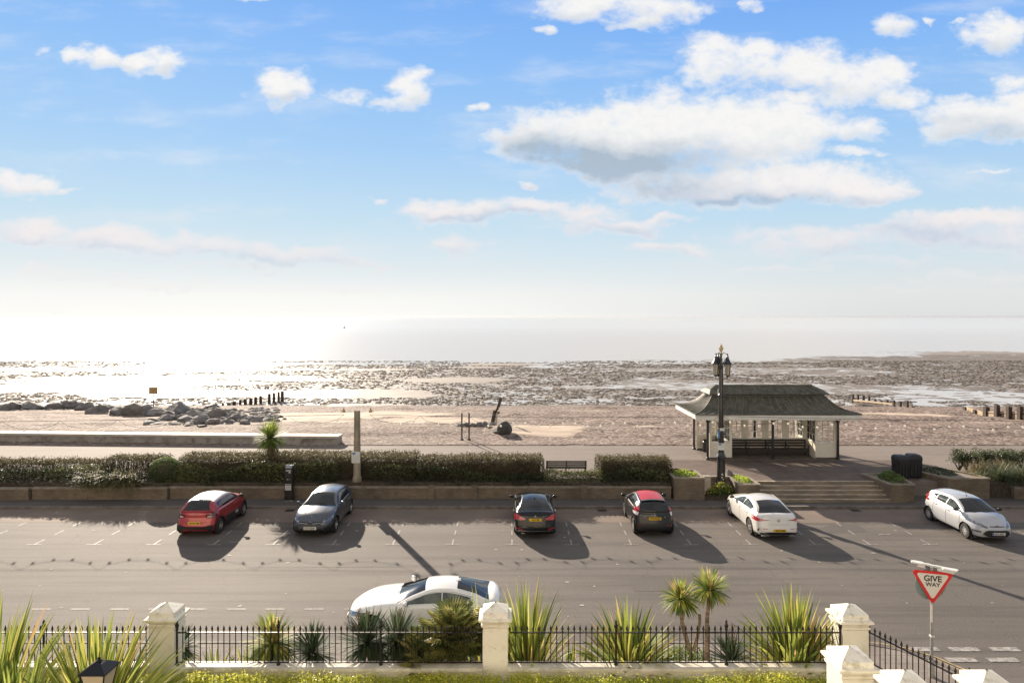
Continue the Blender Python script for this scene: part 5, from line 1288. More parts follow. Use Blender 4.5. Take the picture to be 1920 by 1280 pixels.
def car(S_, label, loc, rz=0):
    L, W, wb, fo, r = S_['L'], S_['W'], S_['wb'], S_['fo'], S_['r']
    deckf = pch(S_['deck']); planf = pch([(0,.76),(.12,.85),(.35,.93),(.8,.985),(1.3,1),(L-1.2,1),(L-.6,.98),(L-.25,.94),(L-.08,.89),(L,.82)])
    sidef = pch([(0,.90),(.06,.955),(.2,.985),(.45,1.0),(.62,.995),(.8,.965),(.93,.925),(1,.865)])
    nose = pch(S_.get('nose', [(.1,.14),(.22,.05),(.4,.0),(.55,.01),(.68,.07),(.8,.18),(1.0,.34)]))
    tail = pch(S_.get('tail', [(.1,.16),(.25,.05),(.42,.0),(.6,.03),(.8,.09),(.95,.13),(1.1,.24)]))
    bf, br = S_.get('bf', .34), S_.get('br', .20)
    paint = S_['paint']; t = thing('parked_car', label, 'car', loc, rz, 'cars parked along the seafront road')
    RI = .09
    def einset(a): 
        m_ = min(a, L-a); return 0 if m_ >= RI else 1-math.sqrt(max(0, 1-(1-m_/RI)**2))
    sill = S_.get('sill', .20)
    def warp(x, a, z):
        u = abs(x)/(W/2)
        if a < 1.6: a2 = a+bf*u**2.4*max(0, 1-a/1.5)**1.3+nose(z)*max(0, 1-a/.75)**1.5
        elif L-a < 1.6: a2 = a-br*u**2.6*max(0, 1-(L-a)/1.3)**1.3-tail(z)*max(0, 1-(L-a)/.6)**1.5
        else: a2 = a
        return (x, L/2-a2, z)
    NT_, NS = 8, 17
    def ring(a):
        e = einset(a); w = W/2*planf(a)-e*RI*.8; zt = deckf(a)-e*RI*.5; zs = sill+e*RI*.5+(.04 if (a < .5 or L-a < .5) else 0)
        cr = S_.get('crown', .05)
        pts = []
        for j in range(-NT_, NT_+1):
            s = j/NT_; x = s*w*.865; pts.append((x, a, zt+cr*(1-s*s)**1.0))
        right = []
        for i in range(1, NS+1):
            q = 1-i/NS; right.append((w*sidef(q), a, zs+(zt-zs)*q))
        under = [(w*.80, a, zs-.01), (0, a, zs-.01)]
        rr_ = right+under
        left = [(-p[0], p[1], p[2]) for p in rr_]
        return pts, rr_, left
    sts = [0,.012,.03,.055,.09,.14,.2]; nst = int((L-.4)/.055)
    sts += [.2+(L-.4)*i/nst for i in range(1, nst)]+[L-.2,L-.14,L-.09,L-.055,L-.03,L-.012,L]
    rings = [ring(a) for a in sts]
    V = []; Fc = []
    def addring(rg):
        o = len(V); full = rg[0]+rg[1]+[]  # left top ... right top, right side, under
        leftp = rg[2][::-1]                # under centre .. up the left side
        full = rg[0]+rg[1]+leftp[1:]
        for p in full: V.append(warp(*p))
        return o, len(full)
    offs = [addring(rg) for rg in rings]; m_ = offs[0][1]
    wc = [(fo, r), (fo+wb, r)]; ra = r*S_.get('arch', 1.17)
    def yz(i): p = V[i]; return L/2-p[1], p[2]
    for k in range(len(sts)-1):
        o1, o2 = offs[k][0], offs[k+1][0]
        for j in range(m_):
            j2 = (j+1) % m_; Fc.append([o1+j, o2+j, o2+j2, o1+j2])
    keep = []
    for f in Fc:
        ca = sum(yz(i)[0] for i in f)/4; cz = sum(yz(i)[1] for i in f)/4; cx = sum(abs(V[i][0]) for i in f)/4
        if cx > W*.36 and any((ca-a)**2+(cz-z)**2 < ra*ra for a, z in wc): continue
        keep.append(f)
    Fc = keep; V = [list(v) for v in V]
    used = set(i for f in Fc for i in f)
    for i in used:
        if abs(V[i][0]) < W*.36: continue
        a, z = yz(i)
        for (ac, zc) in wc:
            d = math.hypot(a-ac, z-zc)
            if d < ra and z > zc*.5:
                kx = ra/max(d, .01); V[i][1] = L/2-(ac+(a-ac)*kx); V[i][2] = zc+(z-zc)*kx
    # end caps
    for (k, fl) in ((0, False), (len(sts)-1, True)):
        top, rt, lf = rings[k]; o = offs[k][0]; nc = 2*NT_+1
        rows = [[o+j for j in range(nc)]]
        for i in range(NS):
            R0 = rt[i]; row = [None]*nc
            row[-1] = o+nc+i; row[0] = o+m_-1-i
            for j in range(1, nc-1):
                x = R0[0]*(-1+2*j/(nc-1)); V.append(list(warp(x, sts[k], R0[2]))); row[j] = len(V)-1
            rows.append(row)
        for i in range(len(rows)-1):
            for j in range(nc-1):
                q = [rows[i][j], rows[i+1][j], rows[i+1][j+1], rows[i][j+1]]; Fc.append(q if not fl else q[::-1])
    mb = MB(); mb.add(V, Fc)
    # greenhouse
    prof = S_['gh']; P = [Vector(p) for p in prof]; smp = []
    for i in range(len(P)-1):
        p0, p1, p2, p3 = P[max(i-1, 0)], P[i], P[i+1], P[min(i+2, len(P)-1)]
        for j in range(8):
            u = j/8; smp.append(.5*((2*p1)+(p2-p0)*u+(2*p0-5*p1+4*p2-p3)*u*u+(3*p1-p0-3*p2+p3)*u**3))
    smp.append(P[-1]); cum = [0]
    for i in range(1, len(smp)): cum.append(cum[-1]+(smp[i]-smp[i-1]).length)
    tot = cum[-1]; cum = np.array(cum)/tot; SA = np.array([p[0] for p in smp]); SZ = np.array([p[1] for p in smp])
    ga = lambda u: float(np.interp(u, cum, SA)); gz = lambda u: float(np.interp(u, cum, SZ))
    Zmax = SZ.max(); amid = float(SA[SZ.argmax()]); Hm = Zmax-deckf(amid); wr = S_['wr']*W/2; gb = .885
    a0, a1 = SA[0], SA[-1]
    def gpt(u, kind, v, off=0.0):
        def base(u, kind, v):
            a, T_ = ga(u), gz(u); B = deckf(a)-.015; h = max(T_-B, .004); w = W/2*planf(a)
            yb = gb*w; yt = yb-(gb*W/2-wr)*min(1.05, h/Hm); rc = min(.075, h*.4); crn = .055*min(1, h/.3)
            ztop = T_-crn
            if kind == 'side':
                sg = 1 if v > 0 else -1; f = abs(v); x = sg*(yb+(yt-yb)*f+.03*4*f*(1-f)*min(1, h/.3)); z = B+(ztop-rc-B)*f
            elif kind == 'corner':
                sg = 1 if v > 0 else -1; q = abs(v)*math.pi/2; x = sg*(yt-rc*1.3*(1-math.cos(q))); z = ztop-rc+rc*math.sin(q)
            else: x = v*(yt-rc*1.3); z = ztop+crn*(1-v*v)
            k = abs(x)/(W/2)
            tf = max(0, 1-(a-a0)/1.6); tr = max(0, 1-(a1-a)/1.2)
            a = a+S_.get('wf', .26)*k*k*tf-S_.get('wb2', .14)*k*k*tr
            return Vector((x, L/2-a, z))
        p = base(u, kind, v)
        if off:
            eu = .004; ev = .01; s_ = 1 if u < .5 else -1; sv = -1 if (kind != 'top' and abs(v) > .5 and v > 0) or (kind == 'top' and v > 0) or (kind != 'top' and v < 0 and abs(v) <= .5) else 1
            du = (base(u+eu*s_, kind, v)-p)*s_; dv = (base(u, kind, v+ev*sv)-p)*sv
            n_ = du.cross(dv)
            if n_.length > 1e-12:
                n_.normalize()
                cen = Vector((0, p.y, .8))
                if n_.dot(p-cen) < 0: n_ = -n_
                p = p+n_*off
        return p
    us = [0, .01, .025]+[.05+.9*i/42 for i in range(43)]+[.975, .99, 1]
    rows = []
    for u in us:
        row = [gpt(u, 'side', -.0001-.9999*i/6) for i in range(7)]+[gpt(u, 'corner', -i/4) for i in range(1, 4)]
        row += [gpt(u, 'top', -1+2*i/12) for i in range(13)]+[gpt(u, 'corner', i/4) for i in (3, 2, 1)]+[gpt(u, 'side', 1-.9999*i/6) for i in range(7)]
        rows.append(row)
    mb.grid(rows)
    body = mb.build('body', paint, t, smooth=True, angle=42)
    bvh = BVHTree.FromPolygons([Vector(v) for v in mb.v], mb.f)
    def cast(mode, p, off):
        x, y, z = p
        o, d = {'front': (Vector((x, 9, z)), Vector((0,-1,0))), 'rear': (Vector((x, -9, z)), Vector((0,1,0))), 'right': (Vector((9, y, z)), Vector((-1,0,0))), 'left': (Vector((-9, y, z)), Vector((1,0,0))), 'top': (Vector((x, y, 9)), Vector((0,0,-1)))}[mode]
        h, n_, _, _ = bvh.ray_cast(o, d)
        if h is None: return None
        if n_.dot(d) > 0: n_ = -n_
        return h+(-d*.5+n_*.5).normalized()*off
    def railpt(rail, t_):
        ln = [0]
        for i in range(1, len(rail)): ln.append(ln[-1]+math.dist(rail[i], rail[i-1]))
        return [float(np.interp(t_*ln[-1], ln, [p[k] for p in rail])) for k in (0, 1)]
    def patch(mode, ra_, rb_, off=.008, n=14, m2=5):
        """rails given as (x,z) for front/rear, (a,z) for the sides, (x,a) for the top"""
        pts = []
        for i in range(m2+1):
            row = []
            for j in range(n+1):
                A, B = railpt(ra_, j/n), railpt(rb_, j/n); q = i/m2; u, v = A[0]+(B[0]-A[0])*q, A[1]+(B[1]-A[1])*q
                p = (u, 0, v) if mode in ('front', 'rear') else ((0, L/2-u, v) if mode in ('left', 'right') else (u, L/2-v, 0))
                row.append(cast(mode, p, off))
            pts.append(row)
        b = MB(); o_ = {}
        for i in range(m2+1):
            for j in range(n+1):
                if pts[i][j] is not None: o_[(i, j)] = len(b.v); b.v.append(tuple(pts[i][j]))
        for i in range(m2):
            for j in range(n):
                q = [(i, j), (i, j+1), (i+1, j+1), (i+1, j)]
                if all(k_ in o_ for k_ in q):
                    pp = [Vector(b.v[o_[k_]]) for k_ in q]
                    if max((pp[k_]-pp[k_-1]).length for k_ in range(4)) < .4: b.f.append(tuple(o_[k_] for k_ in q)); b.mi.append(0); b.t.append(.5)
        return b
    mir = lambda rail: [(-p[0], p[1]) for p in rail]
    for (nm, m, mode, A, B, *rest) in S_['bits']:
        off = rest[0] if rest else .008
        if mode in ('front2', 'rear2'):
            for f in (lambda q: q, mir): 
                b = patch(mode[:-1], f(A), f(B), off)
                if b.f: b.build(nm, m, t, smooth=True)
        elif mode == 'sides':
            for sd_ in ('left', 'right'):
                b = patch(sd_, A, B, off, 24, 3)
                if b.f: b.build(nm, m, t, smooth=True)
        else:
            b = patch(mode, A, B, off, 22, 5)
            if b.f: b.build(nm, m, t, smooth=True)
    def gp(nm, m, kind, u0, u1, v0, v1, off=.006, n=16, mm=6):
        b = MB(); f0 = v0 if callable(v0) else (lambda q: v0); f1 = v1 if callable(v1) else (lambda q: v1)
        b.grid([[gpt(u0+(u1-u0)*i/n, kind, f0(i/n)+(f1(i/n)-f0(i/n))*j/mm, off) for j in range(mm+1)] for i in range(n+1)]); return b.build(nm, m, t, smooth=True)
    uw, ur0, ur1 = S_['uw'], S_['ur0'], S_['ur1']
    gp('windscreen', M_cg, 'top', .02, uw, -.97, .97, .007)
    gp('rear_window', M_cg, 'top', ur0, ur1, lambda q: -S_.get('rwa', .93), lambda q: S_.get('rwa', .93), .007)
    for (ua, ub, lo0, lo1, hi0, hi1) in S_['side']:
        for sg in (1, -1):
            gp('side_window', S_.get('sideglass', M_cgl), 'side', ua, ub, lambda q: sg*(lo0+(lo1-lo0)*q), lambda q: sg*(hi0+(hi1-hi0)*q), .006)
    if 'roof' in S_:
        gp('roof', S_['roof'], 'top', uw+.004, ur0-.004, -1, 1, .005)
        if S_.get('roofall'):
            for sg in (1, -1): gp('roof_edge', S_['roof'], 'corner', uw-.12, ur0+.02, sg*.25, sg*1.0, .005)
    # screen base trim, wipers
    b = MB(); 
    for s0 in (-.75, -.05): b.tube([gpt(.015, 'top', s0, .02), gpt(.05, 'top', s0+.35, .02), gpt(.075, 'top', s0+.72, .02)], .008, 4)
    b.build('wiper', M_dark, t)
    # mirrors
    ma = a0+S_.get('ma', .52)
    for sg in (-1, 1):
        xb = W/2*.90; zb = deckf(ma)+.03
        b = MB(); b.sphere((sg*(xb+.16), L/2-ma, zb+.04), .1, 10, 6, (1.05, .75, .72)); b.tube([(sg*(xb-.03), L/2-ma, zb-.04), (sg*(xb+.1), L/2-ma, zb)], .03, 5)
        o = b.build('wing_mirror', S_.get('mirror', paint), t, smooth=True)
        MB().box(sg*(xb+.09), sg*(xb+.23), L/2-ma-.088, L/2-ma-.078, zb-.01, zb+.09).build('mirror_glass', M_cg, o)
    # wells and wheels
    for (ac, zc) in wc:
        for sg in (-1, 1):
            b = MB(); n_ = 22; A0 = math.asin(max(-1, (sill-zc)/ra)); P1 = []
            xo_, xi = sg*(W/2*.965), sg*(W/2-.36)
            arc = [(ra*1.004*math.cos(q), zc+ra*1.004*math.sin(q)) for q in np.linspace(A0, math.pi-A0, n_)]
            b.grid([[(xo_, L/2-ac+p[0], p[1]) for p in arc], [(xi, L/2-ac+p[0], p[1]) for p in arc]])
            b.add([(xi, L/2-ac+p[0], p[1]) for p in arc], [tuple(range(n_))])
            b.build('wheel_well', M_well, t)
            wheel(t, sg*(W/2*.985-.01), L/2-ac, r, S_['rim'])
    # underbody shadow panel
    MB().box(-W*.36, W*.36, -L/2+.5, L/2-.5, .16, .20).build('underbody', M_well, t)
    # seams and handles
    for a_ in S_['doors']:
        for sd_ in ('left', 'right'):
            b = patch(sd_, [(a_-.009, .30), (a_-.009, deckf(a_)-.05)], [(a_+.009, .30), (a_+.009, deckf(a_)-.05)], .002, 12, 1)
            if b.f: b.build('door_seam', M_dark, t)
    for a_ in S_['handles']:
        for sg in (-1, 1):
            h = cast('right' if sg > 0 else 'left', (0, L/2-a_, deckf(a_)-.17), .02)
            if h: MB().box(h.x-.012, h.x+.012, h.y-.09, h.y+.09, h.z-.014, h.z+.014).build('door_handle', S_.get('handle', paint), t)
    if S_.get('aerial'):
        u_, k_ = S_['aerial']; p = gpt(u_, 'top', 0, 0)
        b = MB()
        if k_ == 'fin': b.add([(-.03,-.1,0),(.03,-.1,0),(.012,.1,0),(-.012,.1,0),(-.008,-.09,.07),(.008,-.09,.07)],[(0,1,2,3),(0,4,5,1),(1,5,2),(0,3,4),(2,5,4,3)])
        else: b.tube([(0,0,0),(0,-.07,.18)], .009, 5); b.lathe([(.03,-.01),(.02,.03)], 8)
        o = b.build('roof_aerial', paint if k_ == 'fin' else M_dark, t); o.location = p
    for (mode, txt, z, pm) in S_['plates']:
        sgn = 1 if mode == 'front' else -1
        h = cast(mode, (0, 0, z), .012); hz = h.y+sgn*.012
        o = MB().box(-.26, .26, -.006, .006, -.056, .056).build('number_plate', pm, t); o.location = (0, hz, z); o.rotation_euler = (math.radians(-6*sgn), 0, 0)
        text_mesh(txt, .098, M_ink, o, (.015 if mode == 'rear' else 0, sgn*.0075, -.003), (math.radians(90), 0, 0 if sgn < 0 else math.pi), bold=.003, sx=.86)
        if S_.get('eu'): MB().box(.215, .258, sgn*.006, sgn*.0075, -.054, .054).build('plate_band', M_plblue, o)
    if S_.get('extra'): S_['extra'](t, cast, gpt, L, W, MB)
    return t

P_red = mat('red_car_paint', (.34,.013,.020), .3, metal=.25, coat=1); P_whroof = mat('white_roof_paint', (.68,.67,.64), .3, coat=1)
P_grey = mat('grey_car_paint', (.085,.098,.122), .32, metal=.7, coat=1); P_blk = mat('black_car_paint', (.004,.005,.008), .22, coat=.35, spec=.3)
P_dk = mat('charcoal_car_paint', (.018,.017,.018), .3, coat=.35, spec=.3); P_redroof = mat('red_roof_paint', (.46,.010,.012), .4, coat=.35, spec=.3)
P_wh = mat('white_car_paint', (.74,.72,.68), .3, coat=1); P_silver = mat('silver_car_paint', (.50,.51,.53), .48, metal=.3, coat=1)
P_wh2 = mat('bright_white_car_paint', (.85,.85,.84), .28, coat=1)
def star(t, pos, rad, sgn, tilt=0):
    b = MB(); n = 20
    for i in range(n):
        a, c = 2*math.pi*i/n, 2*math.pi*(i+1)/n; b.beam((rad*math.cos(a),0,rad*math.sin(a)),(rad*math.cos(c),0,rad*math.sin(c)),.016,.014)
    for k in range(3): a = math.pi/2+2*math.pi*k/3; b.beam((0,0,0),(rad*math.cos(a),0,rad*math.sin(a)),.012,.016)
    o = b.build('badge', M_chrome, t); o.location = pos; o.rotation_euler = (tilt, 0, 0)

# red hatchback with pale roof
def ex_c3(t, cast, gpt, L, W, MB):
    for sg in (-1, 1):
        h = cast('right' if sg > 0 else 'left', (0, L/2-1.72, .50), .012)
        if h:
            b = MB()
            for k in (0, 1): b.box(h.x-.006, h.x+.006, h.y-.14+k*.15, h.y-.02+k*.15, .445, .462); b.box(h.x-.006, h.x+.006, h.y-.14+k*.15, h.y-.02+k*.15, .538, .555); b.box(h.x-.006, h.x+.006, h.y-.14+k*.15, h.y-.125+k*.15, .462, .538); b.box(h.x-.006, h.x+.006, h.y-.035+k*.15, h.y-.02+k*.15, .462, .538)
            b.build('airbump_frame', M_whitep, t)
    h = cast('rear', (0, 0, .93), .012); b = MB()
    for dz in (0, .035): b.beam((-.05, h.y, .90+dz), (0, h.y, .935+dz), .01, .012); b.beam((0, h.y, .935+dz), (.05, h.y, .90+dz), .01, .012)
    b.build('badge', M_chrome, t)
C3 = dict(L=3.99, W=1.75, wb=2.54, fo=.82, r=.325, paint=P_red, rim='multi', wr=.66, arch=1.15,
  deck=[(0,.74),(.12,.84),(.45,.95),(1.0,1.02),(1.4,1.04),(2.5,1.05),(3.3,1.07),(3.7,1.05),(3.99,.99)], gh=[(.86,.98),(1.25,1.20),(1.7,1.40),(2.25,1.47),(2.95,1.455),(3.42,1.41),(3.60,1.32),(3.84,1.05)],
  tail=[(.1,.14),(.25,.04),(.45,.0),(.62,.04),(.8,.09),(.95,.10),(1.1,.18)],
  uw=.34, ur0=.80, ur1=.985, rwa=.9, sideglass=M_cg, roof=P_whroof, roofall=True, mirror=M_dark, aerial=(.70, 'rod'),
  side=[(.15,.46,.10,.08,.95,.95),(.475,.70,.08,.08,.95,.93),(.715,.80,.08,.3,.93,.85)],
  bits=[('rear_bumper_cladding', M_dark, 'rear', [(-.80,.50),(-.55,.50),(-.42,.45),(.42,.45),(.55,.50),(.80,.50)], [(-.80,.24),(.80,.24)], .012),
        ('tail_light', M_redd, 'rear2', [(.44,.90),(.60,.98),(.80,.97)], [(.44,.80),(.62,.78),(.80,.76)], .014), ('tail_light_lens', M_clear, 'rear2', [(.50,.855),(.66,.865)], [(.50,.825),(.66,.82)], .020),
        ('tailgate_seam', M_dark, 'rear', [(-.52,.62),(.52,.62)], [(-.52,.61),(.52,.61)], .004),
        ('sill_cladding', M_dark, 'sides', [(1.15,.40),(3.0,.40)], [(1.15,.22),(3.0,.22)], .010), ('airbump', M_dark, 'sides', [(1.35,.60),(2.9,.60)], [(1.35,.40),(2.9,.40)], .012),
        ('front_bumper_cladding', M_dark, 'front', [(-.75,.42),(.75,.42)], [(-.75,.24),(.75,.24)], .012), ('headlight', M_head, 'front2', [(.38,.70),(.78,.74)], [(.38,.58),(.78,.60)], .012)],
  doors=[1.28, 2.18, 3.0], handles=[2.02, 2.86], plates=[('rear', 'HW74 YBO', .60, M_ply), ('front', 'HW74 YBO', .34, M_plw)], extra=ex_c3)
# wheel arch cladding for the red car done with rails following the arch
for ac in (.82, .82+2.54):
    C3['bits'].append(('arch_cladding', M_dark, 'sides', [(ac+.372*math.cos(q), .325+.372*math.sin(q)) for q in np.linspace(0, math.pi, 13)], [(ac+.44*math.cos(q), .325+.44*math.sin(q)) for q in np.linspace(0, math.pi, 13)], .010))
def ex_a(t, cast, gpt, L, W, MB):
    h = cast('front', (0, 0, .62), .02); star(t, (0, h.y+.01, .60), .095, 1, -.2)
    b = MB(); q = .0
    for sg in (-1, 1):
        p0 = cast('front', (sg*.10, 0, .60), .018); p1 = cast('front', (sg*.45, 0, .615), .018); b.tube([p0, (p0+p1)/2+Vector((0,.01,0)), p1], .012, 5)
    b.build('grille_bar', M_chrome, t)
    h = cast('top', (0, L/2-.28, 0), .006); MB().lathe([(.03,0),(.025,.008),(0,.01)], 10, tuple(h)).build('badge', M_chrome, t)
ACL = dict(L=4.42, W=1.80, wb=2.73, fo=.90, r=.325, paint=P_grey, rim='five', wr=.65, crown=.06,
  deck=[(0,.68),(.12,.78),(.5,.89),(1.2,.98),(1.6,1.0),(2.8,1.02),(3.9,1.04),(4.2,1.02),(4.42,.96)], gh=[(1.08,.95),(1.55,1.18),(2.05,1.38),(2.55,1.44),(3.3,1.42),(3.85,1.36),(4.02,1.28),(4.27,1.02)],
  uw=.33, ur0=.82, ur1=.98, side=[(.13,.47,.08,.08,.95,.95),(.485,.74,.08,.10,.95,.93)], sideglass=M_cg,
  bits=[('grille', M_dark, 'front', [(-.50,.67),(.50,.67)], [(-.42,.54),(.42,.54)], .012), ('lower_intake', M_dark, 'front', [(-.40,.40),(.40,.40)], [(-.55,.24),(.55,.24)], .012),
        ('side_intake', M_dark, 'front2', [(.52,.44),(.82,.48)], [(.50,.27),(.82,.29)], .012), ('headlight', M_head, 'front2', [(.50,.68),(.70,.755),(.82,.80)], [(.48,.63),(.66,.66),(.82,.70)], .014),
        ('chin_blade', M_chrome, 'front', [(-.6,.245),(.6,.245)], [(-.6,.225),(.6,.225)], .02), ('bonnet_ridge', P_grey, 'top', [(.34,.5),(.46,1.2)], [(.36,.5),(.48,1.2)], .012), ('bonnet_ridge', P_grey, 'top', [(-.34,.5),(-.46,1.2)], [(-.36,.5),(-.48,1.2)], .012),
        ('tail_light', M_red, 'rear2', [(.45,.88),(.8,.88)], [(.45,.78),(.8,.76)], .012)],
  doors=[1.35, 2.35, 3.3], handles=[2.2, 3.1], handle=M_chrome, plates=[('front', 'GY73 KDW', .43, M_plw), ('rear', 'GY73 KDW', .5, M_ply)], extra=ex_a)
def ex_b(t, cast, gpt, L, W, MB):
    h = cast('rear', (0, 0, .93), .008); MB().lathe([(.042,0),(.038,-.012),(0,-.014)], 14, (0, h.y, .925), axis='y').build('badge', mat('badge_silver', (.5,.52,.56), .3, metal=.6), t)
    b = MB(); 
    for k in (0, 1, 2, 3): h = cast('rear', (.33+.055*k, 0, .93), .006); b.box(.31+.055*k, .35+.055*k, h.y-.004, h.y+.004, .915, .942)
    b.build('model_badge', M_chrome, t)
    b = MB(); [b.lathe([(.04,-.03),(.04,.06),(.033,.06),(.033,0)], 12, (x, -L/2+.13, .25), axis='y') for x in (-.55, -.46)]; b.build('exhaust', M_chrome, t)
BM = dict(L=4.64, W=1.83, wb=2.81, fo=.79, r=.335, paint=P_blk, rim='five', wr=.62,
  deck=[(0,.66),(.1,.76),(.5,.88),(1.3,.96),(1.8,.98),(3.2,1.0),(4.0,1.03),(4.45,1.045),(4.64,1.0)], gh=[(1.26,.94),(1.78,1.15),(2.28,1.33),(2.7,1.385),(3.2,1.365),(3.7,1.27),(4.05,1.14),(4.33,1.03)],
  uw=.34, ur0=.66, ur1=.975, rwa=.95, side=[(.14,.46,.08,.08,.95,.95),(.475,.78,.08,.20,.95,.90)], sideglass=M_cg, aerial=(.635, 'fin'),
  bits=[('tail_light', M_red, 'rear2', [(.42,.86),(.58,.90),(.66,.97),(.86,.97)], [(.42,.79),(.60,.77),(.72,.76),(.86,.77)], .014), ('rear_reflector', M_red, 'rear2', [(.52,.44),(.80,.47)], [(.52,.41),(.80,.43)], .014),
        ('chrome_blade', M_chrome, 'rear', [(-.74,.375),(.74,.375)], [(-.70,.345),(.70,.345)], .018), ('boot_lip', P_blk, 'top', [(-.7,4.42),(.7,4.42)], [(-.7,4.52),(.7,4.52)], .014), ('window_chrome', M_chrome, 'sides', [(1.9,1.0),(3.9,1.03)], [(1.9,.985),(3.9,1.012)], .012),
        ('diffuser', M_dark, 'rear', [(-.6,.33),(.6,.33)], [(-.6,.24),(.6,.24)], .012), ('headlight', M_head, 'front2', [(.4,.70),(.8,.74)], [(.4,.60),(.8,.62)], .012)],
  doors=[1.4, 2.5, 3.5], handles=[2.35, 3.3], handle=M_chrome, plates=[('rear', 'WJ17 FSL', .80, M_ply), ('front', 'WJ17 FSL', .4, M_plw)], extra=ex_b)
def ex_ff(t, cast, gpt, L, W, MB):
    b = MB(); rows = []
    for u in (.80, .835): rows.append([gpt(u, 'top', s, .012 if u < .82 else .05) for s in np.linspace(-.98, .98, 12)])
    rows.append([p+Vector((0, -.10, .0)) for p in rows[1]]); b.grid(rows); rows2 = [[p-Vector((0,0,.03)) for p in r_] for r_ in rows]; b.grid(rows2); b.grid([rows[-1], rows2[-1]]); b.build('spoiler', P_dk, t, smooth=True, angle=30)
    for sg in (-1, 1):
        b = MB(); [b.box(sg*.42+x, sg*.42+x+.02, -L/2+.03, -L/2+.035, .84, .86) for x in ()]
    for x in (-.46, -.43, -.40, .40, .43, .46):
        h = cast('rear', (x, 0, .83), .006); MB().box(x-.012, x+.012, h.y-.004, h.y+.004, .815, .84).build('badge', M_chrome, t)
    h = cast('rear', (0, 0, .91), .012); MB().lathe([(.05,0),(.045,-.012),(0,-.014)], 14, (0, h.y, .905), sy=.45, axis='y').build('badge', MATS['badge_silver'], t)
FB_ = dict(L=3.97, W=1.72, wb=2.49, fo=.84, r=.31, paint=P_dk, rim='multi', wr=.66, roof=P_redroof, sideglass=M_cg, mirror=P_dk,
  deck=[(0,.68),(.15,.80),(.5,.92),(.95,1.0),(1.5,1.02),(2.6,1.07),(3.4,1.11),(3.75,1.07),(3.97,.98)], gh=[(.72,.93),(1.2,1.18),(1.7,1.40),(2.2,1.48),(2.9,1.465),(3.42,1.42),(3.60,1.34),(3.84,1.04)],
  uw=.34, ur0=.80, ur1=.99, rwa=.97, side=[(.17,.50,.08,.10,.95,.95),(.515,.74,.10,.38,.95,.92)],
  bits=[('tailgate_panel', M_cg, 'rear', [(-.62,1.10),(.62,1.10)], [(-.62,.86),(-.3,.84),(.3,.84),(.62,.86)], .012), ('tail_light', M_red, 'rear2', [(.60,1.20),(.76,1.12)], [(.64,.98),(.84,.98)], .018), ('tail_light_lens', M_clear, 'rear2', [(.64,.98),(.84,.98)], [(.70,.85),(.82,.88)], .018),
        ('rear_bumper_insert', M_dark, 'rear', [(-.72,.56),(.72,.56)], [(-.72,.26),(.72,.26)], .010), ('rear_reflector', M_redd, 'rear2', [(.52,.50),(.74,.52)], [(.52,.44),(.74,.45)], .016), ('headlight', M_head, 'front2', [(.4,.72),(.8,.84)], [(.4,.62),(.8,.66)], .012)],
  doors=[1.2, 2.45], handles=[2.28], plates=[('rear', 'WV17 PGK', .765, M_ply), ('front', 'WV17 PGK', .4, M_plw)], extra=ex_ff)
def ex_cla(t, cast, gpt, L, W, MB):
    h = cast('rear', (0, 0, .86), .012); star(t, (0, h.y, .85), .05, -1)
    b = MB(); [b.box(x-.14, x+.14, -L/2+.09, -L/2+.16, .20, .27) for x in (-.55, .55)]; b.build('exhaust', M_chrome, t)
    for sg in (-1, 1):
        pts = [gpt(u, 'corner', sg*.5, .012) for u in np.linspace(.32, .93, 12)]; b = MB(); b.tube(pts, .011, 4); b.build('roof_trim', M_dark, t)
CLA = dict(L=4.69, W=1.83, wb=2.73, fo=.94, r=.34, paint=P_wh, rim='five', wr=.64, mirror=M_dark, sideglass=M_cgl,
  deck=[(0,.66),(.12,.77),(.5,.88),(1.2,.97),(1.7,1.0),(3.2,1.02),(4.0,1.03),(4.45,1.03),(4.69,.98)], gh=[(1.12,.94),(1.65,1.18),(2.15,1.37),(2.6,1.43),(3.15,1.41),(3.75,1.29),(4.12,1.13),(4.38,1.02)],
  uw=.34, ur0=.68, ur1=.965, rwa=.95, side=[(.14,.46,.08,.08,.93,.93),(.475,.78,.08,.20,.93,.86)],
  bits=[('tail_light', M_red, 'rear2', [(.58,.875),(.70,.90),(.88,.93)], [(.58,.84),(.72,.79),(.88,.78)], .014), ('tail_light', M_redd, 'rear2', [(.36,.86),(.58,.875)], [(.36,.85),(.58,.84)], .014),
        ('rear_reflector', M_red, 'rear2', [(.45,.53),(.66,.53)], [(.45,.51),(.66,.51)], .014), ('side_vent', M_dark, 'rear2', [(.76,.53),(.80,.51)], [(.80,.40),(.83,.42)], .012),
        ('diffuser', M_dark, 'rear', [(-.75,.34),(-.4,.40),(.4,.40),(.75,.34)], [(-.75,.27),(.75,.27)], .012), ('chrome_blade', M_chrome, 'rear', [(-.62,.30),(.62,.30)], [(-.62,.275),(.62,.275)], .02), ('boot_seam', mat('seam_grey', (.25,.24,.23), .6), 'rear', [(-.45,.70),(.45,.70)], [(-.45,.69),(.45,.69)], .004),
        ('headlight', M_head, 'front2', [(.4,.70),(.8,.76)], [(.4,.62),(.8,.66)], .012)],
  doors=[1.4, 2.45, 3.4], handles=[2.3, 3.2], plates=[('rear', 'VN74 VEW', .47, M_ply), ('front', 'VN74 VEW', .4, M_plw)], extra=ex_cla)
def ex_fs(t, cast, gpt, L, W, MB):
    h = cast('front', (0, 0, .72), .012); MB().lathe([(.075,0),(.07,.014),(0,.018)], 18, (0, h.y+.005, .72), sy=.45, axis='y').build('badge', M_chrome, t)
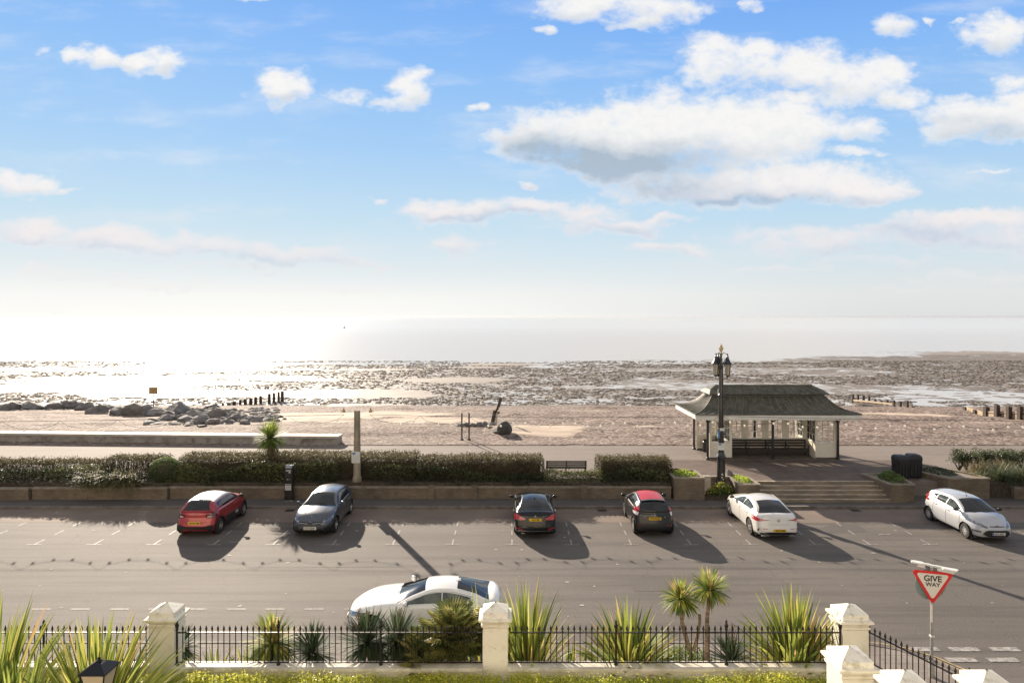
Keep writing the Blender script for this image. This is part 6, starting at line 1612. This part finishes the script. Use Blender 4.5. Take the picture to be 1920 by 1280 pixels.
FS = dict(L=3.95, W=1.72, wb=2.49, fo=.83, r=.305, paint=P_silver, rim='ten', wr=.66, mirror=M_dark, sideglass=M_cgl, aerial=(.40, 'rod'),
  deck=FB_['deck'][:-1]+[(3.95,.98)], gh=FB_['gh'], uw=.34, ur0=.80, ur1=.98,
  side=[(.17,.45,.08,.08,.95,.95),(.465,.66,.08,.12,.95,.95),(.675,.75,.14,.40,.93,.85)],
  bits=[('grille', M_dark, 'front', [(-.30,.70),(.30,.70)], [(-.30,.675),(.30,.675)], .012), ('lower_intake', M_dark, 'front', [(-.48,.50),(-.36,.55),(.36,.55),(.48,.50)], [(-.56,.38),(-.4,.29),(.4,.29),(.56,.38)], .012),
        ('headlight', M_head, 'front2', [(.38,.68),(.58,.76),(.84,.95)], [(.38,.62),(.60,.66),(.84,.80)], .014), ('fog_recess', M_dark, 'front2', [(.60,.48),(.78,.50)], [(.60,.44),(.78,.45)], .014),
        ('rub_strip', mat('seam_grey', (.25,.24,.23), .6), 'sides', [(1.15,.80),(3.4,.93)], [(1.15,.79),(3.4,.92)], .006), ('tail_light', M_red, 'rear2', [(.60,1.22),(.80,1.14)], [(.64,.90),(.84,.92)], .018)],
  doors=[1.15, 2.05, 2.95], handles=[1.92, 2.8], plates=[('front', 'EX12 XLZ', .42, M_plw), ('rear', 'EX12 XLZ', .7, M_ply)], eu=True, extra=ex_fs)
def ex_cp(t, cast, gpt, L, W, MB):
    b = MB()
    for sg in (-1, 1): b.tube([gpt(u, 'side', sg*.985, .008) for u in np.linspace(.13, .80, 16)], .009, 4)
    b.build('window_chrome', M_chrome, t)
CP = dict(L=4.64, W=1.83, wb=2.81, fo=.80, r=.335, paint=P_wh2, rim='five', wr=.63, sideglass=mat('coupe_side_glass', (.05,.065,.055), .03, spec=.9, col2=(.12,.14,.11), nscale=2.6, nlo=.45, nhi=.6), aerial=(.635, 'fin'), crown=.07,
  deck=[(0,.66),(.1,.76),(.5,.88),(1.3,.97),(1.8,.99),(3.2,1.0),(4.0,1.03),(4.45,1.045),(4.64,1.0)], gh=[(1.26,.95),(1.78,1.15),(2.28,1.32),(2.7,1.375),(3.15,1.36),(3.65,1.26),(4.0,1.14),(4.33,1.03)],
  uw=.34, ur0=.64, ur1=.965, rwa=.95, side=[(.14,.50,.08,.08,.93,.93),(.51,.78,.08,.30,.93,.86)],
  bits=[('headlight', M_head, 'front2', [(.42,.68),(.84,.76)], [(.42,.58),(.84,.64)], .014), ('grille', M_dark, 'front2', [(.05,.68),(.30,.66)], [(.05,.50),(.28,.52)], .012), ('lower_intake', M_dark, 'front', [(-.6,.40),(.6,.40)], [(-.5,.25),(.5,.25)], .012),
        ('bonnet_seam', mat('seam_grey', (.25,.24,.23), .6), 'top', [(.62,.35),(.74,1.2)], [(.63,.35),(.75,1.2)], .003), ('bonnet_seam', MATS['seam_grey'], 'top', [(-.62,.35),(-.74,1.2)], [(-.63,.35),(-.75,1.2)], .003), ('tail_light', M_red, 'rear2', [(.4,.9),(.86,.95)], [(.4,.8),(.86,.78)], .012)],
  doors=[1.5, 2.95], handles=[2.75], plates=[('front', 'GK66 LRV', .4, M_plw), ('rear', 'GK66 LRV', .6, M_ply)], extra=ex_cp)
def ycar(rear, L): return rear+L/2
car(C3, 'red hatchback with a pale roof parked nose to the kerb, leftmost car', (-13.30, ycar(28.55, 3.99), .012), 0)
car(ACL, 'dark grey hatchback with a star badge parked nose outward beside the parking machine', (-8.42, ycar(28.45, 4.42), .012), math.pi)
car(BM, 'black saloon with red tail lights seen from behind in the middle of the parking row', (.97, ycar(28.3, 4.64), .012), 0)
car(FB_, 'charcoal hatchback with a bright red roof seen from behind', (6.03, ycar(28.6, 3.97), .012), -.012)
car(CLA, 'white saloon with slim red tail lights parked in front of the steps', (10.98, ycar(28.0, 4.69), .012), 0)
car(FS, 'silver five door hatchback parked nose outward at the far right', (19.76, ycar(27.72, 3.95), .012), math.pi)
car(CP, 'white coupe parked along the near kerb behind the palms', (-2.52, 20.42, .012), math.radians(91))
# ---------------------------------------------------------------- give way sign
SGX, SGY = atY(1747, 17.35), 17.35
M_redsign = mat('sign_red', (.62,.02,.02), .4); M_signw = mat('sign_white', (.70,.66,.60), .4); M_greyb = mat('sign_back_grey', (.20,.25,.24), .5); M_galv = mat('galvanised_pole', (.42,.42,.39), .45, metal=.3, col2=(.30,.30,.28), nscale=5)
t = thing('give_way_sign', 'triangular give way road sign on a grey pole at the junction', 'road sign', (SGX, SGY, .11))
MB().tube([(0,0,0),(0,0,.45)], .07, 10).build('pole_base', M_galv, t); MB().tube([(0,0,.4),(0,0,2.78)], .038, 10).build('pole', M_galv, t)
MB().box(-.045,.045,-.05,.045,1.02,1.06).build('clamp_band', M_signw, t); MB().box(-.045,.0,-.043,-.035,1.4,1.85).build('pale_sticker', M_signw, t)
def tri(s, yy, m, nm, par, th, cz):
    R_ = s/math.sqrt(3); P = []
    for k in range(3):
        a = math.radians(-90+120*k); c = (math.cos(a)*(R_-.05*s/.9*2), math.sin(a)*(R_-.05*s/.9*2))
        for j in range(-2, 3): b = a+math.radians(28*j); P.append((c[0]+.05*s/.9*math.cos(b), c[1]+.05*s/.9*math.sin(b)))
    n = len(P); return MB().add([(p[0],yy,cz+p[1]) for p in P]+[(p[0],yy+th,cz+p[1]) for p in P], [tuple(range(n)), tuple(range(n,2*n))[::-1]]+[(i,n+i,n+(i+1)%n,(i+1)%n) for i in range(n)]).build(nm, m, par)
pl = bpy.data.objects.new('sign_face', None); COL.objects.link(pl); pl.parent = t; pl.rotation_euler = (0, 0, math.radians(-16)); pl.location = (0, 0, 0)
cz = 2.42
tri(.98, -.075, M_redsign, 'red_triangle', pl, .006, cz); tri(.755, -.081, M_signw, 'white_panel', pl, .006, cz)
text_mesh('GIVE', .205, M_ink, pl, (0, -.085, cz+.095), (math.radians(90), 0, 0), bold=.005, sx=.95); text_mesh('WAY', .14, M_ink, pl, (0, -.085, cz-.055), (math.radians(90), 0, 0), bold=.003)
o = MB().lathe([(0,.045),(.40,.045),(.40,.052),(0,.052)], 28, (0,0,cz-.08), axis='y').build('round_sign_back', M_greyb, t); 
# street name plates on top
M_np = mat('nameplate_white', (.62,.64,.60), .45)
o = thing('finger_sign', 'white two armed finger sign on top of the give way pole, seen from above', 'sign', (SGX, SGY, 2.89), math.radians(-42))
mb = MB(); mb.prism([(-.52,-.10),(-.30,-.13),(-.20,-.06),(-.06,-.05),(.02,-.08),(.10,-.03),(.26,-.05),(.32,-.14),(.66,-.12),(.68,.06),(.60,.10),(.34,.06),(.24,.05),(.12,.07),(.02,.03),(-.10,.08),(-.20,.05),(-.28,.12),(-.50,.10),(-.56,.0)], .03, .08); mb.build('top_plate', M_np, o)
mb = MB(); mb.prism([(.16,-.085),(.60,-.085),(.60,-.055),(.16,-.055)], -.05, .03); mb.prism([(-.36,-.08),(-.16,-.08),(-.16,-.05),(-.36,-.05)], -.05, .03); mb.prism([(.16,.055),(.60,.055),(.60,.085),(.16,.085)], -.05, .03); mb.prism([(-.03,-.04),(.03,-.04),(.03,.04),(-.03,.04)], -.05, .03); mb.build('side_plate', M_np, o); o.scale = (.84, .8, .8)

# ---------------------------------------------------------------- front garden wall, pillars, railings
RY = 16.0; WZ = 1.10
M_rendc = mat('cream_render', (.88,.84,.70), .7, col2=(.83,.78,.64), nscale=1.1, bump=.12, bscale=30, col3=(.70,.64,.50), n3=2.5)
M_capst = mat('weathered_white_cap', (.82,.79,.70), .7, col2=(.72,.69,.61), nscale=5, nlo=.42, nhi=.7, bump=.15, bscale=20, col3=(.52,.49,.39), n3=7)
GZ = .55
slab('garden_ground', [(-40,2),(9.0,2),(9.0,12.6),(7.8,15.9),(-40,15.9)], 0, GZ, M_soil)
slab('garden_ground', [(-40,16.1),(8.4,16.1),(8.4,17.35),(-40,17.35)], .1, .17, M_soil)
def pillar(label, x, y, w, d, ztop, z0=.1, rz=0, capm=None):
    t = thing('gate_pillar', label, 'pillar', (x, y, z0), rz, 'cream pillars of the garden boundary'); H = ztop-z0
    hw, hd = w/2, d/2
    mb = MB(); mb.box(-hw, hw, -hd, hd, 0, H-.42); b = mb.build('shaft', M_rendc, t)
    mb = MB()
    rect_loft(mb, [(hw+.002,hd+.002,H-.50),(hw+.035,hd+.035,H-.47),(hw+.035,hd+.035,H-.43),(hw+.012,hd+.012,H-.42)], 1, 1)
    rect_loft(mb, [(hw,hd,H-.42),(hw+.02,hd+.02,H-.37),(hw+.09,hd+.09,H-.33),(hw+.09,hd+.09,H-.285),(hw+.03,hd+.03,H-.27)], 1, 1); mb.build('moulding', M_rendc, t)
    mb = MB(); rect_loft(mb, [(hw+.03,hd+.03,H-.275),(hw+.005,hd+.005,H-.255),(hw+.005,hd+.005,H-.15),(.02,.02,H)], 1, 1); mb.build('cap', M_capst, t)
    return t
pillar('cream pillar in the middle of the railings, right of the white coupe', atY(928.5, RY)+.0, RY+.26, .59, .52, 2.46)
pillar('cream pillar at the left, partly hidden by spiky leaves', atY(303, RY), RY+.26, .59, .52, 2.46)
pillar('cream corner pillar at the right end of the street railings', atY(1604, RY)-.0, RY+.30, .60, .62, 2.41)
pillar('cream pillar in front of the corner pillar, cut by the bottom edge', atY(1609, 13.6)+.0, 13.95, .62, .68, 2.52)
pillar('cream pillar top at the bottom edge, left of the give way pole base', atY(1712, 12.4), 12.65, .60, .6, 2.71)
pillar('cream pillar top at the bottom right, right of the give way pole base', atY(1868, 12.4), 12.65, .60, .6, 2.71)
def dwarf(label, x0, x1):
    t = thing('dwarf_wall', label, 'wall', ((x0+x1)/2, RY, .1)); c = (x0+x1)/2
    MB().box(x0-c, x1-c, -.12, .14, 0, WZ-.1-.085).build('wall_face', M_rendc, t); MB().box(x0-c, x1-c, -.17, .18, WZ-.1-.085, WZ-.1).build('coping', mat('pale_wall_coping', (.78,.74,.64), .7, col2=(.54,.50,.42), nscale=2, bump=.1, bscale=25), t)
XL, XM, XR = atY(303, RY), atY(928.5, RY), atY(1604, RY)
dwarf('cream dwarf wall under the railings left of the left pillar', -30, XL-.297); dwarf('cream dwarf wall under the railings between the left and middle pillars', XL+.297, XM-.297); dwarf('cream dwarf wall under the railings between the middle and corner pillars', XM+.297, XR-.302)
M_rail = mat('dark_iron_railing', (.012,.010,.009), .5, spec=.35, col2=(.03,.020,.014), nscale=12)
def bar_mesh():
    mb = MB(); mb.tube([(0,0,.045),(0,0,.80)], .0115, 6); mb.lathe([(.011,.78),(.022,.795),(.012,.81),(.030,.835),(.022,.87),(.004,.925),(0,.93)], 6); return mb
def post_mesh():
    mb = MB(); mb.lathe([(.045,-.02),(.045,.03),(.026,.05),(.024,.80),(.038,.82),(.026,.85),(.045,.90),(.048,.93),(.02,.97),(.03,1.0),(.012,1.05),(0,1.07)], 8); return mb
def railing(label, p0, p1, z, posts, sp=.1375, lead=0.0):
    a, b = Vector((*p0, z)), Vector((*p1, z)); L = (b-a).length; ang = math.atan2(b.y-a.y, b.x-a.x)
    t = thing('iron_railing', label, 'railing', a, ang, 'dark iron railings round the garden')
    MB().box(0, L, -.018, .018, .05, .066).build('bottom_rail', M_rail, t); MB().box(0, L, -.02, .02, .745, .765).build('top_rail', M_rail, t)
    pk = sorted(posts); n = int(L/sp); first = None
    for i in range(n+1):
        x = lead+i*sp
        if x > L or any(abs(x-q) < .06 for q in pk): continue
        if first is None: first = bar_mesh().build('bar', M_rail, t); first.location = (x, 0, 0)
        else: o = first.copy(); COL.objects.link(o); o.parent = t; o.location = (x, 0, 0)
    fp = None
    for q in pk:
        if fp is None: fp = post_mesh().build('post', M_rail, t); fp.location = (q, 0, 0)
        else: o = fp.copy(); COL.objects.link(o); o.parent = t; o.location = (q, 0, 0)
x0 = XL+.36; railing('iron railing between the left and middle pillars in front of the white coupe', (x0, RY), (XM-.30, RY), WZ, [.0, atY(522,RY)-x0, atY(714,RY)-x0])
x0 = XM+.34; railing('iron railing between the middle and corner pillars in front of the tall spiky plants', (x0, RY), (XR-.36, RY), WZ, [atY(1155,RY)-x0, atY(1362,RY)-x0, XR-.36-x0])
x0 = -14.9; railing('iron railing left of the left pillar behind the spiky garden plants', (x0, RY), (XL-.36, RY), WZ, [atY(82,RY)-x0])
railing('iron railing slanting back from the corner pillar beside the side street', (XR+.32, RY+.05), (9.9, 12.2), WZ, [2.4], lead=.05)
t_ = thing('dwarf_wall', 'dwarf wall under the slanting railing beside the side street', 'wall', (8.45, 15.9, .1)); MB().add([(-.1,.0,0),(1.55,-3.8,0),(1.35,-3.85,0),(-.35,-.05,0),(-.1,.0,.99),(1.55,-3.8,.99),(1.35,-3.85,.99),(-.35,-.05,.99)],[(0,1,2,3)[::-1],(4,5,6,7)[::-1],(0,1,5,4)[::-1],(1,2,6,5)[::-1],(2,3,7,6)[::-1],(3,0,4,7)[::-1]]).build('wall_face', M_rendc, t_)

# ---------------------------------------------------------------- bottom hedge of euonymus
def low_hedge(label, x0, x1, y0, y1, z0, z1, seed, dens=2300):
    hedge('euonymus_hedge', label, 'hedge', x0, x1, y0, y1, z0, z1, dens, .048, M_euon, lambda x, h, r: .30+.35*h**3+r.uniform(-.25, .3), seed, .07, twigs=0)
low_hedge('bright yellow green clipped hedge along the foot of the left dwarf wall', -9.6, -.15, 15.20, 15.72, GZ, .99, 71)
low_hedge('bright yellow green clipped hedge along the foot of the right dwarf wall', -.15, 7.6, 15.20, 15.72, GZ, .99, 72)

# ---------------------------------------------------------------- foreground plants
def flax(label, x, y, z, n, L, seed, lean=.75, w=.075, group='flax clumps', tb=.52, curve=.45):
    r = random.Random(seed); t = thing('flax_clump', label, 'plant', (x, y, z), 0, group); mb = MB()
    for i in range(n):
        k = r.random(); az = r.uniform(0, 6.283); ln = lean*k**.8; rr = .05+.28*k
        blade(mb, (rr*math.cos(az), rr*math.sin(az), 0), az+r.gauss(0, .25), L*(1.06-.35*k)*r.uniform(.78, 1.06), w*r.uniform(.65, 1.15), ln*.6, ln*curve*1.6+r.uniform(0, .2), 7, min(.99, max(.01, tb-.05+r.gauss(0, .25)+(.0 if k < .8 else .1))), base_w=.8, twist=r.uniform(-.9, .9))
    mb.build('leaves', M_flax, t)
    mb = MB()
    for i in range(int(n*.2)):
        az = r.uniform(0, 6.283); blade(mb, (.3*math.cos(az), .3*math.sin(az), 0), az, L*r.uniform(.5, .8), w*.8, r.uniform(.7, 1.2), r.uniform(.5, 1.2), 5, .5)
    mb.build('dead_leaves', M_dead, t); return t
STZ = .17
flax('very tall slender flax clump right of the middle pillar', atY(990,16.9), 16.9, STZ, 150, 2.45, 81, .72, .07, tb=0.50)
flax('short flax leaves leaning over the middle pillar from behind', atY(905,16.95), 16.95, STZ, 26, 2.35, 82, .25, .06, tb=0.55)
flax('broad flax clump between the railing posts left of the cordyline trees', atY(1178,16.8), 16.8, STZ, 240, 2.02, 83, 1.12, .09, tb=0.53)
flax('tall dense flax clump beside the corner pillar', atY(1490,16.8), 16.8, STZ, 260, 2.3, 84, 1.0, .10, tb=0.57)
flax('small flax tuft at the left edge of the flax by the middle pillar', atY(1075,16.6), 16.6, STZ, 45, 1.25, 85, 1.0, .05, tb=0.40)
# garden side, lower left
flax('huge flax clump in the garden behind the small lantern', atY(178,13.3), 13.3, GZ, 560, 2.65, 86, 1.4, .08, tb=0.55)
flax('flax clump in the garden at the left edge, tallest leaves', atY(-15,13.6), 13.6, GZ, 220, 3.0, 87, .75, .085, tb=0.55)
flax('low flax leaves in the bottom left corner', atY(30,12.6), 12.6, GZ, 260, 2.5, 88, 1.0, .09, tb=0.45)
def tree_cord(label, x, y, z, heads, seed):
    r = random.Random(seed); t = thing('cordyline_tree', label, 'palm', (x, y, z))
    mb = MB(); last = None
    for (hx_, hz, R_, n, tb) in heads:
        b0 = (0 if abs(hx_) < .6 else hx_*.4, 0, -.05)
        mb.tube([b0, (hx_*.35+.04, .03, hz*.35), (hx_*.8-.03, .0, hz*.72), (hx_, 0, hz)], [.075, .06, .05, .045], 8)
    mb.build('trunk', M_trunk, t)
    for i, (hx_, hz, R_, n, tb) in enumerate(heads):
        mb = MB(); crown(mb, (hx_, 0, hz), n, R_, .04, seed+i, tb, .75, l0=0, l1=2.15); mb.build('crown', M_cord, t)
        mb = MB(); crown(mb, (hx_, 0, hz-.05), int(n*.16), R_*.8, .03, seed+i+9, .5, .5, l0=1.9, l1=2.8); mb.build('dry_skirt', M_dead, t)
    return t
YC = 16.8
def hx_of(px, base): return atY(px, YC)-base
bx = atY(1318, YC)
tree_cord('cordyline tree with the higher bright spiky head', bx, YC, STZ, [(hx_of(1331, bx), zat(1104, YC)-STZ, .56, 220, .75)], 91)
bx = atY(1300, YC+.15)
t = tree_cord('cordyline tree with the lower spiky head and a cut off side trunk', bx, YC+.15, STZ, [(hx_of(1279, bx), zat(1126, YC)-STZ, .56, 220, .75)], 92)
MB().tube([(0,0,.8),(.10,0,1.15),(.16,0,1.55),(.15,0,1.72)], [.05,.045,.04,.038], 7).build('trunk', M_trunk, t)
bx = atY(505, YC); tree_cord('short bright green cordyline behind the railing, left of the dark green one', bx, YC, STZ, [(.08, 1.05, .78, 320, .75), (-.08, .5, .7, 220, .5)], 93)
def yucca(label, x, y, z, heads, seed, stalks=0, matl=None, w=.04):
    r = random.Random(seed); t = thing('yucca', label, 'plant', (x, y, z))
    mb = MB()
    for (hx_, hz, R_, n, tb) in heads: mb.tube([(hx_*.5,0,-.05),(hx_,0,hz)], [.08,.07], 7)
    mb.build('trunk', M_trunk, t)
    mb = MB()
    for i, (hx_, hz, R_, n, tb) in enumerate(heads):
        r2 = random.Random(seed*7+i)
        for _ in range(n):
            az = r2.uniform(0, 6.283); ln = 2.3*r2.random()**.8
            blade(mb, (hx_, 0, hz), az, R_*r2.uniform(.75, 1.05), w, ln, r2.uniform(0, .25), 3, min(.99, max(.01, tb+.5*(r2.random()-.5)-.1*ln+(.35 if ln > 1.8 else 0))), base_w=.6)
    mb.build('leaves', matl or M_yucca, t)
    for k in range(stalks):
        hx_, hz = heads[k % len(heads)][:2]; hx_ += (.0, .05, -.25)[k % 3]; mb = MB(); H = r.uniform(.75, .95)
        mb.tube([(hx_,0,hz),(hx_+.02,0,hz+H)], [.014,.006], 4)
        for j in range(42):
            q = .35+.65*j/42; a = r.uniform(0, 6.28); l = .16*(1.25-q); p = Vector((hx_+.02*q, 0, hz+H*q)); e = p+Vector((math.cos(a)*l, math.sin(a)*l, .03)); mb.tube([p, e], .003, 3, cap=False); mb.sphere(e[:], .013, 4, 3)
        mb.build('flower_stalk', mat('dry_stalk', (.20,.11,.07), .8), t)
    return t
yucca('dark green single headed yucca behind the railing', atY(586, YC), YC, STZ, [(0, .82, .78, 260, .35)], 101)
bx = atY(715, YC); yucca('dark green double headed yucca with brown flower stalks in front of the white coupe', bx, YC, STZ, [(hx_of(690, bx), 1.05, .90, 330, .38), (hx_of(745, bx), 1.05, .88, 320, .42)], 102, 3)
yucca('dark spiky yucca low behind the railing right of the cordyline trees', atY(1372, 16.7), 16.7, STZ, [(0, .62, .78, 220, .3)], 103, 1)
yucca('small dark spiky yucca in the garden at the bottom edge', atY(1562, 14.2), 14.2, GZ, [(0, .55, .46, 130, .3)], 104, w=.03)
yucca('grey green yucca behind the railing beside the left pillar', atY(338, 16.7), 16.7, STZ, [(0, 1.0, .62, 150, .3)], 105)
flax('low green spiky tuft with orange leaves behind the left railing', atY(402, 16.7), 16.7, STZ, 90, 1.02, 106, 1.0, .045, tb=0.45)
flax('low green tuft left of the bright cordyline', atY(462, 16.7), 16.7, STZ, 60, 1.0, 107, .9, .045, tb=0.35)
# fan palm
M_fan = mat('fan_palm_leaf', (0,0,0), .42, tint=[(0,(.04,.06,.02)),(.4,(.12,.15,.04)),(.7,(.28,.27,.08)),(1,(.50,.42,.16))], transl=.4)
def fanpalm(label, x, y, z, n, H, seed):
    r = random.Random(seed); t = thing('fan_palm', label, 'palm', (x, y, z)); MB().tube([(0,0,0),(0,0,H*.45)], [.14,.12], 8).build('trunk', M_trunk, t)
    mb = MB(); st = MB()
    for i in range(n):
        az = r.uniform(0, 6.283); el = r.uniform(.15, 1.4); d = Vector((math.cos(az)*math.cos(el), math.sin(az)*math.cos(el), math.sin(el))); Ls = r.uniform(.35, .65)
        p0 = Vector((0, 0, H*.42)); p1 = p0+d*Ls; st.tube([p0, p1], .010, 4, cap=False)
        side = d.cross(Vector((0,0,1))).normalized(); up = side.cross(d); tb = r.uniform(.25, .85)
        for k in range(-9, 10):
            a = k*.15; dd = (d*math.cos(a)+side*math.sin(a)).normalized(); Lf = .62*(1-.02*abs(k)); w = .026; nn = dd.cross(up).normalized()
            tip = p1+dd*Lf-Vector((0,0,.12)); tip.z = max(tip.z, .02); mid = p1+dd*Lf*.55+up*.03
            mb.add([p1-nn*.004, p1+nn*.004, mid+nn*w*.6, tip, mid-nn*w*.6], [(0,1,2,3,4)], min(.99, max(.01, tb+r.uniform(-.12, .12))))
    mb.build('fronds', M_fan, t); st.build('leaf_stalks', M_fan, t)
fanpalm('bushy fan palm in front of the white coupe, left of the middle pillar', atY(850, 16.75), 16.75, STZ, 95, 2.5, 111)
fanpalm('lower fan palm fronds beside the middle pillar', atY(800, 16.6), 16.6, STZ, 44, 1.3, 112)
bedplants('ground_cover', 'light green leafy ground cover at the foot of the cordyline trees', atY(1280,17.0), 17.0, STZ, 1.0, .4, .75, 5000, M_box, 121, size=.06, tb=.62, tv=.6)
bedplants('ground_cover', 'dark green leafy ground cover below the fan palm', atY(800,16.9), 16.9, STZ, 1.3, .35, .6, 3000, M_ivy, 122, size=.08, tb=.35, tv=.5)
bedplants('ground_cover', 'green ground cover beneath the flax by the corner pillar', atY(1420,16.7), 16.7, STZ, .6, .3, .45, 1200, M_box, 123, size=.07, tb=.5, tv=.5)

# ---------------------------------------------------------------- small garden lantern
LYY = 11.9; lx = atY(186, LYY); lz = zat(1236, LYY)
t = thing('garden_lantern', 'black topped garden lantern with cream glass among the spiky leaves', 'lantern', (lx, LYY, GZ))
H = lz-GZ
MB().lathe([(.06,0),(.05,.1),(.035,.3),(.03,H-.62),(.05,H-.56)], 10).build('post', M_iron, t)
mb = MB(); rect_loft(mb, [(.13,.13,H-.56),(.205,.205,H-.16)], 1, 1); mb.build('glass', mat('cream_lantern_glass', (.62,.54,.38), .25, transl=.3), t)
mb = MB(); rect_loft(mb, [(.235,.235,H-.165),(.235,.235,H-.145),(.09,.09,H-.04),(.05,.05,H-.02)], 1, 1); mb.lathe([(.04,H-.03),(.04,H+.0),(.02,H+.02),(.03,H+.045),(0,H+.06)], 8)
for sx_ in (-1, 1):
    for sy_ in (-1, 1): mb.beam((sx_*.132,sy_*.132,H-.56),(sx_*.207,sy_*.207,H-.16),.02,.02)
mb.box(-.14,.14,-.14,.14,H-.59,H-.56); mb.build('frame', mat('black_lantern_cap', (.008,.010,.016), .35, spec=.3), t)

# ---------------------------------------------------------------- the sunlit terrace behind the camera (bounces light on to the garden)
t = thing('seafront_terrace', 'tall cream rendered terrace front the photograph is taken from', 'building', (0, -1.2, 0))
mb = MB(); mb.box(-34, 12.5, -6, 0, 0, 15); mb.build('facade', mat('terrace_render', (.76,.71,.61), .9, spec=.1), t)
mb = MB(); [mb.box(x-.55, x+.55, .0, .06, z, z+1.9) for x in np.arange(-31, 12, 6.2) for z in (1.2, 8.0)]; mb.build('window', M_cg, t)
print('SCENE OBJECTS', len(bpy.data.objects))
# ---------------------------------------------------------------- sea air
def haze():
    o = MB().box(-62000, 62000, -320, 24300, -5.2, 15.4).build('haze', None); o.data.materials.clear()
    m = bpy.data.materials.new('sea_air'); m.use_nodes = True; m.node_tree.nodes.clear(); T = NT(m.node_tree)
    v = T.n('ShaderNodeVolumePrincipled'); v.inputs['Color'].default_value = (.54, .56, .58, 1); v.inputs['Density'].default_value = 4e-5; v.inputs['Anisotropy'].default_value = .35
    out = T.n('ShaderNodeOutputMaterial'); T.put(out.inputs['Volume'], v.outputs[0]); o.data.materials.append(m); tag(o, kind='stuff')
haze()
